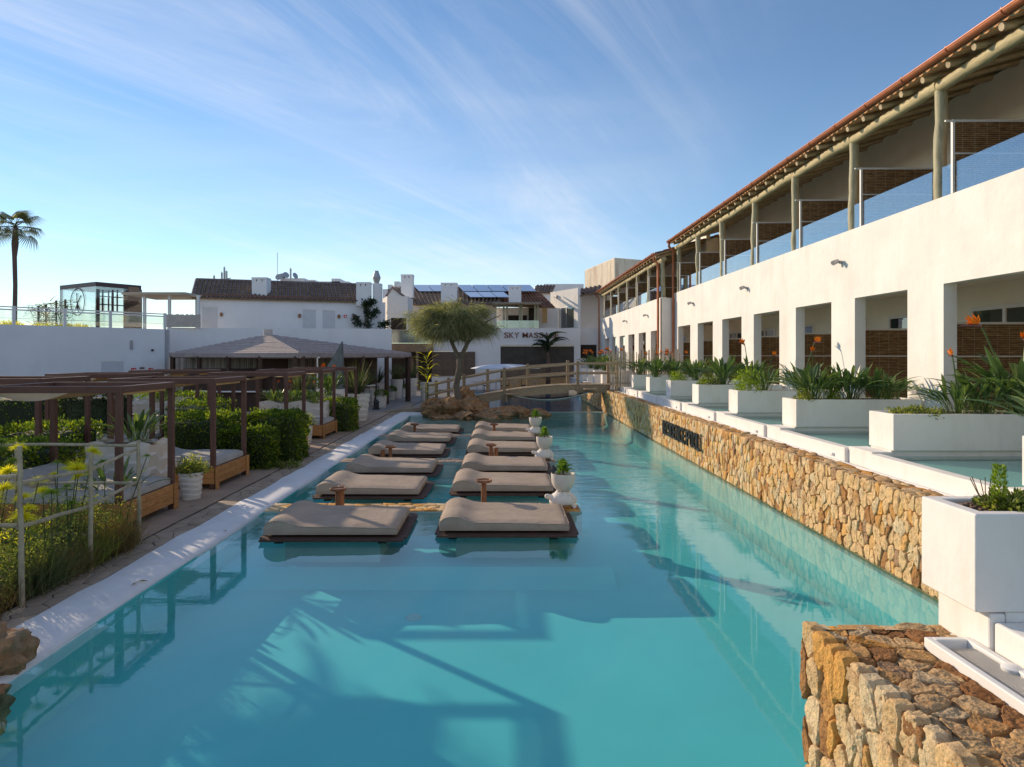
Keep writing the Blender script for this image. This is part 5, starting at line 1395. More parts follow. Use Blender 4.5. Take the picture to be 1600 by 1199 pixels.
# parasol, furniture beyond the bridge
pa = thing("parasol", "pale domed parasol seen above the rail of the footbridge", "parasol", (X_at(790, 46), 46, 0))
m = MB(); R0 = 2.35; zt = Z_at(569, 46)
m.lathe([(R0, zt - .28), (R0 * .8, zt - .16), (R0 * .5, zt - .05), (R0 * .2, zt - .005), (.01, zt)], 16, cap=False); cv = m.build("canopy", "parasol", pa, smooth=True); q = cv.modifiers.new("t", 'SOLIDIFY'); q.thickness = .03
MB().tube([(0, 0, 0), (0, 0, zt)], .04, 8).build("pole", "dark_metal", pa); MB().lathe([(.4, 0), (.4, .08), (.05, .1)], 14).build("base", "dark_metal", pa)
def chair(x, y, rz, label, mat="dark_metal"):
    t = thing("terrace_chair", label, "chair", (x, y, .02), rz, "terrace furniture beyond the footbridge")
    MB().box(-.24, .24, -.24, .24, .43, .48).build("seat", mat, t, bevel=.01); MB().box(-.24, .24, .20, .24, .55, .9).build("backrest", mat, t, bevel=.01)
    for a in (-.22, .20):
        for b in (-.22, .20): MB().box(a, a + .025, b, b + .025, 0, .43 if b < 0 else .55).build("leg", mat, t)
def ttable(x, y, label, r=.45):
    t = thing("terrace_table", label, "table", (x, y, .02), 0, "terrace furniture beyond the footbridge")
    MB().lathe([(.25, 0), (.25, .02), (.03, .03), (.03, .72), (r, .73), (r, .76)], 16).build("pedestal", "grey_metal", t)
for i, (px, Y) in enumerate(((745, 53), (775, 53.5), (803, 53), (835, 54))):
    ttable(X_at(px, Y), Y, ["leftmost", "second", "third", "rightmost"][i] + " round table on the terrace beyond the footbridge")
    for j, dx in enumerate((-.8, .8)): chair(X_at(px, Y) + dx, Y, 1.57 * (1 if dx < 0 else -1), ["left", "right"][j] + " chair of the " + ["leftmost", "second", "third", "rightmost"][i] + " table beyond the footbridge", "wood_dark" if i % 2 else "dark_metal")
for i, (px, Y) in enumerate(((571, 38.5), (583, 39))):
    t = thing("bar_table", ["left", "right"][i] + " slim dark bar table among the rippled pots", "table", (X_at(px, Y), Y, .02), 0, "slim dark bar tables")
    MB().box(-.3, .3, -.3, .3, 1.02, 1.06).build("top", "dark_metal", t)
    for a in (-.28, .25):
        for b in (-.28, .25): MB().box(a, a + .03, b, b + .03, 0, 1.02).build("leg", "dark_metal", t)
ln = thing("lantern", "small dark lantern on the paving left of the clipped ball pot", "lantern", (X_at(588, 35.6), 35.6, .02))
MB().box(-.17, .17, -.17, .17, 0, .06).build("base", "dark_metal", ln); MB().lathe([(.14, .06), (.14, .38), (.2, .4), (.05, .52)], 8).build("case", "dark_metal", ln)

# ------------------------------------------------------------------ garden bed, rustic fence, papyrus
random.seed(41)
bed = struct(MB().box(-14, -5.50, 2.0, 10.35, .02, .09).build("garden_bed_soil", "soil"))
n = 34000; x = -5.42 - np.abs(rng.normal(size=n)) * 1.5 - .02; y = rng.uniform(2.5, 10.25, n); top = .62 + .16 * np.sin(x * 3 + y * 2) + .12 * np.sin(y * 5)
top = np.minimum(top, .22 + (-5.40 - x) * 3.0 + .30)
z = .08 + np.abs(top) * rng.uniform(0.05, 1, n) ** .8; p = np.stack([x, y, z], 1)
stuff(tag(obj("garden_shrubbery", leaves("garden_shrubbery", p, rng.normal(size=(n, 3)) + np.array([.2, 0, .7]), .040, .022, "leaf_garden")), "mass of small leaved green groundcover in the garden bed beside the pool kerb", "shrubbery"))
n = 3600; x = -5.55 - np.abs(rng.normal(size=n)) * 1.5; y = rng.uniform(3, 10.2, n); k_ = np.sin(x * 4 + y * 3) * np.cos(y * 4.3 - x) > .1; x, y = x[k_], y[k_]; n = len(x)
p = np.stack([x, y, .5 + .16 * np.sin(x * 3 + y * 2) + rng.uniform(0, .28, n)], 1)
stuff(tag(obj("sparkle_sprigs", leaves("sparkle_sprigs", p, rng.normal(size=(n, 3)) + np.array([0, 0, 1.0]), .055, .018, "leaf_yellow")), "sprinkling of yellow green sprigs coloured to stand in for sun sparkle over the garden bed", "sprigs"))  # yellow leaf colour paints sun sparkle onto the tops of the groundcover
for k, (yc, cnt, mt, ln_, lab) in enumerate(((8.2, 900, "leaf_sword", .62, "green grass tuft at the edge of the garden bed"), (8.75, 900, "leaf_dry", .5, "dry brown grass tuft on the garden edge"), (9.75, 1300, "leaf_dry", .55, "dry brown grass clump at the far corner of the garden bed"), (7.2, 500, "leaf_dry", .45, "thin dry grass at the near garden edge"), (9.2, 700, "leaf_garden", .5, "mixed green grass clump on the garden edge"))):
    p = np.stack([-5.55 + rng.normal(size=cnt) * .10, yc + rng.normal(size=cnt) * .22, np.full(cnt, .07)], 1); d = rng.normal(size=(cnt, 3)) * .28 + np.array([.15, -.05, 1])
    t = thing("grass_tuft", lab, "grass", (0, 0, 0), 0, "grass tufts along the garden edge"); stuff(obj("foliage", blades("foliage", p, d, ln_, .010, .30, mt, 3), t))
fe = thing("rustic_fence", "rustic fence of crooked pale sticks round the garden bed", "fence", (0, 0, 0))
P1, P2, P3, P4, P5 = (-5.40, 7.65), (-5.42, 8.95), (-5.48, 10.28), (-7.35, 10.3), (-9.2, 10.3)
def fz(px_py, Y): return Z_at(px_py, Y)
posts = ((P1, 1.84), (P2, 1.56), (P3, 1.58), (P4, 1.55), (P5, 1.6), ((-7.3, 7.5), 1.7))
for (x_, y_), z_ in posts:
    m = MB(); log_tube(m, (x_ + .02, y_, .0), (x_ + random.uniform(-.04, .04), y_, z_), .031, .025, 9, 6, .06); m.build("post", "stick", fe, smooth=True)
for (a, za), (b, zb) in (((P1, 1.42), (P2, 1.34)), ((P2, 1.34), (P3, 1.45)), ((P1, .93), (P2, .86)), ((P2, .86), (P3, .95)), ((P3, 1.50), (P4, 1.50)), ((P3, .93), (P4, .92)), ((P4, 1.5), (P5, 1.5)), ((P4, .92), (P5, .94)),
                        ((P1, 1.5), ((-7.3, 7.5), 1.46)), ((P1, .95), ((-7.3, 7.5), .98))):
    m = MB(); log_tube(m, (a[0] - .03, a[1], za), (b[0] - .03, b[1] + .08, zb), .026, .021, 8, 8, .08); m.build("rail", "stick", fe, smooth=True)
# yellow heads of papyrus on long stalks
def papyrus_head():
    n = 330; u = unit(rng.normal(size=(n, 3))); u[:, 2] = np.abs(u[:, 2]) * .9 + .02
    return blades("umbel", np.zeros((n, 3)), u, .15, .0085, .35, "leaf_yellow", 3)
def bushy_head():
    n = 150; u = unit(rng.normal(size=(n, 3))); u[:, 2] = np.abs(u[:, 2]) * .9
    return blades("umbel", np.zeros((n, 3)), u, .15, .0075, .75, "leaf_bright", 3)
HM = [papyrus_head(), papyrus_head(), bushy_head()]
heads = [(12, 738, 7.9, .95, 0), (60, 752, 8.2, .75, 0), (67, 768, 8.6, .85, 0), (66, 795, 8.0, .7, 1), (122, 745, 9.1, .75, 0), (160, 734, 8.9, 1.35, 0), (146, 706, 9.3, .9, 1), (236, 712, 10.0, .62, 2), (112, 770, 8.4, 1.2, 2), (10, 765, 7.6, 1.0, 1),
         (8, 782, 7.4, 1.1, 0), (30, 700, 8.6, .8, 1), (85, 742, 9.4, .55, 0), (168, 722, 9.5, .9, 2), (5, 800, 7.3, 1.2, 2), (105, 808, 7.9, 1.0, 1), (128, 832, 8.0, .8, 2), (172, 786, 8.8, .8, 2), (20, 720, 9.0, 1.0, 2), (48, 778, 7.9, .8, 1), (3, 690, 8.9, 1.1, 2), (90, 722, 8.8, .7, 2), (150, 760, 8.7, .7, 2)]
desc = ["large yellow papyrus umbel at the left edge", "yellow papyrus umbel just right of the first fence post", "small yellow papyrus umbel under the upper rail", "golden papyrus umbel below the middle rail", "yellow papyrus umbel near the second fence post",
        "largest bright papyrus umbel between the fence posts", "green papyrus umbel above the upper rail by the trough", "single pale green umbel leaning right of the last fence post", "drooping green papyrus head in the middle of the bed"]
for i, (px, py, Y, s, k) in enumerate(heads):
    x_, z_ = X_at(px, Y), Z_at(py, Y)
    x_ = min(x_, -5.55 if i != 7 else -5.2)
    more = ["yellow umbel low at the left edge below the first rail end", "small golden umbel under the large one at the left edge", "green umbel just above the top of the first fence post", "tiny yellow umbel against the mattress corner", "green umbel high between second post and trough", "lowest drooping umbel at the very left edge",
            "pale green umbel in the undergrowth between the posts", "green umbel just above the undergrowth left of the second post", "green umbel low, right of the second fence post", "loose green umbel behind the first fence post", "yellow umbel between the two rails right of the first post", "green umbel cut by the left edge above the fence", "faint green umbel in front of the raised mattress", "green umbel touching the middle rail right of the second post"]
    lab = desc[i] if i < len(desc) else more[(i - len(desc)) % len(more)]
    t = thing("papyrus_plant", lab, "plant", (x_, Y, 0), 0, "papyrus stalks in the garden bed")
    bx_, by_ = random.uniform(-.25, .05) - (.3 if i == 7 else 0), random.uniform(-.2, .2)
    MB().tube([(bx_, by_, .05), (bx_ * .6, by_ * .6, z_ * .5), (0, 0, z_)], [.010, .008, .006], 6).build("stem", "leaf_sword", t)
    o = obj("umbel", HM[k], t, (0, 0, z_), (random.uniform(-.3, .3), random.uniform(-.3, .3), random.uniform(0, 6)), (s, s, s))
st = thing("thin_reeds", "thin dark reed stalks leaning beside the last fence post", "plant", (-5.55, 9.9, .05)); p = np.stack([rng.normal(size=26) * .12, rng.normal(size=26) * .25, np.zeros(26)], 1)
obj("stems", blades("stems", p, rng.normal(size=(26, 3)) * .22 + np.array([.15, 0, 1]), 1.25, .009, .15, "leaf_dry", 5), st)
strelitzia(-6.6, 11.6, .3, 10, .01 + 1.0, "broad leaved plant rising behind the garden fence", None, 0)
# a screen of tall foliage left of the camera, outside the picture on the left, casts the dappled shade
for i, (x_, y_, hh) in enumerate(((-9.2, 6.6, 1.6), (-8.4, 8.6, 1.4), (-10.4, 8.8, 1.7), (-7.8, 5.6, 1.5), (-9.4, 4.4, 1.8))):
    t = thing("tall_papyrus_clump", ["first", "second", "third", "fourth", "fifth"][i] + " tall feathery papyrus clump at the left side of the garden bed", "plant", (x_, y_, .05), 0, "tall papyrus clumps in the garden bed"); n = 22
    m = MB(); 
    for j in range(n):
        a = j * 2.4; r = .05 + .03 * j; h2 = hh * random.uniform(.7, 1.05); e = (r * math.cos(a) * 1.4, r * math.sin(a) * 1.4, h2); m.tube([(r * .3 * math.cos(a), r * .3 * math.sin(a), 0), (e[0] * .6, e[1] * .6, h2 * .55), e], .007, 5)
        obj("umbel", HM[j % 3], t, e, (0, 0, a), (1.0, 1.0, 1.0))
    m.build("stems", "leaf_sword", t)
# date palms just outside the picture on the left; their feathery shade falls over the kerb and the pool
def pinnate():
    m = MB(); pts = [(1.9 * t, 0, .55 * math.sin(t * 2.2) - .75 * t * t) for t in [i / 8 for i in range(9)]]; m.tube(pts, [.03 - .003 * i for i in range(9)], 5)
    for i in range(44):
        t = .12 + .88 * i / 44; b = Vector((1.9 * t, 0, .55 * math.sin(t * 2.2) - .75 * t * t)); L = .52 * math.sin(math.pi * (.12 + .8 * t)) + .12
        for sd in (-1, 1):
            e = b + Vector((L * .55, sd * L * .8, -.12)); w = Vector((.018, 0, 0)); m.add([b, (b + e) / 2 + w, e, (b + e) / 2 - w], [(0, 1, 2, 3)])
    return m.mesh("frond", "leaf_palm")
PN = pinnate()
for i, (x_, y_, z_) in enumerate(((-16.4, 18.8, 5.6), (-16.1, 14.6, 5.0))):
    t = thing("date_palm", ["first", "second", "third", "fourth", "fifth"][i] + " feathery date palm standing just left of the picture beyond the garden bed", "palm tree", (x_, y_, 0), i * 1.1, "date palms beside the terrace")
    MB().tube([(0, 0, 0), (.05, 0, z_ * .5), (0, 0, z_)], [.22, .18, .2], 9).build("trunk", "palm_bark", t, smooth=True)
    for j in range(30): obj("frond", PN, t, (0, 0, z_), (0, -R(random.uniform(-25, 65)), j * 2.4), (random.uniform(.75, 1.0),) * 3)
# foreground rocks at the lower left on the kerb
boulder(-4.60, 6.10, .16, .36, (.95, 1.0, .95), "pitted brown and grey boulder on the pool kerb at the lower left edge", "boulders at the near end of the kerb", 3.0)
boulder(-4.50, 5.70, -.14, .36, (1.0, .9, .8), "lower boulder touching the water at the left edge", "boulders at the near end of the kerb", 5.0)
boulder(-5.10, 6.15, .16, .42, (1, 1, .9), "boulder behind the pitted one, cut by the left edge of the photo", "boulders at the near end of the kerb", 8.0)

# ------------------------------------------------------------------ buildings round the far end
def hit(px, P0, P1):                                  # where the sight line through px meets the wall line P0-P1
    s = (px - CX) / F; d = (P1[0] - P0[0], P1[1] - P0[1]); k = (s * P0[1] - P0[0]) / (d[0] - s * d[1]); return (P0[0] + d[0] * k, P0[1] + d[1] * k)
def off(P, Q, P0, P1, o):
    d = Vector((P1[0] - P0[0], P1[1] - P0[1])).normalized(); n = (d.y * o, -d.x * o); return (P[0] + n[0], P[1] + n[1]), (Q[0] + n[0], Q[1] + n[1])
def on(par, P0, P1, a, b, ya, yb, name, mat, o=.02, t=.03, org=None, bevel=0):
    """a piece on the wall P0-P1 covering the photo columns a..b and rows ya..yb, standing o proud"""
    A, B = hit(a, P0, P1), hit(b, P0, P1); Ym = (A[1] + B[1]) / 2; z1, z0 = Z_at(ya, Ym), Z_at(yb, Ym); A, B = off(A, B, P0, P1, o)
    org = org or (0, 0, 0); m = MB().slab((A[0] - org[0], A[1] - org[1]), (B[0] - org[0], B[1] - org[1]), z0 - org[2], z1 - org[2], t)
    return m.build(name, mat, par, bevel=bevel)
def chimney(par, px0, px1, py0, py1, Y, d=.6, mat="plaster_brick"):
    x0, x1 = X_at(px0, Y), X_at(px1, Y); z0, z1 = Z_at(py1, Y) - .5, Z_at(py0, Y)
    c = MB().box(x0, x1, Y, Y + d, z0, z1 - .28).box(x0 - .02, x1 + .02, Y - .02, Y + d + .02, z1 - .14, z1).build("chimney", mat, par)
    w = x1 - x0; c2 = MB()
    for i in range(3):
        a = x0 + w * (i * .36); c2.box(a, a + w * .28, Y, Y + d, z1 - .279, z1 - .141)
    c2.build("chimney_vent", mat, c); return c
def tile_slope(par, E0, E1, R0, R1, pitch=.26, course=.42, mat="roof_tile_dark", name="roof_tiles"):
    """barrel tiles from the eave line E0-E1 up to the ridge line R0-R1"""
    E0, E1, R0, R1 = map(Vector, (E0, E1, R0, R1)); n = max(2, int((E1 - E0).length / pitch)); up = (E1 - E0).cross(R0 - E0).normalized()
    if up.z < 0: up = -up
    m = MB(); nc = max(1, int((R0 - E0).length / course)); side = (E1 - E0).normalized()
    for i in range(n):
        a = (i + .5) / n
        for c in range(nc):
            p0 = E0.lerp(E1, a).lerp(R0.lerp(R1, a), c / nc); p1 = E0.lerp(E1, a).lerp(R0.lerp(R1, a), min(1, (c + 1.12) / nc)); o = len(m.v)
            for p, r, l in ((p0, pitch * .40, .03), (p1, pitch * .32, .0)):
                for k in range(4): g = math.pi * k / 3; m.v.append(tuple(p + side * r * math.cos(g) + up * (r * math.sin(g) + l)))
            m.f += [(o + k, o + k + 1, o + k + 5, o + k + 4) for k in range(3)] + [(o, o + 3, o + 2, o + 1)]
    b = MB(); b.v = [tuple(v) for v in (E0, E1, R1, R0)] + [tuple(v - up * .08) for v in (E0, E1, R1, R0)]; b.f = [(0, 1, 2, 3), (7, 6, 5, 4), (0, 4, 5, 1), (1, 5, 6, 2), (2, 6, 7, 3), (3, 7, 4, 0)]
    rf = b.build("roof", "mortar", par); stuff(m.build(name, mat, rf)); return rf

# A: long white wall on the left with a glass balustrade
PA0, PA1 = (-31.5, 26.0), (-19.98, 41.0)
A = thing("white_terrace_building", "long low white walled building on the left with a glass railed roof terrace", "building", (0, 0, 0))
MB().slab(PA0, PA1, 0, 4.40, .35).build("wall", "plaster_brick", A)
d = Vector((PA1[0] - PA0[0], PA1[1] - PA0[1])).normalized(); nb = (-d.y, d.x)
MB().prism([(PA1[0] + nb[0] * .36, PA1[1] + nb[1] * .36), (PA1[0] + nb[0] * 22, PA1[1] + nb[1] * 22), (PA0[0] + nb[0] * 22, PA0[1] + nb[1] * 22), (PA0[0] + nb[0] * .36, PA0[1] + nb[1] * .36)], 4.0, 4.25).build("roof_slab", "terrace_tile", A)
MB().slab(PA1, (PA1[0] + nb[0] * 20, PA1[1] + nb[1] * 20), 0, 4.39, .3).build("side_wall", "plaster_brick", A)
on(A, PA0, PA1, 158, 193, 565, 612, "door", "door_white", .008, .02)
on(A, PA0, PA1, 155, 196, 562.5, 565, "door_head", "plaster", .012, .03)
on(A, PA0, PA1, 203, 207, 532, 546, "wall_lamp", "grey_metal", .06, .08)
on(A, PA0, PA1, 236, 239, 546, 549, "camera_housing", "dark_metal", .1, .1)
on(A, PA0, PA1, 218, 226, 574, 577, "nameplate", "wall_brown", .008, .012)
c_ = hit(150, PA0, PA1); c_ = off(c_, c_, PA0, PA1, .05)[0]
MB().lathe([(.17, 0), (.17, .1), (.1, .2), (.01, .24)], 10, (c_[0], c_[1], Z_at(593, c_[1]))).build("dome_lamp", "wood_table", A)
zr0 = 4.41
prev = None
for px in (-60, 19.5, 99.5, 171, 256.5):
    p_ = hit(px, PA0, PA1)
    MB().slab(p_, (p_[0] + d.x * .14, p_[1] + d.y * .14), 4.405, 5.36, .1).build("railing_post", "white_metal", A)
    if prev:
        a = (prev[0] + d.x * .16, prev[1] + d.y * .16); b = (p_[0] - d.x * .02, p_[1] - d.y * .02)
        MB().slab(a, b, 4.48, 5.12, .02).build("glass_panel", "glass_clear", A); MB().slab(a, b, 5.27, 5.33, .07).build("top_rail", "white_metal", A); MB().slab(a, b, 5.13, 5.20, .05).build("middle_rail", "white_metal", A); MB().slab(a, b, 4.72, 4.735, .02).build("cable", "grey_metal", A)
    prev = p_
for i, px in enumerate((205, 232)):
    q = hit(px, PA0, PA1); z = Z_at(579, q[1]); q0, q1 = off(q, (q[0] + d.x * .27, q[1] + d.y * .27), PA0, PA1, .015)
    s = MB().slab(q0, q1, z - .14, z + .14, .02).build("fire_sign", "sign_red", None); tag(s, ["left", "right"][i] + " of the two small red fire equipment signs on the long white wall", "sign", "red fire signs")
    m = MB(); f0, f1 = off((q[0] + d.x * .05, q[1] + d.y * .05), (q[0] + d.x * .10, q[1] + d.y * .10), PA0, PA1, .022); m.slab(f0, f1, z - .09, z + .05, .004)
    f0, f1 = off((q[0] + d.x * .15, q[1] + d.y * .15), (q[0] + d.x * .22, q[1] + d.y * .22), PA0, PA1, .022); m.slab(f0, f1, z - .09, z + .09, .004); m.build("pictogram", "white_metal", s)
# glass cabin with the ringed monogram
KC, KL, KR = (-27.4, 46.0), (-31.5, 48.6), (-25.7, 48.6)
K = thing("glass_cabin", "dark framed glass cabin on the roof terrace with a ringed K monogram", "cabin", (0, 0, 0)); zb, ztp = 4.3, 7.8
BK = (KL[0] + KR[0] - KC[0], KL[1] + KR[1] - KC[1])
MB().prism([KC, KR, BK, KL], ztp - .30, ztp).build("roof", "cabin_metal", K); MB().prism([KC, KR, BK, KL], zb, zb + .15).build("floor", "cabin_metal", K)
MB().slab(KL, KC, zb + .15, ztp - .3, .03).build("glass_wall", "cabin_glass", K); MB().slab(BK, KL, zb + .15, ztp - .3, .03).build("glass_wall", "cabin_glass", K)
MB().slab(KL, (KL[0] + .13, KL[1] - .08), zb + .151, ztp - .301, .15).build("corner_post", "cabin_metal", K)
on(K, KC, KR, 150.5, 156, 452, 520, "corner_post", "cabin_metal", 0, .15)
on(K, KC, KR, 194, 222, 452, 520, "wall_panel", "cabin_metal", 0, .12)
on(K, KC, KR, 201, 217, 449, 471, "louvre", "wall_brown", .03, .02)
for a, b in ((160, 162), (169.5, 171), (175, 178), (183, 184.5)): on(K, KC, KR, a, b, 453, 487, "mullion", "cabin_metal", .0, .1)
for y_ in (455, 463.5, 476): on(K, KC, KR, 156, 194, y_, y_ + 1.6, "transom", "cabin_metal", -.02, .07)
MB().slab(KC, KR, zb + .16, ztp - .31, .02).build("glass_wall", "cabin_glass", K)
kd = Vector((KC[0] - KL[0], KC[1] - KL[1], 0)).normalized(); ko = Vector((*hit(122, KL, KC), Z_at(472.5, 47.5))) + Vector((kd.y, -kd.x, 0)) * .04
def kp(u, v): q = ko + kd * u + Vector((0, 0, v)); return (q.x, q.y, q.z)
lg = MB(); lg.tube([kp(.93 * math.cos(a), .93 * math.sin(a)) for a in [2 * math.pi * i / 40 for i in range(41)]], .025, 6)
for L_ in (((-.10, .62), (-.03, -.55)), ((.45, .42), (-.02, -.12)), ((-.02, -.12), (.42, -.62)), ((-.52, .0), (-.02, .02)), ((-.03, -.1), (-.28, -.6)), ((.02, -.08), (.14, -.7))): lg.tube([kp(*L_[0]), kp(*L_[1])], .03, 6)
lg.build("ring_monogram", "cabin_metal", K)
# pergola roof, reed screen beside the cabin
pg_ = thing("terrace_pergola", "pale slatted pergola between the glass cabin and the tiled house", "pergola", (0, 0, 0))
for i in range(14):
    Y = 43.5 + i * .32; MB().box(X_at(222, 46), X_at(308, 45), Y, Y + .12, Z_at(463.5, 45) - i * .0, Z_at(463.5, 45) + .09).build("slat", "pergola_sheet", pg_)
MB().box(X_at(222, 46), X_at(308, 45), 43.3, 48.2, Z_at(463.5, 45) + .10, Z_at(463.5, 45) + .13).build("roof_sheet", "pergola_sheet", pg_)
for px in (223, 262, 307): MB().box(X_at(px, 44), X_at(px, 44) + .16, 44, 44.16, 4.4, Z_at(463.5, 45) - .01).build("post", "white_metal", pg_)
rs = thing("reed_screen", "grey reed screen fence on the roof edge below the pale pergola", "fence", (0, 0, 0))
for i in range(40): m = MB(); x_ = X_at(259, 43.8) + i * .0575; m.box(x_, x_ + .045, 43.64, 43.68, 4.64, Z_at(492, 43.8) + random.uniform(-.03, .04)); m.build("reed", "reed", rs)
# B: the tiled house
B = thing("tiled_house", "long white house with dark barrel tile roof and blind doors behind the reed hut", "building", (0, 0, 0))
PB0, PB1 = (X_at(305, 45.8), 45.8), (X_at(602, 49.8), 49.8); TB0, TB1 = (X_at(261, 43.7), 43.7), (X_at(612, 45.9), 45.9)
MB().slab(TB0, TB1, 0, 4.62, .3).build("terrace_wall", "plaster_brick", B); MB().slab(PB0, PB1, 0, 6.70, .3).build("wall", "plaster_brick", B)
db = Vector((PB1[0] - PB0[0], PB1[1] - PB0[1])).normalized(); nbb = (-db.y, db.x)
Rr0 = (PB0[0] + nbb[0] * 2.6, PB0[1] + nbb[1] * 2.6); Rr1 = (PB1[0] + nbb[0] * 2.6, PB1[1] + nbb[1] * 2.6); Bk0 = (PB0[0] + nbb[0] * 5.2, PB0[1] + nbb[1] * 5.2); Bk1 = (PB1[0] + nbb[0] * 5.2, PB1[1] + nbb[1] * 5.2)
e0 = (PB0[0] - nbb[0] * .25 - db.x * .2, PB0[1] - nbb[1] * .25 - db.y * .2, 6.68); e1 = hit(566, PB0, PB1); e1 = (e1[0] - nbb[0] * .25, e1[1] - nbb[1] * .25, 6.68)
r1 = (e1[0] + nbb[0] * 2.85, e1[1] + nbb[1] * 2.85, 8.15); r0 = (e0[0] + nbb[0] * 2.85, e0[1] + nbb[1] * 2.85, 8.15)
tile_slope(B, e0, e1, r0, r1, .27, .45)
tile_slope(B, (Bk1[0], Bk1[1], 6.7), (Bk0[0], Bk0[1], 6.7), r1, r0, .4, .8)
on(B, PB0, PB1, 311, 566, 463.5, 466, "eave_board", "terracotta", .10, .08)
m = MB(); m.add([(*PB0, 4), (*Bk0, 4), (*Bk0, 6.6), (*Rr0, 8.05), (*PB0, 6.62)], [(0, 4, 3, 2, 1)]); g = m.build("gable_wall", "plaster", B); q = g.modifiers.new("t", 'SOLIDIFY'); q.thickness = .2; q.offset = -1
m = MB(); m.tube([(e0[0], e0[1], 6.74), (r0[0], r0[1], 8.2)], .08, 6); m.tube([(r0[0], r0[1], 8.2), (r1[0], r1[1], 8.2)], .10, 6); m.tube([(Bk0[0], Bk0[1], 6.74), (r0[0], r0[1], 8.2)], .08, 6); m.build("ridge_tiles", "roof_tile_dark", B)
for a, b, y0_ in ((316, 340, 481), (473, 493.5, 484.5), (504, 523.5, 485.5)): on(B, PB0, PB1, a, b, y0_, 515, "door", "door_white", .012, .03); on(B, PB0, PB1, a - 1.5, b + 1.5, y0_ - 2, y0_ - .1, "door_head", "plaster", .03, .05)
for a, y0_ in ((344, 489), (466, 491), (527.5, 492)): on(B, PB0, PB1, a, a + 4, y0_, y0_ + 5.5, "wall_lamp", "wood_table", .14, .14)
on(B, PB0, PB1, 553, 555, 506, 508, "camera_housing", "dark_metal", .1, .1)
for i, px in enumerate((537, 551.5)):
    s = on(None, PB0, PB1, px, px + 4.6, 492.3, 496.8, "fire_sign", "sign_red", .02, .02); tag(s, ["left", "right"][i] + " small red fire sign on the tiled house beside the dark climbing plant", "sign", "red fire signs")
    on(s, PB0, PB1, px + 1.3, px + 3.4, 493.5, 495.8, "pictogram", "white_metal", .03, .008)
chimney(B, 393.5, 416.5, 433.5, 462, 47.4, .9); chimney(B, 556.5, 578, 441, 467, 48.9, .7)
ct = MB().box(X_at(582, 49.6), X_at(595, 49.6), 49.6, 50.3, 3, Z_at(443, 49.6)).build("chimney_tower", "plaster_brick", B)
cw = MB().lathe([(.12, 0), (.28, .5), (.30, .56), (.14, 1.02), (.16, 1.06)], 10, (X_at(588.5, 49.9), 49.9, Z_at(443, 49.9) - .15)).build("cowl", "grey_metal", ct, smooth=False)
cl = thing("climbing_plant", "dark climbing plant trained up the corner of the tiled house", "plant", (X_at(573, 48.6), 48.6, 4.6)); n = 1500
seg = rng.integers(0, 6, n); A_ = np.array([(0, 0), (.1, 1.0), (-.5, .4), (0, 1.9), (.9, .35), (.35, 1.0)]); B_ = np.array([(.1, 1.1), (-.1, 2.0), (-.9, 1.0), (.5, 2.1), (1.6, .55), (.75, 1.5)]); tt = rng.uniform(0, 1, (n, 1)); q = A_[seg] * (1 - tt) + B_[seg] * tt
p = np.stack([q[:, 0], np.zeros(n), q[:, 1]], 1) + rng.normal(size=(n, 3)) * .12; stuff(obj("foliage", leaves("foliage", p, rng.normal(size=(n, 3)), .2, .1, "leaf_dark"), cl))
m = MB(); m.tube([(0, 0, -.1), (.1, 0, 1.0), (0, 0, 2.0)], .06, 6); m.build("stem", "trunk_bark", cl)

# C: the middle block with the massage terrace
Cb = thing("spa_building", "white spa building with SKY MASSAGE lettering, solar roof and dark ground floor window", "building", (0, 0, 0))
WX = lambda px, Y=56.0: X_at(px, Y)
def fb_(px0, px1, py0, py1, Y, d, name, mat, par=None, bevel=0): return MB().box(X_at(px0, Y), X_at(px1, Y), Y, Y + d, Z_at(py1, Y), Z_at(py0, Y)).build(name, mat, par or Cb, bevel=bevel)
zg = 609
fb_(731, 782, 513.2, zg, 56, .3, "wall", "plaster_brick"); fb_(782.02, 897, 513.2, 541, 56, .3, "wall", "plaster_brick"); fb_(897.02, 907, 513.2, zg, 56, .3, "wall", "plaster_brick")
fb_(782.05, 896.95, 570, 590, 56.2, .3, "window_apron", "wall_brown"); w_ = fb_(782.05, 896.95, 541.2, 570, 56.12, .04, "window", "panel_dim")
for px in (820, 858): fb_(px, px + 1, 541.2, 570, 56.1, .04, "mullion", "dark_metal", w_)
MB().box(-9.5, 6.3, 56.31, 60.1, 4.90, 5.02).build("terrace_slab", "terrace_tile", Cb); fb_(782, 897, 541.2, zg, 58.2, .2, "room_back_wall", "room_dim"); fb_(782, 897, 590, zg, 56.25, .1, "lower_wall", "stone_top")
fb_(674.5, 730.98, 513.2, 549.5, 56, .3, "wall", "plaster_brick"); fb_(675, 742, 549.7, 588, 55.92, .07, "shutter", "wood_shutter")
for i in range(9): fb_(676, 741.5, 551 + i * 3.8, 553.6 + i * 3.8, 55.86, .055, "shutter_slat", "wood_shutter")
for px in (692, 709, 726, 741): fb_(px, px + 1.4, 549.7, 588, 55.84, .03, "shutter_stile", "wood_shutter")
fb_(674.5, 782, 588.2, zg, 56.02, .3, "wall", "plaster_brick")
fb_(782.1, 896.9, 538.5, 539.4, 55.93, .06, "shadow_gap", "soffit")
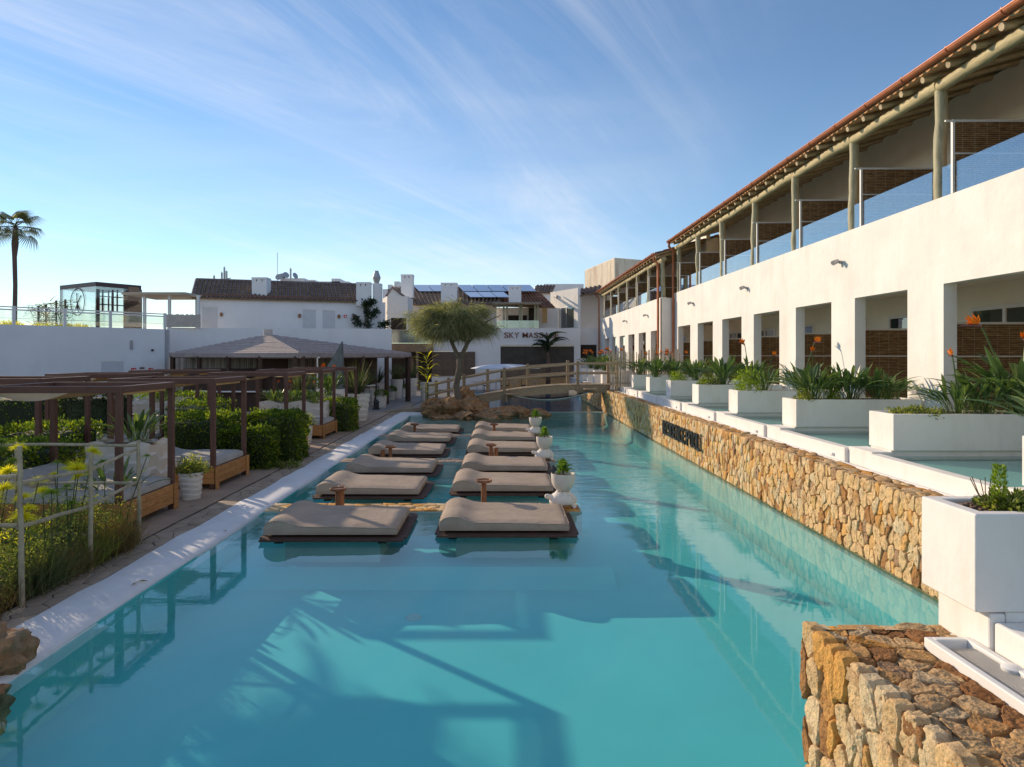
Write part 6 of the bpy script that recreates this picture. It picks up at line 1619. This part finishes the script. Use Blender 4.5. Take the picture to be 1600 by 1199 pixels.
# entrance at the left
fb_(612, 674.3, 517, 536.6, 54.2, .05, "balcony_glass", "glass_frost"); fb_(612, 674.3, 536.8, 550, 54.2, 1.5, "entrance_lintel", "wall_brown"); fb_(612, 636, 550.2, 560, 54.5, .6, "entrance_screen", "wood_shutter")
for px in (634, 650): fb_(px, px + 3.5, 550.2, zg, 54.4, .3, "pillar", "wall_brown")
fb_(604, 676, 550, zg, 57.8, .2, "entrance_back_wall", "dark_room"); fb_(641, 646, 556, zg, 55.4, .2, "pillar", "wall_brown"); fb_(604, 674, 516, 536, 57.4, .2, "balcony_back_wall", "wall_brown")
# upper storey left: block with gable
BLK0, BLK1 = (X_at(597, 55.2), 55.2), (X_at(605, 53.4), 53.4)
m = MB(); m.prism([(X_at(605, 53.4), 53.4), (X_at(637, 53.4), 53.4), (X_at(637, 53.4), 56.5), (X_at(596.5, 56.5), 56.5)], Z_at(516, 53.4), Z_at(463, 53.4)); m.build("upper_block", "plaster", Cb)
on(Cb, (X_at(605, 53.4), 53.4), (X_at(637, 53.4), 53.4), 611, 635, 497, 515.5, "window", "dark_room", .02, .03); on(Cb, (X_at(605, 53.4), 53.4), (X_at(637, 53.4), 53.4), 610, 636, 490, 491, "string_course", "soffit", .02, .03)
m = MB(); z1 = Z_at(463.5, 55.5); m.v = [(X_at(604, 55.5), 55.5, z1), (X_at(632, 55.5), 55.5, z1), (X_at(613, 55.5), 55.5, Z_at(450, 55.5)), (X_at(604, 55.5), 55.8, z1), (X_at(632, 55.5), 55.8, z1), (X_at(613, 55.5), 55.8, Z_at(450, 55.5))]
m.f = [(0, 1, 2), (5, 4, 3), (0, 2, 5, 3), (1, 4, 5, 2), (0, 3, 4, 1)]; m.build("gable", "plaster", Cb)
MB().tube([(X_at(603, 55.4), 55.4, z1), (X_at(613, 55.4), 55.4, Z_at(449, 55.4)), (X_at(634, 55.4), 55.4, z1 - .1)], .09, 6).build("gable_tiles", "roof_tile_dark", Cb)
fb_(637.05, 776, 476, 513, 59, .3, "upper_wall", "plaster_brick")
tile_slope(Cb, (X_at(634, 57), 57, Z_at(477, 57)), (X_at(780, 57), 57, Z_at(476, 57)), (X_at(614, 62), 62, Z_at(449, 62)), (X_at(790, 62), 62, Z_at(449, 62)), .3, .5)
tile_slope(Cb, (X_at(780, 57.5), 57.5, Z_at(478, 57.5)), (X_at(868, 57.5), 57.5, Z_at(481, 57.5)), (X_at(780, 62), 62, Z_at(452, 62)), (X_at(842, 62), 62, Z_at(456, 62)), .3, .5, "terracotta")
for i in range(8):
    if i == 2: continue
    p0 = 655 + i * 23; m = MB(); m.v = [(X_at(p0, 60.3), 60.3, Z_at(461, 60.3)), (X_at(p0 + 22, 60.3), 60.3, Z_at(461, 60.3)), (X_at(p0 + 12, 62.2), 62.2, Z_at(451, 62.2)), (X_at(p0 - 10, 62.2), 62.2, Z_at(451, 62.2))]; m.v = [(a, b - .1, c + .32) for a, b, c in m.v]; m.v += [(a, b + .06, c - .06) for a, b, c in m.v]
    m.f = [(0, 1, 2, 3), (7, 6, 5, 4), (0, 4, 5, 1), (1, 5, 6, 2), (2, 6, 7, 3), (3, 7, 4, 0)]; m.build("solar_panel", "solar_glass", Cb)
for i in range(3):
    p0 = 727 + i * 21; m = MB(); m.v = [(X_at(p0 + 8, 57.8), 57.8, Z_at(470, 57.8)), (X_at(p0 + 28, 57.8), 57.8, Z_at(470, 57.8)), (X_at(p0 + 18, 59.4), 59.4, Z_at(462, 59.4)), (X_at(p0 - 2, 59.4), 59.4, Z_at(462, 59.4))]; m.v = [(a, b - .1, c + .30) for a, b, c in m.v]; m.v += [(a, b + .06, c - .06) for a, b, c in m.v]
    m.f = [(0, 1, 2, 3), (7, 6, 5, 4), (0, 4, 5, 1), (1, 5, 6, 2), (2, 6, 7, 3), (3, 7, 4, 0)]; m.build("solar_panel", "solar_glass", Cb)
chimney(Cb, 626.5, 645, 429, 456, 57.5, .8); chimney(Cb, 689, 714, 442, 466, 57.2, .8); chimney(Cb, 795, 814.5, 447, 469, 57.6, .8)
# massage terrace: glass parapet, pergola, back wall
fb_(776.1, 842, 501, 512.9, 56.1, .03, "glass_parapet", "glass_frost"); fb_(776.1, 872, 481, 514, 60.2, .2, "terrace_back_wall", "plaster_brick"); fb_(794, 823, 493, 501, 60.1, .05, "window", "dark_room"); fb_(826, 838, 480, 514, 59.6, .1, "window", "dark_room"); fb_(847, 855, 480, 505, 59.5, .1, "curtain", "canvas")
pr_ = thing("roof_pergola", "rough branch pergola on the massage terrace behind the glass parapet", "pergola", (0, 0, 0))
for px in (787, 792, 812, 815, 836, 840): m = MB(); log_tube(m, (X_at(px, 57), 57, 5.05), (X_at(px, 57), 57, Z_at(477, 57)), .09, .08, 7, 3); m.build("post", "log_pale", pr_)
for i in range(11): m = MB(); Y = 56.3 + i * .3; log_tube(m, (X_at(771, Y), Y, Z_at(476, 57)), (X_at(845, Y), Y, Z_at(475.5, 57)), .06, .05, 6, 5, .15); m.build("branch", "stick", pr_)
MB().box(X_at(770, 57), X_at(846, 57), 56.2, 59.4, Z_at(474.5, 57), Z_at(474, 57) + .02).build("brush_layer", "reed_roof", pr_)
ls = thing("wall_lettering", "reddish brown SKY MASSAGE lettering on the white spa wall", "sign", (X_at(787.5, 55.95), 55.95, Z_at(528, 55.95)))
letters(ls, "SKY MASSAGE", "sign_brown", X_at(873, 55.95) - X_at(787.5, 55.95), .44, .05, Matrix(((1, 0, 0, 0), (0, 0, -1, 0), (0, 1, 0, 0), (0, 0, 0, 1))), .14)
# D: corner tower between spa and wing
Dd = thing("corner_block", "white corner block with a sunlit side face and a big shaded loggia", "building", (0, 0, 0))
Dn, Df = (X_at(903, 57.5), 57.5), (X_at(860, 61.6), 61.6)
MB().slab(Df, Dn, 4.9, 8.52, .3).build("side_wall", "plaster", Dd)
on(Dd, Df, Dn, 877, 896.5, 480.5, 512.5, "window", "glass_window", .01, .04); on(Dd, Df, Dn, 876, 897.5, 479, 480.5, "window_head", "grey_metal", .02, .05)
on(Dd, Df, Dn, 885, 886, 480.6, 512.4, "mullion", "grey_metal", .05, .03); on(Dd, Df, Dn, 868, 872, 462, 465, "spotlight", "grey_metal", .2, .2)
MB().box(Dn[0], X_at(907, 57.5), 57.5, 57.8, 0, 8.5).build("wall", "plaster_brick", Dd); MB().box(X_at(907, 57.5), 9, 57.5, 57.8, 0, Z_at(513, 57.5)).build("wall", "plaster_brick", Dd)
MB().box(X_at(907, 57.5), 9.5, 59.6, 59.8, Z_at(513, 57.5), 8.6).build("loggia_back_wall", "plaster_brick", Dd)
MB().box(X_at(907, 57.5) + .01, 9.5, 57.5, 60, 8.1, 8.4).build("loggia_roof", "roof_tile_dark", Dd); tile_slope(Dd, (X_at(906, 57.2), 57.2, Z_at(463, 57.2)), (X_at(936, 57.2), 57.2, Z_at(455, 57.2)), (X_at(906, 60), 60, Z_at(452, 60)), (X_at(940, 60), 60, Z_at(446, 60)), .3, .5)
on(Dd, (X_at(905, 57.5), 57.5), (X_at(936, 57.5), 57.5), 907, 932, 539, 560, "window", "dark_room", .02, .03)
# far things over the roofs
rb = thing("rooftop_shed", "rust stained pale sheet metal shed on the roof behind the far wing", "shed", (0, 0, 0))
Y = 72; m = MB(); m.prism([(X_at(960, Y - 4), Y - 4), (X_at(1015, Y - 2), Y - 2), (X_at(1000, Y + 9), Y + 9), (X_at(914, Y + 6), Y + 6)], Z_at(452, Y), Z_at(411.5, Y)); m.build("wall", "rust_metal", rb)
e0_, e1_ = Vector((X_at(914, Y + 6), Y + 6)), Vector((X_at(960, Y - 4), Y - 4))
for i in range(24): q = e0_.lerp(e1_, i / 24); MB().box(q.x - .02, q.x + .02, q.y - .05, q.y, Z_at(452, Y), Z_at(412.5, Y)).build("sheet_rib", "rust_metal", rb)
fh = thing("distant_house", "distant white flat roofed house with roof plant above the tiled ridge", "building", (0, 0, 0)); Y = 85
for a, b, y0_, y1_ in ((438, 476, 435, 450), (476.2, 545, 440, 452), (518, 531, 435.5, 440), (478, 492, 437.5, 440)): MB().box(X_at(a, Y), X_at(b, Y), Y, Y + 6, Z_at(y1_, Y) - 4, Z_at(y0_, Y)).build("wall_block", "plaster_brick", fh)
fh2 = thing("distant_house", "distant white roofs beyond the spa building at the right", "building", (0, 0, 0)); Y = 88
for a, b, y0_, y1_ in ((598, 640, 452, 462), (606, 613, 445, 452), (616, 624, 440, 452), (700, 740, 449, 458), (836, 862, 447, 470), (850, 912, 444, 470)): MB().box(X_at(a, Y), X_at(b, Y), Y, Y + 6, Z_at(y1_, Y) - 4, Z_at(y0_, Y)).build("wall_block", "plaster_brick", fh2)
MB().box(X_at(834, 66.3), X_at(866, 66.3), 66.3, 68.4, 4, Z_at(459, 66.3)).build("wall_block", "plaster_brick", fh2)
tile_slope(fh2, (X_at(832, 66), 66, Z_at(458, 66)), (X_at(862, 66), 66, Z_at(458, 66)), (X_at(838, 68), 68, Z_at(446, 68)), (X_at(868, 68), 68, Z_at(446, 68)), .3, .5)
fh["group"] = fh2["group"] = "distant houses over the roofs"
for i, (px, py0_, py1_, lab) in enumerate(((334.5, 429, 442, "short antenna at the left of the mast group"), (346.5, 424, 442, "second antenna mast of the left roof group"), (350.5, 416, 442, "tallest antenna mast of the left roof group"), (354, 422, 442, "last antenna mast with a small arm in the left roof group"), (433.5, 395, 436, "thin whip aerial above the tiled ridge"), (454, 418, 436, "dark vertical mast over the distant house"))):
    Y = 80; m = MB(); x_ = X_at(px, Y); m.tube([(x_, Y, Z_at(py1_ + 10, Y)), (x_, Y, Z_at(py0_, Y))], .03, 5)
    if i != 4: m.tube([(x_, Y, Z_at(py1_, Y)), (x_, Y, Z_at(py0_ + 2, Y))], .12, 6)
    if i == 3: m.tube([(x_, Y, Z_at(436, Y)), (x_ + .5, Y, Z_at(435, Y))], .06, 5)
    tag(m.build("antenna", "grey_metal"), lab, "antenna", "antennas over the roofs")
for i, (px, py) in enumerate(((436, 434), (441, 433), (446, 431), (460, 432))):
    Y = 84; m = MB(); m.lathe([(.02, 0), (.25, .05), (.42, .18)], 10, (0, 0, 0)); o = m.build("dish", "grey_metal", None, loc=(X_at(px, Y), Y, Z_at(py, Y))); o.rotation_euler = (R(70), 0, R(20 * i)); tag(o, ["first", "second", "third", "fourth"][i] + " small satellite dish above the distant white house, from the left", "satellite dish", "satellite dishes on the far roof")

# reed hut with the low pyramid roof
hut = thing("reed_hut", "open restaurant hut with low brown slatted pyramid roof and reed screens", "pavilion", (0, 0, 0))
AP = Vector((X_at(419, 39.2), 39.2, Z_at(524.5, 39.2))); FC = Vector((X_at(468, 32.4), 32.4, 2.92)); LC = Vector((X_at(266, 39.5), 39.5, 2.92)); RC = Vector((X_at(641, 42), 42, 2.92)); BC = LC + RC - FC
for a, b in ((LC, FC), (FC, RC), (RC, BC), (BC, LC)):
    n = 15
    m = MB(); m.add([tuple(a - Vector((0, 0, .05))), tuple(b - Vector((0, 0, .05))), tuple(AP - Vector((0, 0, .05)))], [(0, 1, 2)]); m.build("roof_underlay", "wood_dark", hut)
    for i in range(n):
        t0 = i / n; p0, p1 = a.lerp(AP, t0), b.lerp(AP, t0); m = MB(); m.tube([tuple(p0), tuple(p0.lerp(p1, .5) + Vector((0, 0, random.uniform(-.02, .02)))), tuple(p1)], .10, 6)
        m.build("roof_pole", "reed_roof", hut)
    m = MB(); m.tube([tuple(a), tuple(AP)], .07, 6); m.build("hip_pole", "reed", hut)
    d_ = (b - a).normalized(); m = MB(); m.tube([tuple(a - Vector((0, 0, .12))), tuple(b - Vector((0, 0, .12)))], .10, 6); m.build("eave_beam", "reed_roof", hut)
    for k in range(5):
        p = a.lerp(b, k / 4 * .96 + .02); m = MB(); m.tube([(p.x, p.y, 0), (p.x, p.y, 2.8)], .13, 8); m.build("post", "wood_dark", hut)
MB().tube([tuple(AP - Vector((0, 0, .3))), tuple(AP + Vector((0, 0, .35)))], .26, 8).build("finial", "reed", hut)
# reed screens inside: countable reeds
sc_ = thing("reed_wall", "grey white screen of upright reeds behind the slatted pyramid hut", "screen", (0, 0, 0))
m = MB(); a, b = Vector((X_at(262, 40.6), 40.6)), Vector((X_at(470, 40.6), 40.6))
for i in range(190): q = a.lerp(b, i / 190); m.box(q.x, q.x + .036, q.y, q.y + .03, .2, 2.75 + random.uniform(-.05, .02))
a, b = Vector((X_at(470, 40.9), 40.9)), Vector((X_at(570, 43.4), 43.4))
for i in range(110): q = a.lerp(b, i / 110); m.box(q.x, q.x + .03, q.y, q.y + .03, .2, 2.75 + random.uniform(-.05, .02))
stuff(m.build("reeds", "reed", sc_))
for i, (px0, px1, y0_, y1_, Y, lab) in enumerate(((539, 571, 559.5, 600, 40.0, "woven brown screen panel at the right of the hut"), (572, 588, 559.5, 600, 40.6, "narrow carved brown screen panel right of the woven one"), (401, 448, 561, 600, 36.5, "dark slatted bar front inside the hut"), (286, 400, 576, 606, 37.5, "dark counter inside the hut at the left"), (330, 470, 592, 612, 34.5, "low dark counter with pale top in front of the hut"))):
    o = MB().box(X_at(px0, Y), X_at(px1, Y), Y, Y + .25, .02, Z_at(y0_, Y)).build("screen_panel", "wood_shutter" if i < 2 else "wood_dark", None, bevel=.01); tag(o, lab, "screen" if i < 2 else "counter")
bt = MB().box(X_at(300, 34.3), X_at(470, 34.3), 34.2, 34.9, Z_at(613, 34.3), Z_at(612, 34.3) + .02).build("counter_top", "plaster_planter"); tag(bt, "pale counter top slab in front of the reed hut", "counter")
sb = MB(); n = 40
sb.v = [(0, 0, 0), (1.05, 0, 0), (1.05, 0, 1.5), (1.02, 0, 2.2), (.72, 0, 1.65), (.35, 0, 1.05), (0.02, 0, .45)]; sb.v += [(a + .04, .16, c) for a, _, c in sb.v]
sb.f = [tuple(range(7)), tuple(range(7, 14))[::-1]] + [(i, i + 7, (i + 1) % 7 + 7, (i + 1) % 7) for i in range(7)]
s_ = sb.build("standing_stone", "sail_stone", None, bevel=.02, loc=(X_at(499, 31.5), 31.5, Z_at(533.5, 31.5) - 2.2)); s_.scale = (1.0, 1, 1); tag(s_, "tall grey slate slab shaped like a shark fin standing behind the frames", "sculpture")
MB().box(-.1, 1.2, -.2, .4, -1.6, -.01).build("plinth", "plaster_planter", s_)
shb = thing("beach_shower", "slim white outdoor shower pole right of the fin shaped slate", "shower", (X_at(496, 30.8), 30.8, 0)); MB().tube([(0, 0, 0), (0, 0, Z_at(560, 30.8)), (.1, 0, Z_at(559, 30.8))], .03, 8).build("pole", "white_metal", shb)

# palms and terrace plants
pm = thing("fan_palm", "tall slender fan palm at the left edge of the sky", "palm tree", (X_at(23.5, 60), 60, 0)); zc = Z_at(356, 60)
m = MB(); zs = [0, 5, 9, 11.5, 12.6, zc]; m.tube([(.05 * math.sin(z), 0, z) for z in zs], [.22, .19, .17, .18, .27, .2], 10); m.build("trunk", "palm_bark", pm, smooth=True)
def fan(n=34):
    m = MB(); m.tube([(0, 0, 0), (.5, 0, .04), (.95, 0, .0)], [.03, .022, .015], 4)
    for i in range(n):
        a = R(-115 + 230 * i / (n - 1)); L = .95 * (1 - .25 * abs(a) / 2); d = Vector((math.cos(a), math.sin(a), 0)); s = Vector((-d.y, d.x, 0)) * .028; b = Vector((.95, 0, 0)); md = b + d * L * .62; tp = b + d * L + Vector((0, 0, -.38 - .12 * (i % 2)))
        m.add([b, md + s + Vector((0, 0, .02)), tp, md - s + Vector((0, 0, .02))], [(0, 1, 2, 3)])
    return m.mesh("frond", "leaf_palm")
fmh = [fan(), fan(30)]
fr_ = [(100, 60, 1.0), (80, 75, .9), (150, 20, 1.15), (20, 30, 1.2), (5, -5, 1.25), (-10, -38, 1.45), (175, -10, 1.2), (190, -40, 1.2), (90, 30, 1.0), (270, 30, 1.0), (250, -10, 1.1), (300, -20, 1.1), (60, -10, 1.1), (130, -15, 1.1), (0, 55, 1.0), (180, 50, 1.0), (210, 40, 1.0), (330, 40, 1.0)]
for i, (az, el, s) in enumerate(fr_): o = obj("frond", fmh[i % 2], pm, (0, 0, zc + .1), (0, -R(el), R(az)), (s * 1.1,) * 3)
pm2 = thing("fan_palm", "palm crown barely entering at the left edge above the glass rail", "palm tree", (X_at(-42, 75), 75, 0)); MB().tube([(0, 0, 0), (0, 0, Z_at(446, 75))], .25, 8).build("trunk", "palm_bark", pm2)
for i, (az, el, s) in enumerate(fr_): obj("frond", fmh[i % 2], pm2, (0, 0, Z_at(446, 75)), (0, -R(el), R(az)), (s * 1.2,) * 3)
for i, (px, py, Y, s) in enumerate(((60, 478, 45, 1.0), (72, 476, 46, 1.1), (88, 470, 44.5, 1.25), (102, 468, 44.2, .7))):
    t = thing("terrace_yucca", ["first", "second", "third", "fourth"][i] + " spiky plant on the roof terrace in front of the glass cabin, from the left", "plant", (X_at(px, Y), Y, 4.25), 0, "spiky plants on the roof terrace"); n = 150
    hgt = Z_at(py, Y) - 4.25; MB().tube([(0, 0, 0), (0, 0, hgt)], .07, 6).build("stem", "trunk_bark", t); u = unit(rng.normal(size=(n, 3))); u[:, 2] = u[:, 2] * .6 + .35
    stuff(obj("foliage", blades("foliage", np.stack([rng.normal(size=n) * .35, rng.normal(size=n) * .2, hgt * rng.uniform(.1, 1, n)], 1), u, .55 * s, .05, .25, "leaf_palm", 3), t))
for i, (px, Y, w) in enumerate(((70, 43, 2.2), (118, 44, 2.0), (15, 40, 1.6))):
    t = thing("terrace_shrub", ["middle", "right", "left"][i] + " yellowish dry shrub behind the glass balustrade of the roof terrace", "plant", (X_at(px, Y), Y, 4.25), 0, "dry shrubs behind the glass balustrade"); n = 1200; u = unit(rng.normal(size=(n, 3))); u[:, 2] = np.abs(u[:, 2])
    stuff(obj("foliage", leaves("foliage", u * rng.uniform(.5, 1, (n, 1)) * np.array([w * .7, .5, .6]), u, .14, .05, "leaf_yellow"), t))
# traveller palm in front of the lettering
tp_ = thing("traveller_palm", "dark banana like palm hiding the end of the SKY MASSAGE lettering", "palm tree", (X_at(856, 54.5), 54.5, 0)); random.seed(77)
MB().tube([(0, 0, 0), (.05, 0, 2.2), (0, 0, 3.1)], [.2, .17, .12], 9).build("trunk", "palm_bark", tp_)
bl = MB(); n = 12
for i in range(n + 1):
    t_ = i / n; x_ = .9 * t_ ** 2.2; z_ = t_ * 1.0 - .42 * t_ ** 3; w = .012 if t_ < .35 else .12 * math.sin(math.pi * min(1, (t_ - .3) / .7)) ** .6 + .004
    if i == n: w = .004
    bl.v += [(x_ - w * .3, -w, z_ + w * .3), (x_, 0, z_), (x_ - w * .3, w, z_ + w * .3)]
for i in range(n):
    for q in (0, 1): bl.f.append((i * 3 + q, i * 3 + q + 1, i * 3 + q + 4, i * 3 + q + 3))
blm = bl.mesh("frond", "leaf_dark")
for i in range(22):
    a = random.choice([0, math.pi]) + random.uniform(-.9, .9); s = random.uniform(1.6, 2.5); obj("frond", blm, tp_, (0, 0, 2.9 + random.uniform(-.6, .5)), (0, random.uniform(-.35, .35), a), (s * .8, s * .8, s))

# fallen leaves on the kerb and the path
random.seed(9)
fl = MB().add([(-.05, 0, 0), (0, .016, .012), (.06, 0, .006), (0, -.016, .010)], [(0, 1, 2, 3)]).mesh("fallen_leaf", "leaf_dry")
for i, (px, py, lab) in enumerate(((222, 909, "dark curled leaf lying on the white kerb beside the garden bed"), (210, 913, "tiny leaf just left of the curled leaf on the white kerb"), (352, 830, "small fallen leaf on the white kerb near the first day bed"), (300, 790, "fallen leaf on the paving near the first rippled pot"), (130, 925, "fallen leaf on the crazy paving beside the kerb"))):
    z = .072; Y = F * (H - z) / (py - CY); o = obj("fallen_leaf", fl, None, (X_at(px, Y), Y, z if i not in (3, 4) else .056), (0, 0, i * 1.3), (1 if i else 1.4,) * 3); tag(o, lab, "leaf", "fallen leaves at the pool edge")
